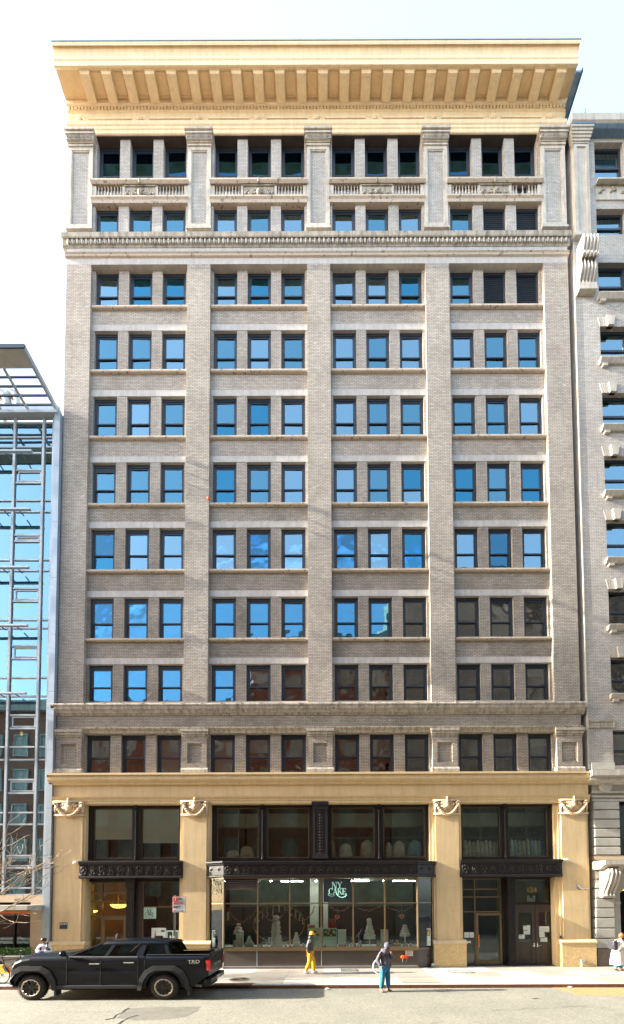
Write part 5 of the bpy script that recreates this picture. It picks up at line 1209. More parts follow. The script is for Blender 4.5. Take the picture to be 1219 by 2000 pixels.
poster(278.5, 1770, 305, 1793, YV+.03, 'mint square poster reading NY CAKE in the side shop window', art_ny, M_MINT)
def art_flower(t, w, h):
    for k in range(6): MB().ball((w*(.22+.03*(k % 3)), -.001, h*(.2+.12*k)), .05, .002, .06, 7, 5).build('rose_print', M_PINK if k % 2 else M_ROSE, t)
    for k in range(3): MB().box(w*.4, w*.92, -.002, 0, h*(.56-.05*k), h*(.58-.05*k)).build('text_line', M_INK, t)
    MB().box(w*.66, w*.92, -.002, 0, h*.8, h*.9).build('small_mark', M_SLATE, t)
poster(296, 1811, 324, 1852, YV+.03, 'white poster with pink roses down its side in the side shop window', art_flower, M_PAPER)
def art_wed(t, w, h):
    MB().box(w*.1, w*.46, -.002, 0, h*.45, h*.92).build('photo_print', M_NAVYP, t); MB().box(w*.54, w*.9, -.002, 0, h*.45, h*.92).build('photo_print', M_SLATE, t)
    MB().ball((w*.32, -.003, h*.62), .05, .002, .09, 7, 5).build('figure_print', M_PAPER, t)
    for k in range(5): MB().box(w*.12, w*(.85-.1*(k % 2)), -.002, 0, h*(.38-.06*k), h*(.395-.06*k)).build('text_line', M_STEEL, t)
poster(325, 1816, 350, 1850, YV+.03, 'notice with two dark photographs behind the parking sign post', art_wed, M_MINT)
def notice(p0, q0, p1, q1, Y, lb, head=True):
    def f(t, w, h):
        if head: MB().box(w*.05, w*.6, -.002, 0, h*.8, h*.93).build('header_line', M_INK, t)
        for k in range(4): MB().box(w*.08, w*(.92-.1*(k % 2)), -.002, 0, h*(.62-.14*k), h*(.66-.14*k)).build('text_line', M_STEEL, t)
    t = poster(p0, q0, p1, q1, Y, lb, f, M_PAPER, 'notice'); t['category'] = 'notice'; return t
YN = YE-.01
notice(1022, 1809, 1035.5, 1817.5, YN+.02, 'upper sheet of the pair taped on the left brown door'); notice(1023, 1818, 1035.5, 1826.5, YN+.02, 'second sheet just under the top one on the left brown door'); notice(1012.5, 1826.8, 1025, 1835, YN+.018, 'lowest sheet taped at the left of the left brown door')
notice(1053.5, 1811, 1073, 1821.5, YN+.02, 'wide sheet taped on the right brown door', False); notice(1053.5, 1822, 1064, 1832, YN+.02, 'narrow sheet directly under the wide sheet on the right brown door', False); notice(1056, 1833, 1069, 1841, YN+.018, 'small sheet with dark header lowest on the right brown door')
notice(907, 1822, 916, 1832.5, YE+.03, 'left square sheet on the glass beside the bronze door', False); notice(917, 1822, 926, 1832.5, YE+.03, 'right square sheet on the glass beside the bronze door', False); notice(910, 1839, 920, 1843, YE+.03, 'thin decal low on the glass beside the bronze door')
# garlands
def garland(pts, lb, n=44, Y=YBY+.16):
    o = thing('garland', lb, 'garland', (0, 0, 0)); P_ = [Vector((WX(a, b, Y), Y, WZ(b, Y))) for a, b in pts]
    def ev(t):
        s = t*(len(P_)-1); i = min(int(s), len(P_)-2); return P_[i].lerp(P_[i+1], s-i)
    MB().tube([ev(k/40) for k in range(41)], .012, 5).build('vine', M_GREEN, o)
    lv = MB(); bl_ = MB()
    for k in range(n):
        c_ = ev(random.random())+Vector((random.uniform(-.03, .03), random.uniform(-.03, .03), random.uniform(-.04, .04))); lv.ball(c_, .03, .015, .016, 5, 3)
        c_ = ev(k/n)+Vector((random.uniform(-.02, .02), -.02, random.uniform(-.03, .03)))
        if k % 2: bl_.ball(c_, .026, .026, .026, 6, 4)
    lv.build('leaves', M_GREEN, o, kind='stuff'); bl_.build('pink_blooms', M_PINK, o, kind='stuff')
garland([(448, 1778), (455, 1790), (464, 1798), (474, 1801), (485, 1795), (494, 1786), (500, 1776)], 'pink and green garland swag over the red-flowered cake')
garland([(503, 1775), (512, 1785), (522, 1794), (532, 1799), (541, 1798), (550, 1790), (560, 1778)], 'pink and green garland swag across the sculpted tower')
garland([(561, 1776), (570, 1786), (578, 1794), (590, 1799), (600, 1794), (609, 1784), (615, 1770)], 'pink and green garland swag right of the wisteria hoop')
garland([(644, 1770), (652, 1777), (663, 1780), (674, 1778), (685, 1770)], 'thin garland swag above the left heart', 30)
garland([(693, 1771), (702, 1776), (712, 1779), (722, 1779), (733, 1775), (742, 1771)], 'thin garland swag above the tall wedding cake', 30)
garland([(752, 1770), (765, 1776), (777, 1780), (790, 1780), (800, 1774), (808, 1768)], 'thin garland swag above the right heart', 30)
for p, q, lb in ((659, 1791, 'red and cream heart hanging left, above the pale box'), (785, 1790, 'red and cream heart hanging right, above the four-tier cake with pale flowers')):
    x, z = W(p, q, YBY+.1); t = thing('heart_ornament', lb, 'heart', (x, YBY+.1, z))
    hp = [(.0, -.15)]+[(.155*math.sin(a)**3*1.0, .01*(13*math.cos(a)-5*math.cos(2*a)-2*math.cos(3*a)-math.cos(4*a))) for a in [PI-2*PI*k/24 for k in range(1, 24)]]
    MB().pry(hp, 0, .03).build('red_heart', M_REDP, t); MB().pry([(a*.72, b*.72) for a, b in hp], -.008, 0).build('cream_heart', M_DRESS, t); MB().pry([(a*.5, b*.5) for a, b in hp], -.014, -.008).build('inner_heart', M_REDP, t); MB().tube([(0, .015, .1), (0, .015, .5)], .003, 4).build('string', M_DRESS, t)
xh_, zh_ = W(545, 1805, YBY+.35); hp = thing('wisteria_hoop', 'large gold hoop hung with pale wisteria behind the tower', 'hoop', (xh_, YBY+.35, zh_))
R_h = WZ(1768, YBY+.35)-zh_; MB().tube([(R_h*1.35*math.cos(a), 0, R_h*math.sin(a)) for a in [2*PI*k/40 for k in range(40)]], .014, 6, True).build('hoop_ring', M_GOLD, hp)
for k in range(11):
    a = PI*(.12+.76*k/10); x, z = R_h*1.35*math.cos(a), R_h*math.sin(a); L_ = random.uniform(.25, .5); w_ = MB()
    for q in range(14): w_.ball((x+random.uniform(-.03, .03), random.uniform(-.03, .03), z-L_*q/14), .022, .022, .024, 5, 3)
    w_.build('wisteria_bloom', M_DRESS, hp)
gl_ = MB()
for k in range(160): a = PI*(.08+.84*random.random()); gl_.ball((R_h*1.35*math.cos(a)+random.uniform(-.06, .06), random.uniform(-.05, .05), R_h*math.sin(a)+random.uniform(-.04, .07)), .04, .02, .02, 5, 3)
gl_.build('hoop_leaves', M_GREEN, hp, kind='stuff')
# small goods along the display floor
NAMES = {M_ROSE: 'deep red', M_PINK: 'pink', M_MINT: 'mint', M_SLATE: 'slate blue', M_YEL: 'yellow', M_GOLD: 'gold', M_BOTTLE: 'dark red'}
def goods_label(p, c, tall):
    spots = [(545, 'left of the EAT CAKE letters'), (565, 'right of the EAT CAKE letters'), (580, 'left of the gift-box cake'), (600, 'right of the gift-box cake'), (668, 'close beside the food poster'), (673, 'second beside the food poster'), (678, 'third from the food poster'), (683, 'fourth from the food poster'), (690, 'close left of the mullion before the tall cake'), (697, 'close right of the mullion before the tall cake'), (702, 'second right of the mullion before the tall cake'), (720, 'just left of the tall cake stand'), (740, 'just right of the tall cake stand'), (743, 'touching the tall pale box'), (766, 'first right of the tall pale box'), (770, 'second right of the tall pale box'), (773, 'third right of the tall pale box'), (776, 'fourth right of the tall pale box'), (781, 'just left of the four-tier cake stand'), (786, 'under the left side of the four-tier cake'), (792, 'under the four-tier cake'), (799, 'right of the four-tier cake stand'), (900, 'last before the right corner of the bay')]
    return 'small %s %s %s' % (NAMES[c], 'bottle' if tall else 'jar', next(l for q, l in spots if p < q))
goods = [(p, c) for p, c in zip([664, 669, 674, 680, 686, 694, 699, 705, 738, 741, 764, 768, 771, 775, 778, 783, 788, 795, 803, 592, 567, 511, 558], [M_ROSE, M_PINK, M_ROSE, M_MINT, M_MINT, M_SLATE, M_MINT, M_YEL, M_YEL, M_GOLD, M_BOTTLE, M_BOTTLE, M_ROSE, M_YEL, M_YEL, M_MINT, M_MINT, M_ROSE, M_PINK, M_PINK, M_PINK, M_MINT, M_PINK])]
for p, c in goods:
    tall = c in (M_BOTTLE, M_YEL, M_GOLD); x = WX(p, 1848, -.3); t = thing('bottle' if tall else 'jar', goods_label(p, c, tall), 'bottle' if tall else 'jar', (x, -.3+random.uniform(-.05, .2), zfl), 0, 'sweet jars and bottles along the display floor')
    h = .3 if tall else .14
    MB().lathe([(.045, 0), (.05, .01), (.05, h*.6), (.02 if tall else .045, h*.8), (.02 if tall else .04, h)], n=10).build('glass_body', c, t); MB().lathe([(.024 if tall else .05, h), (.024 if tall else .05, h+.03)], n=10).build('lid', M_WHITE, t)
# clothes on rails upstairs
def garment(p, top, wpx, lb, m, Y=.75, grp='clothes hanging in the upper showroom', jk=False):
    x, z = W(p, top, Y); w = WX(p+wpx/2, top, Y)-x; zb = zbU+.05
    t = thing('garment', lb, 'garment', (x, Y, z), 0, grp); h = z-zb
    vs = []; fs = []; n = 20
    prof = [(.12, 0), (.5, .07), (.85 if jk else .62, .22), (.95 if jk else .7, .6), (1.0 if jk else .85, 1.0)]
    for r, u in prof:
        for k in range(n):
            a = 2*PI*k/n; f = 1+.12*math.sin(k*2.5+p)*u; vs.append((w*r*f*math.cos(a), .16*r*f*math.sin(a), -h*u))
    fs = [(i*n+k, (i+1)*n+k, (i+1)*n+(k+1) % n, i*n+(k+1) % n) for i in range(len(prof)-1) for k in range(n)]
    MB().add(vs, fs).build('cloth', m, t, smooth=True); MB().tube([(0, 0, 0), (0, 0, .08), (.03, 0, .12), (.0, 0, .14)], .008, 4).build('hanger_hook', M_INK, t)
ORD = ['first', 'second', 'third', 'fourth', 'fifth', 'sixth', 'seventh', 'eighth', 'ninth']
for k, p in enumerate(range(909, 978, 8)): garment(p, 1640+(k*7) % 5, 11, '%s sheer pale dress from the left behind the pane over the bronze shop door' % ORD[k], M_DRESS, grp='pale dresses behind the left pane over the shop door')
for k, (p, m) in enumerate(((999, M_DRESS), (1006, M_DRESSB), (1014, M_DRESS), (1022, M_DRESS), (1030, M_DRESS), (1038, M_DRESSB), (1045, M_DRESS), (1053, M_DRESSB), (1061, M_DRESSB))): garment(p, 1638+(k*5) % 4, 11, '%s dress from the left over the double doors, %s' % (ORD[k], 'pale blue' if m is M_DRESSB else 'sheer white'), m, grp='blue dresses over the double doors' if m is M_DRESSB else 'white dresses over the double doors')
for p, tp_, w_, m, lb in ((649, 1642, 12, M_DRESS, 'pale garment cut by the left edge of the pane right of the iron pier'), (675, 1647, 26, M_DRESS, 'plain grey rounded garment second from the iron pier'), (717, 1640, 28, M_DRESS, 'patterned pale jacket hanging nearest the mullion'), (759, 1645, 15, M_DRESS, 'slim pale garment at the left of the fourth upper pane'), (779, 1642, 24, M_DRESS, 'grey jacket with a white tag in the fourth upper pane'), (811, 1640, 30, M_DRESSB, 'bright pale blue jacket in the fourth upper pane'), (455, 1660, 26, M_DRESS, 'low dim garment left of the post in the first pane of the wide window'), (482, 1652, 28, M_DRESS, 'taller dim garment right of the post in the first pane of the wide window')): garment(p, tp_, w_, lb, m, jk=True)
for a, b in ((903, 1075), (645, 835)): MB().tube([(WX(a, 1637, .75), .75, WZ(1637, .75)), (WX(b, 1637, .75), .75, WZ(1637, .75))], .015, 6).build('clothes_rail', M_STEEL, None, label='metal clothes rail with the row of dresses over the shop doors' if a > 800 else 'metal clothes rail behind the two panes right of the iron pier', cat='rail')
for p, q, c, w_, lb in ((222, 1673, M_ROYAL, .45, 'heap of bright blue cloth on the sill of the first upper window'), (310, 1673, M_ROYAL, .38, 'flat blue bundle on the sill of the second upper window'), (336, 1671, M_PINK, .2, 'small pink bundle on the sill of the second upper window')):
    x, z = W(p, q, .5); m_ = MB()
    t = thing('cloth_bundle', lb, 'cloth', (x, .55, zbU+.1))
    for k in range(5): m_.ball((w_*(k/4-.5)*1.3, 0, .04+.04*math.sin(k*2.1)), w_*.3, .12, .07, 8, 5)
    m_.build('cloth', c, t, smooth=True)
MB().box(XL+.5, WX(352, 1670, .4), .45, 1.0, zbU+.02, zbU+.09).build('inner_window_board', M_WALLI, B)
# ------------------------------------------------------------ small fixings on the facade
def cctv(p, q, Y, lb, s=1):
    x, z = W(p, q, Y); t = thing('security_camera', lb, 'camera', (x, Y, z)); MB().lathe([(.02, 0), (.05, .02), (.055, .2), (.04, .22)], (0, 0, 0), 12, 'x').build('housing', M_WHITE, t, smooth=True)
    MB().lathe([(.035, .22), (.03, .235)], (0, 0, 0), 10, 'x').build('lens', M_INK, t); MB().tube([(.02, 0, 0), (-.02, .06, .05), (-.02, .12, .05)], .02, 6).build('bracket', M_WHITE, t); t.scale = (s, 1, 1)
cctv(152, 1685, -.2, 'white security camera at the left end of the left iron frieze', -1); cctv(1101, 1679.5, -.2, 'white security camera on the last tan pilaster beside the right iron frieze')
x, z = W(124, 1808, -.13); t = thing('wall_plaque', 'navy plaque with a yellow square emblem on the first tan pilaster', 'plaque', (x, -.13, z))
MB().box(-.19, .19, 0, .012, -.16, .16).build('plate', M_NAVYP, t, bevel=.004); MB().box(-.16, -.06, -.004, 0, .03, .13).build('yellow_emblem', M_YEL, t); MB().pry([(-.135, .05), (-.085, .05), (-.085, .075), (-.11, .075), (-.11, .11), (-.135, .11)], -.008, -.004).build('emblem_mark', M_NAVYP, t); text('CEY', .12, (.07, -.004, .08), M_WHITE, t)
# graffiti tag: flat paint
x, z = W(1136, 1737, -.125); t = thing('painted_tag', 'thin black and white painted scrawl on the last tan pilaster', 'graffiti', (0, -.1245, 0))
def wl(pts, w, m, n_): 
    mb = MB(); Q = [(WX(a, b, -.125), WZ(b, -.125)) for a, b in pts]
    for (a, b), (c_, d) in zip(Q, Q[1:]):
        v = Vector((c_-a, d-b)); nn = Vector((-v.y, v.x)).normalized()*w/2; mb.quad((a-nn.x, 0, b-nn.y), (c_-nn.x, 0, d-nn.y), (c_+nn.x, 0, d+nn.y), (a+nn.x, 0, b+nn.y))
    mb.build(n_, m, t)
wl([(1126, 1739), (1126.5, 1726), (1130, 1733), (1137, 1738.5), (1143, 1738), (1149, 1737)], .05, M_WHITE, 'white_line'); wl([(1127, 1738), (1127, 1728)], .035, M_INK, 'dark_line'); wl([(1129, 1735), (1131, 1739), (1134, 1740)], .03, M_INK, 'dark_line'); wl([(1142, 1739), (1145, 1738)], .03, M_INK, 'dark_line')
# intercom, wall box, junction pipe
x, z = W(1094.5, 1830, -.05); MB().box(x-.04, x+.04, -.1, -.061, z-.07, z+.07).build('intercom', M_INK, None, bevel=.005, label='small black intercom on the jamb right of the double doors', cat='intercom')
x, z = W(1139, 1877, -.32); t = thing('junction_box', 'small grey junction box on a white pipe at the last pilaster base', 'junction box', (x, -.32, 0)); MB().box(-.1, .08, -.03, .05, z-.07, z+.07).build('box_body', M_STEEL, t, bevel=.008); MB().tube([(-.06, .02, 0), (-.06, .02, z-.07)], .022, 8).build('pipe', M_WHITE, t)
# standpipe with red caps and its notice
x, z = W(790, 1869, YBY-.1); t = thing('standpipe', 'twin red-capped standpipe outlet with a chain on the shop bulkhead', 'standpipe', (x, YBY+.02, z))
for s_, m in ((-.07, M_ORANGE), (.07, M_REDP)):
    MB().lathe([(.08, -.22), (.09, -.2), (.085, -.12), (.05, -.1), (.05, 0)], (s_*1.3, 0, 0), 12, 'y').build('cap', m, t, smooth=False); MB().tube([(s_*1.3, -.18, -.07), (s_*1.4, -.16, -.16), (s_*1.0, -.14, -.24)], .012, 5).build('chain', M_STEEL, t)
MB().box(-.15, .15, -.05, 0, -.06, .06).build('outlet_body', M_ROSE, t, bevel=.01)
x, z = W(799.5, 1862, YBY-.02); t = thing('notice_plate', 'small white plate with red and black lettering over the red standpipe caps', 'sign', (x, YBY-.0, z)); MB().box(-.18, .18, 0, .01, -.13, .13).build('plate', M_PAPER, t)
text('STANDPIPE', .07, (0, -.003, .075), M_REDP, t, sx=.8); text('FIRE DEPT', .065, (0, -.003, 0), M_INK, t, sx=.8); text('CONNECTION', .065, (0, -.003, -.075), M_REDP, t, sx=.75)
xq = WX(843, 1870, -.1); t = thing('wall_pipe', 'thin dark pipe with a pale foot beside the fourth pilaster base', 'pipe', (xq, -.18, 0)); MB().tube([(0, 0, .1), (0, 0, 1.3)], .025, 8).build('riser', M_INK, t); MB().tube([(-.5, -.02, .52), (0, 0, .52)], .03, 8).build('branch', M_DOORBR, t); MB().ball((.02, -.05, .1), .1, .1, .11).build('pipe_foot', M_STEEL, t)
x, z = W(154, 1845, 0); MB().box(x-.07, x+.07, .2, .27, z-.25, z+.2).build('mailbox', M_NAVYP, None, bevel=.01, label='narrow navy letterbox at the jamb of the left entrance', cat='letterbox')
x, z = W(408, 977, YS-.1); MB().ball((x, -.0, z), .07, .07, .08).build('orange_ball', M_ORANGE, None, label='tiny orange ball on the sill end beside the second brick pilaster', cat='ball')
# street sign
yp = -4.2; xp = WX(341, 1850, yp); zp1 = WZ(1748, yp)
sp = thing('parking_sign', 'white kerbside parking sign with a red 3 on a grey post', 'sign', (xp, yp, 0))
MB().box(-.03, .03, -.012, .012, 0, zp1+.02).box(-.03, -.02, -.035, -.012, 0, zp1+.02).box(.02, .03, -.035, -.012, 0, zp1+.02).build('post', M_STEEL, sp)
w0, w1 = WX(338, 1765, yp)-xp, WX(364, 1765, yp)-xp; h0, h1 = WZ(1781, yp), WZ(1750, yp)
pnl = MB().box(w0, w1, -.055, -.042, h0, h1).build('sign_plate', M_ROSE, sp, bevel=.003); wc = (w0+w1)/2; hw = (w1-w0)/2
MB().box(w0+.012, w1-.012, -.058, -.055, h0+.012, h1-.012).build('white_field', mat('sign_white', (.55, .58, .62), .5), sp)
MB().box(w0+.03, w0+.2, -.061, -.058, h1-.17, h1-.03).build('red_square', M_REDP, sp); text('3', .15, (w0+.115, -.062, h1-.098), M_WHITE, sp, 'numeral')
for s_, dz, m, sz in (('HOUR', .05, M_INK, .035), ('METERED', .09, M_INK, .035), ('PARKING', .13, M_INK, .035)): text(s_, sz, (w0+.22, -.062, h1-dz), m, sp, align='LEFT')
text('COMMERCIAL', .072, (w0+.03, -.062, h1-.21), M_REDP, sp, align='LEFT', sx=.82); text('VEHICLES ONLY', .068, (w0+.03, -.062, h1-.275), M_REDP, sp, align='LEFT', sx=.75)
text('Monday-Friday', .055, (w0+.03, -.062, h1-.37), M_INK, sp, align='LEFT', sx=.85); text('7am-7pm', .055, (w0+.03, -.062, h1-.42), M_INK, sp, align='LEFT', sx=.85)
MB().pry([(w0+.04, h0+.06), (w0+.10, h0+.09), (w0+.10, h0+.07), (w1-.14, h0+.07), (w1-.14, h0+.09), (w1-.08, h0+.06), (w1-.14, h0+.03), (w1-.14, h0+.05), (w0+.10, h0+.05), (w0+.10, h0+.03)], -.061, -.058).build('arrow', M_INK, sp)
MB().ball((0, -.04, WZ(1829, yp)), .04, .04, .03).build('post_clamp', M_WHITE, sp)
# ring bike rack behind the hooded person
xk, yk = G(744, 1921, 0); yk = max(yk, KERB+.35); xk = WX(744, 1900, yk); rk = thing('bike_rack', 'pale metal ring bicycle rack behind the hooded person', 'bicycle rack', (xk, yk, 0))
rz_ = WZ(1888, yk); R_r = .29
MB().tube([(R_r*math.cos(a), 0, rz_+R_r*math.sin(a)) for a in [2*PI*k/28 for k in range(28)]], .028, 8, True).build('ring', M_WHITE, rk, smooth=True); MB().tube([(0, 0, 0), (0, 0, rz_+R_r+.05)], .035, 10).build('post', M_STEEL, rk)
# a little litter, manholes
random.seed(5)
for k, (p, q, lb) in enumerate(((1107, 1926.5, 'crumpled pale paper in the gutter by the brown patch'), (640, 1932, 'small pale scrap in the gutter beyond the truck shadow'))):
    x, y = G(p, q, -.12); MB().ball((x, min(y, KERB-.06), -.10), .09, .05, .03, 7, 5).build('paper_scrap', M_WHITE, None, label=lb, cat='litter')
# ------------------------------------------------------------ black pickup truck
TN = G(320, 1955, -.13)[1]           # y of the near tyres' outer face
TY = TN+.12                          # near body side
TWD = 1.95
def tz(q): return WZ(q, TY)+.13
def tx(p, q=1900): return WX(p if p < 375 else 375+(p-375)*.62, q, TY)
T = thing('pickup_truck', 'black four-door pickup truck parked at the kerb facing left', 'pickup truck', (0, TY+TWD/2, -.13))
hwid = TWD/2
wc = [(tx(60, 1932), .41), (tx(320, 1932), .41)]
WR = .415; SX = 1.12
def arch(cx, r=.56, n=9, sx=1.1): return [(cx+r*sx*math.cos(PI-PI*k/n), .40+r*math.sin(PI-PI*k/n)) for k in range(n+1)]
top = [(tx(15), tz(1893)), (tx(16), tz(1884)), (tx(20), tz(1877)), (tx(33), tz(1871.5)), (tx(70), tz(1867)), (tx(132), tz(1864)), (tx(200), tz(1865.5)), (tx(265), tz(1866)), (tx(281), tz(1865)), (tx(283)+.02, tz(1866)), (tx(400), tz(1864.5)), (tx(425), tz(1863.5)), (tx(428), tz(1863)), (tx(430), tz(1865)), (tx(429), tz(1878)), (tx(427), tz(1893))]
zb_ = .38
bottom_front = [(tx(20), .42), (tx(17), .62)]
out = top[::-1]                                     # from tail over roofline to nose
low = [(tx(16), tz(1900)), (tx(20), .46)]+[(x, z) for x, z in arch(wc[0][0])]+[(wc[0][0]+.7, zb_), (wc[1][0]-.7, zb_)]+[(x, z) for x, z in arch(wc[1][0])]+[(tx(380), .45), (tx(427), tz(1905))]
prof = top+low[::-1]
bed_i = [i for i, (x, z) in enumerate(prof) if i < len(top) and tx(282) < x < tx(427)]
secs = []
zc_t = .8; xc_t = (tx(20)+tx(428))/2
for y, sx_, dz in ((-hwid, .0, -.075), (-hwid+.03, .0, -.025), (-hwid+.12, .0, .015), (-hwid*.55, .0, .045), (0, .0, .055), (hwid*.55, 0, .045), (hwid-.12, 0, .015), (hwid-.03, 0, -.025), (hwid, 0, -.075)):
    ring = []
    for i, (x, z) in enumerate(prof):
        zz_ = z+(dz if (i < len(top) and z > tz(1890)) else 0)
        e = .10*(abs(y)/hwid)**4
        if i in bed_i and abs(y) < hwid-.1: zz_ -= .42
        if x < tx(60) : x = x+e*1.3*(1 if i < len(top)+0 else .6)
        if abs(y) == hwid: x = x+(xc_t-x)*.002
        ring.append((x, y, zz_))
    secs.append(ring)
n = len(prof); vs = [v for r in secs for v in r]; fs = [(i*n+k, i*n+(k+1) % n, (i+1)*n+(k+1) % n, (i+1)*n+k) for i in range(len(secs)-1) for k in range(n)]
fs += [tuple(range(n-1, -1, -1)), tuple((len(secs)-1)*n+k for k in range(n))]
body = MB().add(vs, fs).build('body', M_CARP, T, bevel=.012)
# bed cavity look: dark tonneau recess
for s_ in (-1, 1): MB().box(tx(285), tx(430), s_*(hwid-.07)-.04, s_*(hwid-.07)+.04, tz(1864)-.02, tz(1864)+.012).build('bed_rail', M_CARM, T, bevel=.01)
# side character: door seams, lower moulding, fender bulges
for p, q0, q1 in ((131, 1868, 1922), (197, 1868, 1922), (270, 1866, 1918), (283, 1868, 1905)): MB().box(tx(p)-.006, tx(p)+.006, -hwid-.036, -hwid+.01, tz(q1), tz(q0)-.1).build('door_seam', M_INK, T)
MB().box(tx(100), tx(272), -hwid-.05, -hwid+.06, .38, .50).build('rocker_trim', M_CARM, T, bevel=.02)
zB_ = tz(1866.5)
sidep = [(-hwid+.06, zB_+.01), (-hwid+.01, zB_-.02), (-hwid-.02, zB_-.08), (-hwid-.035, zB_-.16), (-hwid-.03, zB_-.26), (-hwid-.012, zB_-.34), (-hwid-.02, zB_-.42), (-hwid-.03, zB_-.52), (-hwid-.015, zB_-.66), (-hwid+.01, .47), (-hwid+.03, .44)]
MB().strip(sidep, tx(132), tx(196.5)).build('front_door', M_CARP, T, smooth=True); MB().strip(sidep, tx(197.5), tx(269)).build('rear_door', M_CARP, T, smooth=True)
MB().strip(sidep[:6], tx(58), tx(130.5)).build('front_fender', M_CARP, T, smooth=True); MB().strip(sidep[:6], tx(284), tx(414)).build('bed_side', M_CARP, T, smooth=True)
hood = MB(); HS = [(tx(21), .84, tz(1878)), (tx(30), .88, tz(1873.5)), (tx(50), .9, tz(1869.5)), (tx(80), .91, tz(1867)), (tx(105), .92, tz(1866)), (tx(129), .92, tz(1865))]
YS_ = [-1, -.8, -.72, -.5, 0, .5, .72, .8, 1]; ZO = [.0, .05, .085, .075, .085, .075, .085, .05, .0]
vs = [(x, w_*u*hwid, z+o_) for x, w_, z in HS for u, o_ in zip(YS_, ZO)]
hood.add(vs, [(i*9+k, i*9+k+1, (i+1)*9+k+1, (i+1)*9+k) for i in range(5) for k in range(8)]).build('bonnet', M_CARP, T, smooth=True)
for k, (cx, _) in enumerate(wc):
    outer = [(cx-.86, .34), (cx-.80, .72), (cx-.62, 1.0), (cx-.36, 1.14), (cx+.38, 1.14), (cx+.66, .98), (cx+.83, .68), (cx+.88, .34)]
    inner = [(cx-.72, .34), (cx-.65, .66), (cx-.50, .87), (cx-.28, .98), (cx+.30, .98), (cx+.53, .86), (cx+.68, .62), (cx+.74, .34)]
    if k == 0: outer[0] = (tx(22), .55); outer[1] = (tx(24), .78); inner[0] = (tx(28), .5)
    for sd in (-1, 1):
        m_ = MB(); y0, y1 = sd*(hwid-.02), sd*(hwid+.075); a_ = len(outer)
        vs = [(x, y1, z) for x, z in inner]+[(x, sd*(hwid+.06), z-.01) for x, z in outer]+[(x, y0, z) for x, z in outer]+[(x, y0-.1*sd, z) for x, z in inner]
        fs = []
        for i in range(a_-1):
            for r0, r1 in ((0, 1), (1, 2), (3, 0)): fs.append((r0*a_+i, r0*a_+i+1, r1*a_+i+1, r1*a_+i))
        m_.add(vs, fs).build('fender_flare', M_CARM, T, bevel=.0)
    MB().box(cx-.6, cx+.6, -hwid+.28, hwid-.28, .38, .98).build('wheel_well', M_INK, T)
    MB().box(cx+.80, cx+.86, -hwid-.05, -hwid+.25, .16, .45).build('mud_flap', M_CARM, T)
# wheels
tp_ = [(.26, -.12), (.30, -.135), (.36, -.13), (.40, -.10), (.415, -.05), (.418, 0), (.415, .05), (.40, .10), (.36, .13), (.26, .12)]
tyre = MB().lathe(tp_, n=40, axis='y', cap=False).mesh('tyre', M_TYRE, True)
tr_ = MB()
for k in range(36):
    a = 2*PI*k/36; c_, s_ = math.cos(a), math.sin(a)
    for yy in (-.085, .03): tr_.bar((.415*c_, yy, .415*s_), (.415*c_, yy+.06, .415*s_), .03, .03)
tread = tr_.mesh('tread', M_TYRE)
ring_ = MB().lathe([(.275, -.125), (.285, -.14), (.27, -.15), (.25, -.145), (.245, -.12), (.25, -.10)], n=36, axis='y', cap=False)
for k in range(12): a = 2*PI*k/12; ring_.box(.235*math.cos(a)-.012, .235*math.cos(a)+.012, -.147, -.125, .235*math.sin(a)-.014, .235*math.sin(a)+.014)
ring_ = ring_.mesh('rim_ring', M_RIM, True)
dish = MB().lathe([(.26, -.09), (.25, -.075), (.12, -.06), (.10, -.10), (.07, -.12), (.05, -.13), (.01, -.132)], n=30, axis='y')
for k in range(6):
    a = 2*PI*k/6+.2
    for da in (-.13, .13): dish.bar((.08*math.cos(a+da*2), -.11, .08*math.sin(a+da*2)), (.25*math.cos(a+da), -.125, .25*math.sin(a+da)), .035, .04)
dish = dish.mesh('wheel_face', M_RIMB, False)
for k, (cx, _) in enumerate(wc):
    for sd in (-1, 1):
        w = thing('wheel', '', '', (0, 0, 0)); del w['label'], w['category']; w.parent = T; w.location = (cx, sd*(hwid-.13), .415); w.scale = (SX, 1, 1)
        w.rotation_euler = (0, 0.3*k, 0) if sd < 0 else (0, 0, PI)
        if k == 0 and sd == -1: w.rotation_euler = (0, 0, 0)
        for nm, me in (('tyre', tyre), ('tread', tread), ('rim_ring', ring_), ('wheel_face', dish)): inst(nm, me, w)
MB().tube([(wc[0][0], -hwid+.3, .38), (wc[0][0], hwid-.3, .38)], .06, 8).build('axle', M_INK, T); MB().tube([(wc[1][0], -hwid+.3, .38), (wc[1][0], hwid-.3, .38)], .07, 8).build('axle', M_INK, T)
MB().box(tx(60), tx(420), -.5, .5, .36, .5).build('chassis', M_INK, T)
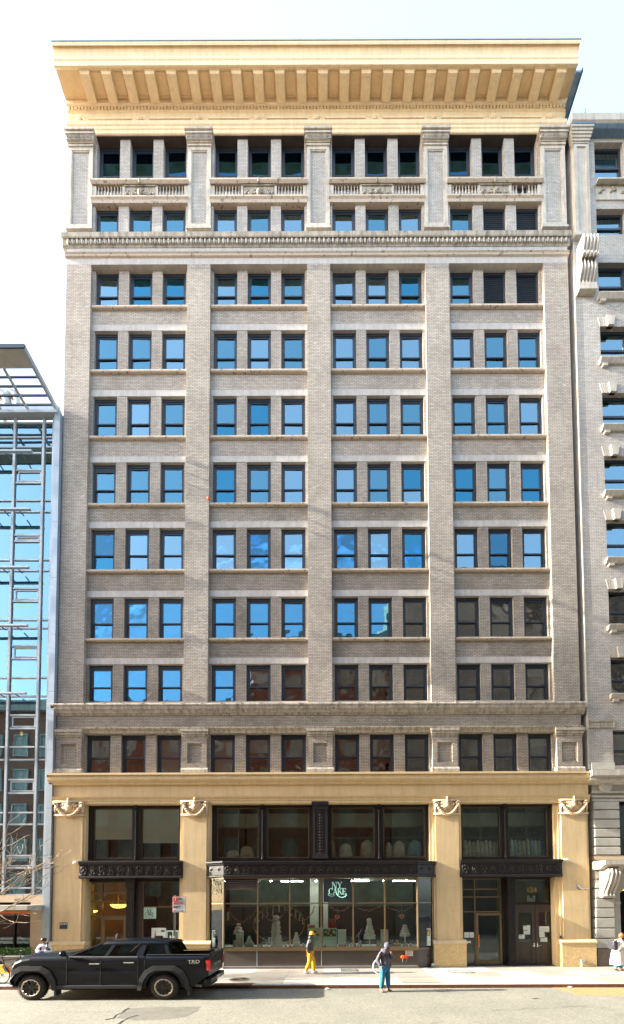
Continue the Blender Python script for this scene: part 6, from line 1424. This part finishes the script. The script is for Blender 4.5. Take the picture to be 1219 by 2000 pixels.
# cabin
zbelt = tz(1866); zr = tz(1841)
yb, yr = hwid-.05, hwid-.27
def cp(p, q, side, t):     # point on the cabin side: t=0 belt, 1 roof
    return Vector((tx(p), side*(yb+(yr-yb)*t), tz(q)))
ROOF0, ROOF1 = tx(192), tx(323)
zt_r = tz(1840)
rf = MB(); R_ = []
for y, dz in ((-yr-.03, -.05), (-yr+.03, 0), (-yr*.5, .035), (0, .05), (yr*.5, .035), (yr-.03, 0), (yr+.03, -.05)):
    R_.append([(tx(186), y*.97, zt_r+dz-.05), (tx(197), y, zt_r+dz+.0), (tx(225), y, zt_r+dz+.035), (tx(290), y, zt_r+dz+.03), (tx(318), y, zt_r+dz+.0), (tx(324), y*.97, zt_r+dz-.04), (tx(318), y, zt_r-.09), (tx(197), y, zt_r-.09)])
m_ = 8; vs = [v for r in R_ for v in r]; fs = [(i*m_+k, i*m_+(k+1) % m_, (i+1)*m_+(k+1) % m_, (i+1)*m_+k) for i in range(6) for k in range(m_)]+[tuple(range(m_)), tuple(6*m_+k for k in range(m_-1, -1, -1))]
rf.add(vs, fs).build('roof', M_CARP, T, smooth=True)
MB().prx([(-.10, 0), (-.06, .09), (.06, .09), (.10, 0)], tx(280), tx(293)).build('roof_fin', M_CARP, T, (0, 0, zt_r+.07))
for sd in (-1, 1):
    for (a, b, w_) in (((133, 1866), (193, 1841), .10), ((204, 1867), (216, 1842), .13), ((270, 1867), (274, 1842), .24), ((327, 1866), (317, 1842), .10)):
        p0 = cp(a[0], a[1], sd, 0); p1 = cp(b[0], b[1], sd, 1)
        MB().add([p0+Vector((-w_/2, 0, 0)), p0+Vector((w_/2, 0, 0)), p1+Vector((w_/2, 0, 0)), p1+Vector((-w_/2, 0, 0)), p0+Vector((-w_/2, -sd*.06, 0)), p0+Vector((w_/2, -sd*.06, 0)), p1+Vector((w_/2, -sd*.06, 0)), p1+Vector((-w_/2, -sd*.06, 0))], [(0,1,2,3),(7,6,5,4),(0,4,5,1),(1,5,6,2),(2,6,7,3),(3,7,4,0)]).build('pillar', M_CARP, T)
    for pts in ([(137, 1866), (193, 1843), (213, 1843), (202, 1867)], [(208, 1867), (219, 1843), (270, 1843), (264, 1866)], [(282, 1866), (280, 1843), (316, 1843), (325, 1866)]):
        q4 = [cp(p, q, sd, (tz(q)-zbelt)/(zr-zbelt)) + Vector((0, -sd*.015, 0)) for p, q in pts]
        MB().add(q4+[v+Vector((0, -sd*.005, 0)) for v in q4], [(0,1,2,3),(7,6,5,4),(0,4,5,1),(1,5,6,2),(2,6,7,3),(3,7,4,0)]).build('side_window', M_CARGL, T)
MB().bar(cp(133, 1867, -1, 0)+Vector((0, -.03, -.0)), cp(268, 1867.5, -1, 0)+Vector((0, -.03, 0)), .02, .03).build('belt_chrome', M_CHROME, T)
MB().bar(cp(252, 1858, -1, .35)+Vector((.0, -.03, 0)), cp(267, 1842, -1, 1)+Vector((0, -.02, 0)), .02, .015).build('window_chrome', M_CHROME, T)
ws_ = [Vector((tx(131), -yb+.05, zbelt)), Vector((tx(131), yb-.05, zbelt)), Vector((tx(190), yr-.03, zt_r-.01)), Vector((tx(190), -yr+.03, zt_r-.01))]
MB().add(ws_+[v+Vector((.02, 0, -.02)) for v in ws_], [(0,1,2,3),(7,6,5,4),(0,4,5,1),(1,5,6,2),(2,6,7,3),(3,7,4,0)]).build('windscreen', M_CARGL, T)
rw = [Vector((tx(327), -yb+.12, zbelt+.02)), Vector((tx(327), yb-.12, zbelt+.02)), Vector((tx(320), yr-.08, zt_r-.04)), Vector((tx(320), -yr+.08, zt_r-.04))]
MB().add(rw+[v+Vector((-.02, 0, 0)) for v in rw], [(0,1,2,3),(7,6,5,4),(0,4,5,1),(1,5,6,2),(2,6,7,3),(3,7,4,0)]).build('rear_window', M_CARGL, T)
for sd in (-1, 1):
    for p in (205, 262):
        MB().box(tx(p)-.28, tx(p)+.02, sd*.42-.26, sd*.42+.26, .8, 1.22).box(tx(p)-.02, tx(p)+.12, sd*.42-.24, sd*.42+.24, 1.2, tz(1852)).build('seat', M_CARM, T, bevel=.04)
MB().box(tx(128), tx(150), -yb+.1, yb-.1, 1.0, zbelt+.02).build('dashboard', M_CARM, T); MB().tube([(tx(166)+.04*math.cos(a), -.42+.19*math.sin(a), 1.28+.17*math.cos(a)) for a in [2*PI*k/20 for k in range(20)]], .018, 6, True).build('steering_wheel', M_CARM, T)
MB().bar((tx(185), .55, 1.30), (tx(198), .52, 1.55), .05, .02).build('seat_belt', M_STEEL, T)
mi = MB(); mi.ball((tx(127), -hwid-.13, zbelt+.10), .09, .13, .10, 12, 8); MB().bar((tx(130), -hwid+.02, zbelt+.0), (tx(128), -hwid-.08, zbelt+.05), .06, .04).build('mirror_arm', M_CARM, T); mi.build('mirror', M_CARP, T, smooth=True)
for p, q in ((187, 1880), (254, 1878)): MB().box(tx(p)-.18, tx(p)+.16, -hwid-.085, -hwid-.06, tz(q)-.02, tz(q)+.02).box(tx(p)-.18, tx(p)-.13, -hwid-.07, -hwid-.02, tz(q)-.02, tz(q)+.02).box(tx(p)+.11, tx(p)+.16, -hwid-.07, -hwid-.02, tz(q)-.02, tz(q)+.02).build('door_handle', M_CHROME, T, bevel=.008)
MB().tube([(tx(148)+.09*math.cos(2*PI*k/16)*2, -hwid-.004, tz(1906)+.02*math.sin(2*PI*k/16)) for k in range(16)], .006, 4, True).build('door_emblem', M_CARM, T)
text('TRD', .14, (tx(382), -hwid-.045, tz(1877)), M_CHROME, T, 'badge', sx=1.5); text('OFF ROAD', .05, (tx(382), -hwid-.045, tz(1880.5)), M_STEEL, T, 'badge', sx=1.3)
text('TACOMA', .16, (tx(430)+.01, 0, tz(1888)), M_STEEL, T, 'tailgate_lettering', rot=(PI/2, 0, PI/2), sx=1.4)
MB().box(tx(428), tx(430)+.005, -hwid+.17, hwid-.17, tz(1894), tz(1865)).build('tailgate', M_CARP, T, bevel=.01); MB().box(tx(427), tx(433), -hwid+.15, hwid-.15, tz(1866), tz(1864)+.05).build('tailgate_spoiler', M_CARP, T, bevel=.015)
MB().box(tx(430)+.005, tx(430)+.02, -.2, .2, tz(1875), tz(1869)).build('tailgate_handle', M_CARM, T)
for sd in (-1, 1): MB().pry([(tx(417), tz(1875)), (tx(429)+.02, tz(1875)), (tx(430)+.02, tz(1895)), (tx(422), tz(1895)), (tx(421), tz(1884))], sd*hwid-(.03 if sd < 0 else .13), sd*hwid+(.13 if sd < 0 else .03)).build('tail_light', M_TAIL, T, bevel=.02)
MB().box(tx(412), tx(434), -hwid+.02, hwid-.02, .52, .70).build('rear_bumper', M_CARP, T, bevel=.04); MB().box(tx(434)-.01, tx(434)+.01, -.2, .2, .55, .68).build('number_plate', M_STEEL, T)
MB().box(tx(16), tx(26), -hwid+.18, hwid-.18, .40, .70).build('front_bumper', M_CARM, T, bevel=.05)
for sd in (-1, 1): MB().box(tx(19)+.10, tx(32)+.05, sd*(hwid-.16)-.1, sd*(hwid-.16)+.1, tz(1888), tz(1879)).build('headlight', M_HEADL, T, bevel=.03)
MB().box(tx(17)-.01, tx(20), -.55, .55, .72, tz(1883)).build('grille', M_CARM, T, bevel=.02)
MB().tube([(tx(375), -.6, .42), (tx(395), -.62, .40)], .05, 8).build('exhaust_pipe', M_STEEL, T)
# ------------------------------------------------------------ people
def skin(name, J, E_, m, parent, root, sub=2, extra=None):
    keys = list(J); idx = {k: i for i, k in enumerate(keys)}
    me = bpy.data.meshes.new(name); me.from_pydata([J[k][:3] for k in keys], [(idx[a], idx[b]) for a, b in E_], [])
    o = bpy.data.objects.new(name, me); COL.objects.link(o)
    sk = o.modifiers.new('skin', 'SKIN'); sk.use_smooth_shade = True; sk.branch_smoothing = .4
    lay = me.skin_vertices[0] if me.skin_vertices else None
    if lay is None:
        bm = bmesh.new(); bm.from_mesh(me); bm.verts.layers.skin.verify(); bm.to_mesh(me); bm.free(); lay = me.skin_vertices[0]
    for k in keys:
        r = J[k][3]; r2 = J[k][4] if len(J[k]) > 4 else r
        lay.data[idx[k]].radius = (r, r2); lay.data[idx[k]].use_root = (k == root)
    s = o.modifiers.new('sub', 'SUBSURF'); s.levels = sub; s.render_levels = sub
    bpy.context.view_layer.update()
    dg = bpy.context.evaluated_depsgraph_get(); nm = bpy.data.meshes.new_from_object(o.evaluated_get(dg)); bpy.data.objects.remove(o)
    nm.materials.clear(); nm.materials.append(m)
    if extra and extra.v:
        bm = bmesh.new(); bm.from_mesh(nm); em = extra.mesh('x', m, True); bm.from_mesh(em); bm.to_mesh(nm); bm.free()
    nm.polygons.foreach_set('use_smooth', [True]*len(nm.polygons))
    return inst(name, nm, parent)
def hand(mb, w, d, side):
    "five bent fingers leaving the palm at w, pointing along d"
    d = Vector(d).normalized(); w = Vector(w); s = d.cross(Vector((0, 0, 1)))
    s = s.normalized() if s.length > .1 else Vector((1, 0, 0)); u = s.cross(d)
    mb.ball(w+d*.045, .034, .026, .045, 8, 6)
    for k, (o, L_) in enumerate(((-.028, .062), (-.009, .072), (.010, .068), (.028, .052))):
        p = w+d*.075+s*o; q = p+d*L_*.55-u*.01; r = q+d*L_*.35-u*.03; mb.tube([p, q, r], [.0095, .009, .007], 6)
    p = w+d*.03+s*(-.03*side); mb.tube([p, p+d*.035-s*.025*side, p+d*.06-s*.02*side-u*.015], [.011, .010, .008], 6)
def person(label, loc, rz, pose, H=1.75, skin_m=M_SKIN, top_m=M_JBLK, leg_m=M_MUST, shoe_m=M_SHOE, top_len=.0, bulk=1.0, hair=None, sc_=None):
    "pose: dict of joints, local frame facing +x, left = +y"
    p = thing('person', label, 'person', loc, rz)
    f = H/1.75
    J = dict(pel=(0, 0, .93, .12, .10), spine=(0, 0, 1.12, .11, .09), chest=(.0, 0, 1.32, .14, .10), neck0=(0, 0, 1.47, .06), neck=(.01, 0, 1.54, .05), head=(.02, 0, 1.60, .075, .07), head2=(.02, 0, 1.68, .082, .085), crown=(.01, 0, 1.73, .055),
             shL=(0, .17, 1.41, .055), shR=(0, -.17, 1.41, .055), elL=(0, .24, 1.13, .042), elR=(0, -.24, 1.13, .042), wrL=(.05, .24, .88, .028), wrR=(.05, -.24, .88, .028),
             hiL=(0, .09, .88, .085), hiR=(0, -.09, .88, .085), knL=(.02, .1, .50, .058), knR=(.02, -.1, .50, .058), anL=(0, .1, .09, .04), anR=(0, -.1, .09, .04), toL=(.15, .11, .04, .03), toR=(.15, -.11, .04, .03))
    for k, v in pose.items(): J[k] = tuple(v)+tuple(J[k][3:])
    J = {k: (v[0]*f, v[1]*f, v[2]*f)+tuple(r*f for r in v[3:]) for k, v in J.items()}
    E_ = [('pel', 'spine'), ('spine', 'chest'), ('chest', 'neck0'), ('neck0', 'neck'), ('neck', 'head'), ('head', 'head2'), ('head2', 'crown'), ('chest', 'shL'), ('chest', 'shR'), ('shL', 'elL'), ('shR', 'elR'), ('elL', 'wrL'), ('elR', 'wrR'), ('pel', 'hiL'), ('pel', 'hiR'), ('hiL', 'knL'), ('hiR', 'knR'), ('knL', 'anL'), ('knR', 'anR'), ('anL', 'toL'), ('anR', 'toR')]
    ex = MB(); V = lambda k: Vector(J[k][:3])
    for s_, a, b in ((1, 'elL', 'wrL'), (-1, 'elR', 'wrR')): hand(ex, V(b), V(b)-V(a), s_)
    h = V('head2'); hd_dir = (V('head')-V('neck')); fx = Vector((.095, 0, -.03))*f
    if 'face' in (sc_ or {}): fx = Vector(sc_['face'])*f
    lat = Vector((-fx.y, fx.x, 0)).normalized()
    ex.ball(h+fx*.95+Vector((0, 0, -.015)), .018, .014, .024, 8, 6); ex.ball(h+fx*.8+Vector((0, 0, -.06)), .03, .03, .02, 8, 6)
    for s_ in (-1, 1): ex.ball(h+lat*s_*.085*f+Vector((0, 0, -.02)), .014, .010, .026, 6, 5)
    skin('body', J, E_, skin_m, p, 'pel', 2, ex)
    for s_ in (-1, 1): MB().ball(h+fx*.86+lat*s_*.032*f+Vector((0, 0, .012)), .011, .011, .008, 6, 5).build('eye', M_INK, p)
    MB().ball(h+fx*.93+Vector((0, 0, -.048)), .008, .022, .006, 6, 4).build('mouth', M_SHOED, p)
    g = lambda k, a, b=None: J[k][:3]+((a*f, (b or a)*f))
    b_ = bulk
    tj = {'hem': (J['pel'][0], J['pel'][1], (.93-top_len)*f, .185*b_*f, .14*b_*f), 'pel': g('pel', .175*b_, .14*b_), 'spine': g('spine', .165*b_, .13*b_), 'chest': g('chest', .185*b_, .14*b_), 'neck0': g('neck0', .085, .08), 'shL': g('shL', .085*b_), 'shR': g('shR', .085*b_), 'elL': g('elL', .068*b_), 'elR': g('elR', .068*b_), 'wrL': g('wrL', .05*b_), 'wrR': g('wrR', .05*b_)}
    skin('jacket', tj, [('hem', 'pel'), ('pel', 'spine'), ('spine', 'chest'), ('chest', 'neck0'), ('chest', 'shL'), ('chest', 'shR'), ('shL', 'elL'), ('shR', 'elR'), ('elL', 'wrL'), ('elR', 'wrR')], top_m, p, 'chest')
    lj = {'pel': g('pel', .165, .14), 'hiL': g('hiL', .125), 'hiR': g('hiR', .125), 'knL': g('knL', .10), 'knR': g('knR', .10), 'anL': (J['anL'][0], J['anL'][1], J['anL'][2]+.02, .085*f, .08*f), 'anR': (J['anR'][0], J['anR'][1], J['anR'][2]+.02, .085*f, .08*f)}
    skin('trousers', lj, [('pel', 'hiL'), ('pel', 'hiR'), ('hiL', 'knL'), ('hiR', 'knR'), ('knL', 'anL'), ('knR', 'anR')], leg_m, p, 'pel')
    for a, t_ in (('anL', 'toL'), ('anR', 'toR')):
        A, Tt = V(a), V(t_); d = (Tt-A); d.z = 0; d.normalize(); zlow = Tt.z-.03
        m_ = MB(); rings = []
        for u, w_, h_ in ((-.09, .028, .05), (-.06, .042, .085), (.0, .046, .10), (.07, .046, .075), (.14, .044, .05), (.18, .02, .03)):
            c_ = A+d*u*f; lat2 = Vector((-d.y, d.x, 0)); z0_ = max(zlow+(A.z-.09-(Tt.z-.04))*(1-max(0, u)/.18)*.9, zlow-.02)
            rings.append([c_*1+lat2*w_*s1+Vector((0, 0, z0_+h_*hh-c_.z)) for s1, hh in ((-1, 0), (1, 0), (1, .6), (.5, 1), (-.5, 1), (-1, .6))])
        vs = [v for r in rings for v in r]; nn = 6; fs = [(i*nn+k, i*nn+(k+1) % nn, (i+1)*nn+(k+1) % nn, (i+1)*nn+k) for i in range(5) for k in range(nn)]+[tuple(range(nn)), tuple(5*nn+k for k in range(nn-1, -1, -1))]
        m_.add(vs, fs).build('shoe', shoe_m, p, smooth=True)
    return p, J, V, f
# person in mustard trousers, walking right along the pavement
x, y = G(606, 1901.5, 0)
p1, J1, V1, f1 = person('person in black jacket and mustard trousers and yellow cap walking right past the shop', (x, y, .0), 0.0,
    dict(elL=(-.05, .24, 1.13), wrL=(.02, .22, .90), elR=(-.10, -.25, 1.14), wrR=(-.03, -.25, .88), shL=(-.03, .17, 1.42), shR=(-.02, -.17, 1.42), knL=(.14, .10, .50), anL=(.16, .10, .09), toL=(.31, .10, .04), knR=(-.02, -.1, .49), anR=(-.18, -.1, .11), toR=(-.04, -.1, .04), chest=(-.01, 0, 1.32), neck=(.03, 0, 1.54), head=(.06, 0, 1.60), head2=(.07, 0, 1.68), crown=(.06, 0, 1.72)), H=1.80, skin_m=M_SKIN2, top_m=M_JBLK, leg_m=M_MUST, shoe_m=M_SHOE, top_len=.10, bulk=1.14)
h = V1('head2'); cp_ = MB(); cp_.lathe([(.108, -.02), (.112, .03), (.095, .08), (.05, .115), (.01, .12)], tuple(h), 16); cp_.lathe([(.115, -.035), (.12, -.015), (.112, .0)], tuple(h), 16); cp_.box(h.x+.06, h.x+.21, h.y-.07, h.y+.07, h.z-.01, h.z+.005)
cp_.build('yellow_cap', M_YEL, p1, smooth=True); MB().lathe([(.10, -.10), (.11, -.03)], (h.x-.02, h.y, h.z), 14).build('hair', M_HAIRD, p1); MB().lathe([(.08, -.24), (.10, -.18), (.085, -.13)], (h.x-.05, h.y, h.z+.02), 12).build('collar', M_JBLK, p1)
# person in grey hood on the road at the kerb
x, y = G(752, 1936.5, -.13)
p2, J2, V2, f2 = person('person in charcoal hooded jacket and blue jeans, hand at mouth, in the road', (x, min(y, KERB-.25), -.13), math.radians(-62),
    dict(elR=(-.06, -.30, 1.13), wrR=(.10, -.24, .95), elL=(.12, .28, 1.18), wrL=(.22, .14, 1.40), knL=(.03, .12, .50), anL=(.0, .14, .09), toL=(.14, .17, .04), knR=(.02, -.12, .50), anR=(-.02, -.15, .09), toR=(.12, -.18, .04), neck=(.03, .01, 1.54), head=(.06, .06, 1.59), head2=(.07, .08, 1.66), crown=(.06, .07, 1.71)), H=1.72, skin_m=M_SKIN, top_m=M_JGRY, leg_m=M_JEAN, shoe_m=M_SHOED, top_len=.06, bulk=1.13, sc_=dict(face=(.065, .075, -.04)))
h = V2('head2'); hm = MB(); ang = math.atan2(.075, .065)
rings = []
for u, r, dz in ((-.12, .03, .02), (-.10, .085, .01), (-.05, .125, .0), (.02, .132, .0), (.05, .115, .01), (.055, .10, .01)):
    rings.append([Vector((u*math.cos(ang)-r*math.cos(a)*math.sin(ang), u*math.sin(ang)+r*math.cos(a)*math.cos(ang), r*math.sin(a)*1.12+dz)) for a in [2*PI*k/14 for k in range(14)]])
vs = [h+v for r in rings for v in r]; fs = [(i*14+k, i*14+(k+1) % 14, (i+1)*14+(k+1) % 14, (i+1)*14+k) for i in range(5) for k in range(14)]+[tuple(range(14))]
hm.add(vs, fs).build('hood', M_JGRY, p2, smooth=True); MB().lathe([(.18, -.10), (.15, .0), (.12, .09)], tuple(V2('neck0')), 14).build('hood_collar', M_JGRY, p2, smooth=True)
# person in white and royal blue behind the truck's nose, looking down at a phone
x = WX(87, 1850, -2.6); 
p3, J3, V3, f3 = person('person in white jacket and royal blue apron looking at a phone behind the truck', (x, -2.6, 0), math.radians(-80),
    dict(elL=(.06, .28, 1.14), wrL=(.24, .09, 1.18), elR=(.06, -.28, 1.14), wrR=(.24, -.09, 1.18), neck=(.03, 0, 1.53), head=(.07, 0, 1.585), head2=(.09, 0, 1.65), crown=(.09, 0, 1.70)), H=1.66, skin_m=M_SKIN, top_m=M_JWHT, leg_m=M_ROYAL, shoe_m=M_SHOED, bulk=1.15, sc_=dict(face=(.09, 0, -.05)))
h = V3('head2'); MB().lathe([(.105, -.03), (.108, .03), (.085, .08), (.03, .105)], (h.x-.01, h.y, h.z), 14).build('dark_cap', M_HAIRD, p3, smooth=True)
MB().box(.13, .165, -.17, .17, .62, 1.10).build('blue_apron', M_ROYAL, p3, bevel=.03); MB().box(.31, .32, -.04, .04, 1.16, 1.30).build('phone', M_INK, p3, bevel=.004)
MB().tube([(.13, .12, 1.0), (.12, .13, 1.3), (.0, .12, 1.46), (-.12, .11, 1.3)], .022, 6).build('shoulder_strap', M_NAVYP, p3)
MB().lathe([(.062, -.02), (.062, .02)], (.12, .22, 1.16), 12, 'x').build('sleeve_patch', M_NAVYP, p3)
# person in long pale coat at the right edge
x, y = G(1208, 1897, 0)
p4, J4, V4, f4 = person('auburn-haired person in long pale coat leaning forward at the right edge', (x, y, 0), math.radians(8),
    dict(pel=(-.02, 0, .93), spine=(.02, 0, 1.12), chest=(.08, 0, 1.30), neck0=(.13, 0, 1.43), neck=(.17, 0, 1.48), head=(.21, 0, 1.53), head2=(.23, 0, 1.60), crown=(.22, 0, 1.65), shL=(.08, .16, 1.39), shR=(.08, -.16, 1.39), elL=(.16, .23, 1.14), wrL=(.32, .18, 1.08), elR=(.15, -.23, 1.14), wrR=(.32, -.18, 1.06), knL=(.16, .1, .5), anL=(.24, .1, .09), toL=(.38, .1, .04), knR=(-.04, -.1, .48), anR=(-.24, -.1, .15), toR=(-.14, -.1, .05)), H=1.72, skin_m=M_SKIN2, top_m=M_COAT, leg_m=M_JEAN, shoe_m=M_SHOED, top_len=.0, bulk=1.1)
h = V4('head2'); hr = MB(); hr.ball(h+Vector((-.02, 0, .01)), .115, .105, .12, 12, 8); hr.ball(h+Vector((-.09, 0, -.02)), .07, .07, .07, 8, 6); hr.build('auburn_hair', M_HAIRR, p4, smooth=True)
rings = []
for z_, r1, r2, dx in ((1.25, .19, .17, .05), (1.0, .22, .20, .0), (.75, .26, .23, -.02), (.5, .30, .26, -.02), (.30, .32, .28, -.01)):
    rings.append([(dx+r1*math.cos(a)*(1+.05*math.sin(5*a)), r2*math.sin(a)*(1+.05*math.sin(5*a)), z_) for a in [2*PI*k/24 for k in range(24)]])
vs = [v for r in rings for v in r]; fs = [(i*24+k, i*24+(k+1) % 24, (i+1)*24+(k+1) % 24, (i+1)*24+k) for i in range(4) for k in range(24)]+[tuple(range(24))]
MB().add(vs, fs).build('coat_skirt', M_COAT, p4, smooth=True)
bp = thing('backpack', 'black backpack worn by the person in the long pale coat', 'backpack', (x-.20, y-.03, 1.18), math.radians(8))
MB().box(-.13, .08, -.16, .16, -.22, .20).build('bag_body', M_BPACK, bp, bevel=.06); MB().box(-.17, -.13, -.12, .12, -.18, .0).build('front_pocket', M_BPACK, bp, bevel=.02)
for s_ in (-.1, .1): MB().tube([(.05, s_, .18), (.20, s_, .24), (.33, s_*1.1, .10), (.22, s_*1.2, -.18), (.05, s_*1.2, -.2)], .018, 6).build('strap', M_BPACK, bp)
# ------------------------------------------------------------ bicycles
def bicycle(label, x, y, rz, fm, rear_cover=None):
    b = thing('bicycle', label, 'bicycle', (x, y, 0), rz); R0 = .33
    for cx in (-.52, .52):
        w = MB().tube([(R0*math.cos(a), 0, R0*math.sin(a)) for a in [2*PI*k/28 for k in range(28)]], .022, 6, True).build('tyre', M_TYRE, b, (cx, 0, R0+.02)); sp_ = MB()
        for k in range(14): a = 2*PI*k/14; sp_.tube([(0, 0, 0), ((R0-.02)*math.cos(a), 0, (R0-.02)*math.sin(a))], .003, 3)
        sp_.build('spokes', M_STEEL, w, kind='stuff'); MB().lathe([(.03, -.05), (.03, .05)], n=10, axis='y').build('hub', M_STEEL, w)
        MB().tube([((R0+.04)*math.cos(a), 0, (R0+.04)*math.sin(a)) for a in [PI*(.15+.75*k/10) for k in range(11)]], .03, 6).build('mudguard', rear_cover or fm, b, (cx, 0, R0+.02))
    f = MB(); f.tube([(-.52, 0, .35), (-.08, 0, .32), (.40, 0, .72), (.44, 0, .84), (.52, 0, .35)], .022, 6); f.tube([(-.08, 0, .32), (-.22, 0, .85)], .022, 6); f.tube([(-.52, 0, .35), (-.19, 0, .68), (.40, 0, .74)], .018, 6)
    f.build('frame', fm, b); MB().box(-.36, -.10, -.07, .07, .86, .91).build('saddle', M_INK, b, bevel=.025)
    MB().tube([(.44, 0, .84), (.42, 0, 1.02), (.46, 0, 1.04)], .016, 6).build('stem', M_INK, b); MB().tube([(.34, -.30, 1.06), (.42, -.22, 1.05), (.46, 0, 1.04), (.42, .22, 1.05), (.34, .30, 1.06)], .016, 6).build('handlebar', M_INK, b)
    MB().lathe([(.09, -.01), (.09, .01)], (-.08, -.06, .32), 14, 'y').build('chainring', M_STEEL, b); MB().box(.50, .62, -.1, .1, .86, .98).build('front_light_box', fm, b, bevel=.02)
    return b
bx_, by_ = WX(32, 1868, -2.3), -2.3
bicycle('dark bicycle parked behind the truck nose with only its handlebar showing', bx_-.35, by_, math.radians(20), M_CARM)
x, y = G(-22, 1922, 0); b2 = bicycle('rental bicycle with orange and yellow rear cover cut by the left picture edge', x, y, math.radians(176), M_STEEL, M_ORANGE)
MB().pry([(-.85, .42), (-.60, .76), (-.30, .70), (-.42, .42)], -.05, .05).build('skirt_guard', M_YEL, b2, bevel=.01); MB().pry([(-.80, .50), (-.66, .72), (-.56, .72), (-.70, .48)], -.055, .055).build('black_band', M_INK, b2)
# ------------------------------------------------------------ bare street tree off the left edge, its twigs cross the frame
def tree(label, x, y, h, seed, lean=(0, 0), dens=1.0, grp=None, dirs=None):
    r = random.Random(seed); t = thing('street_tree', label, 'tree', (x, y, 0), 0, grp); br = MB(); tw = MB()
    def grow(p, d, L_, rad, dep):
        pts = [p]; rs = [rad]; n_ = 5; q = p.copy(); dd = d.copy()
        for k in range(n_):
            dd = (dd+Vector((r.uniform(-.22, .22), r.uniform(-.22, .22), r.uniform(-.12, .16)))).normalized(); q = q+dd*L_/n_; pts.append(q.copy()); rs.append(rad*(1-.45*(k+1)/n_))
        (tw if dep >= 2 else br).tube(pts, [max(.009, q_) for q_ in rs], 6 if dep < 2 else 4)
        if dep >= 5 or rad < .0045: return
        for k in range(2 if dep < 3 else 1):
            i = r.randint(2, n_); ax = Vector((r.uniform(-1, 1), r.uniform(-1, 1), r.uniform(-.3, .7))).normalized()
            nd = (dd*.75+ax*.75).normalized(); grow(pts[i], nd, L_*r.uniform(.6, .8), rs[i]*.62, dep+1)
        grow(pts[-1], (dd+Vector((0, 0, .1))).normalized(), L_*.75, rs[-1]*.8, dep+1)
    base = Vector((0, 0, 0)); trunk = MB(); tt = [Vector((lean[0]*k/5+.04*math.sin(k), lean[1]*k/5, h*.32*k/5)) for k in range(6)]
    trunk.tube(tt, [.16, .13, .12, .11, .105, .10], 12).build('trunk', M_BARK, t, smooth=True)
    for d in (dirs or [(.6, .1, .8), (-.6, .2, .8), (.1, .6, .9), (.0, -.5, .8), (.2, 0, 1)]): grow(tt[-1], Vector(d).normalized(), h*.24, .07, 0)
    br.build('limbs', M_BARK, t, smooth=True); tw.build('twigs', M_BARK, t, kind='stuff')
    return t
tx0 = WX(-95, 1900, -3.9)
tree('bare street tree standing off the left edge with twigs reaching over the first tan pilaster', tx0, -3.9, 7.2, 11, dirs=[(.9, .2, .35), (.85, -.1, .55), (.8, .0, .8), (.9, .1, .15), (-.6, .2, .7), (0, .5, .9), (.3, -.3, .9)])
tree('bare street tree on the far pavement reflected in the left shop glass', -9.5, -18.0, 9, 23)
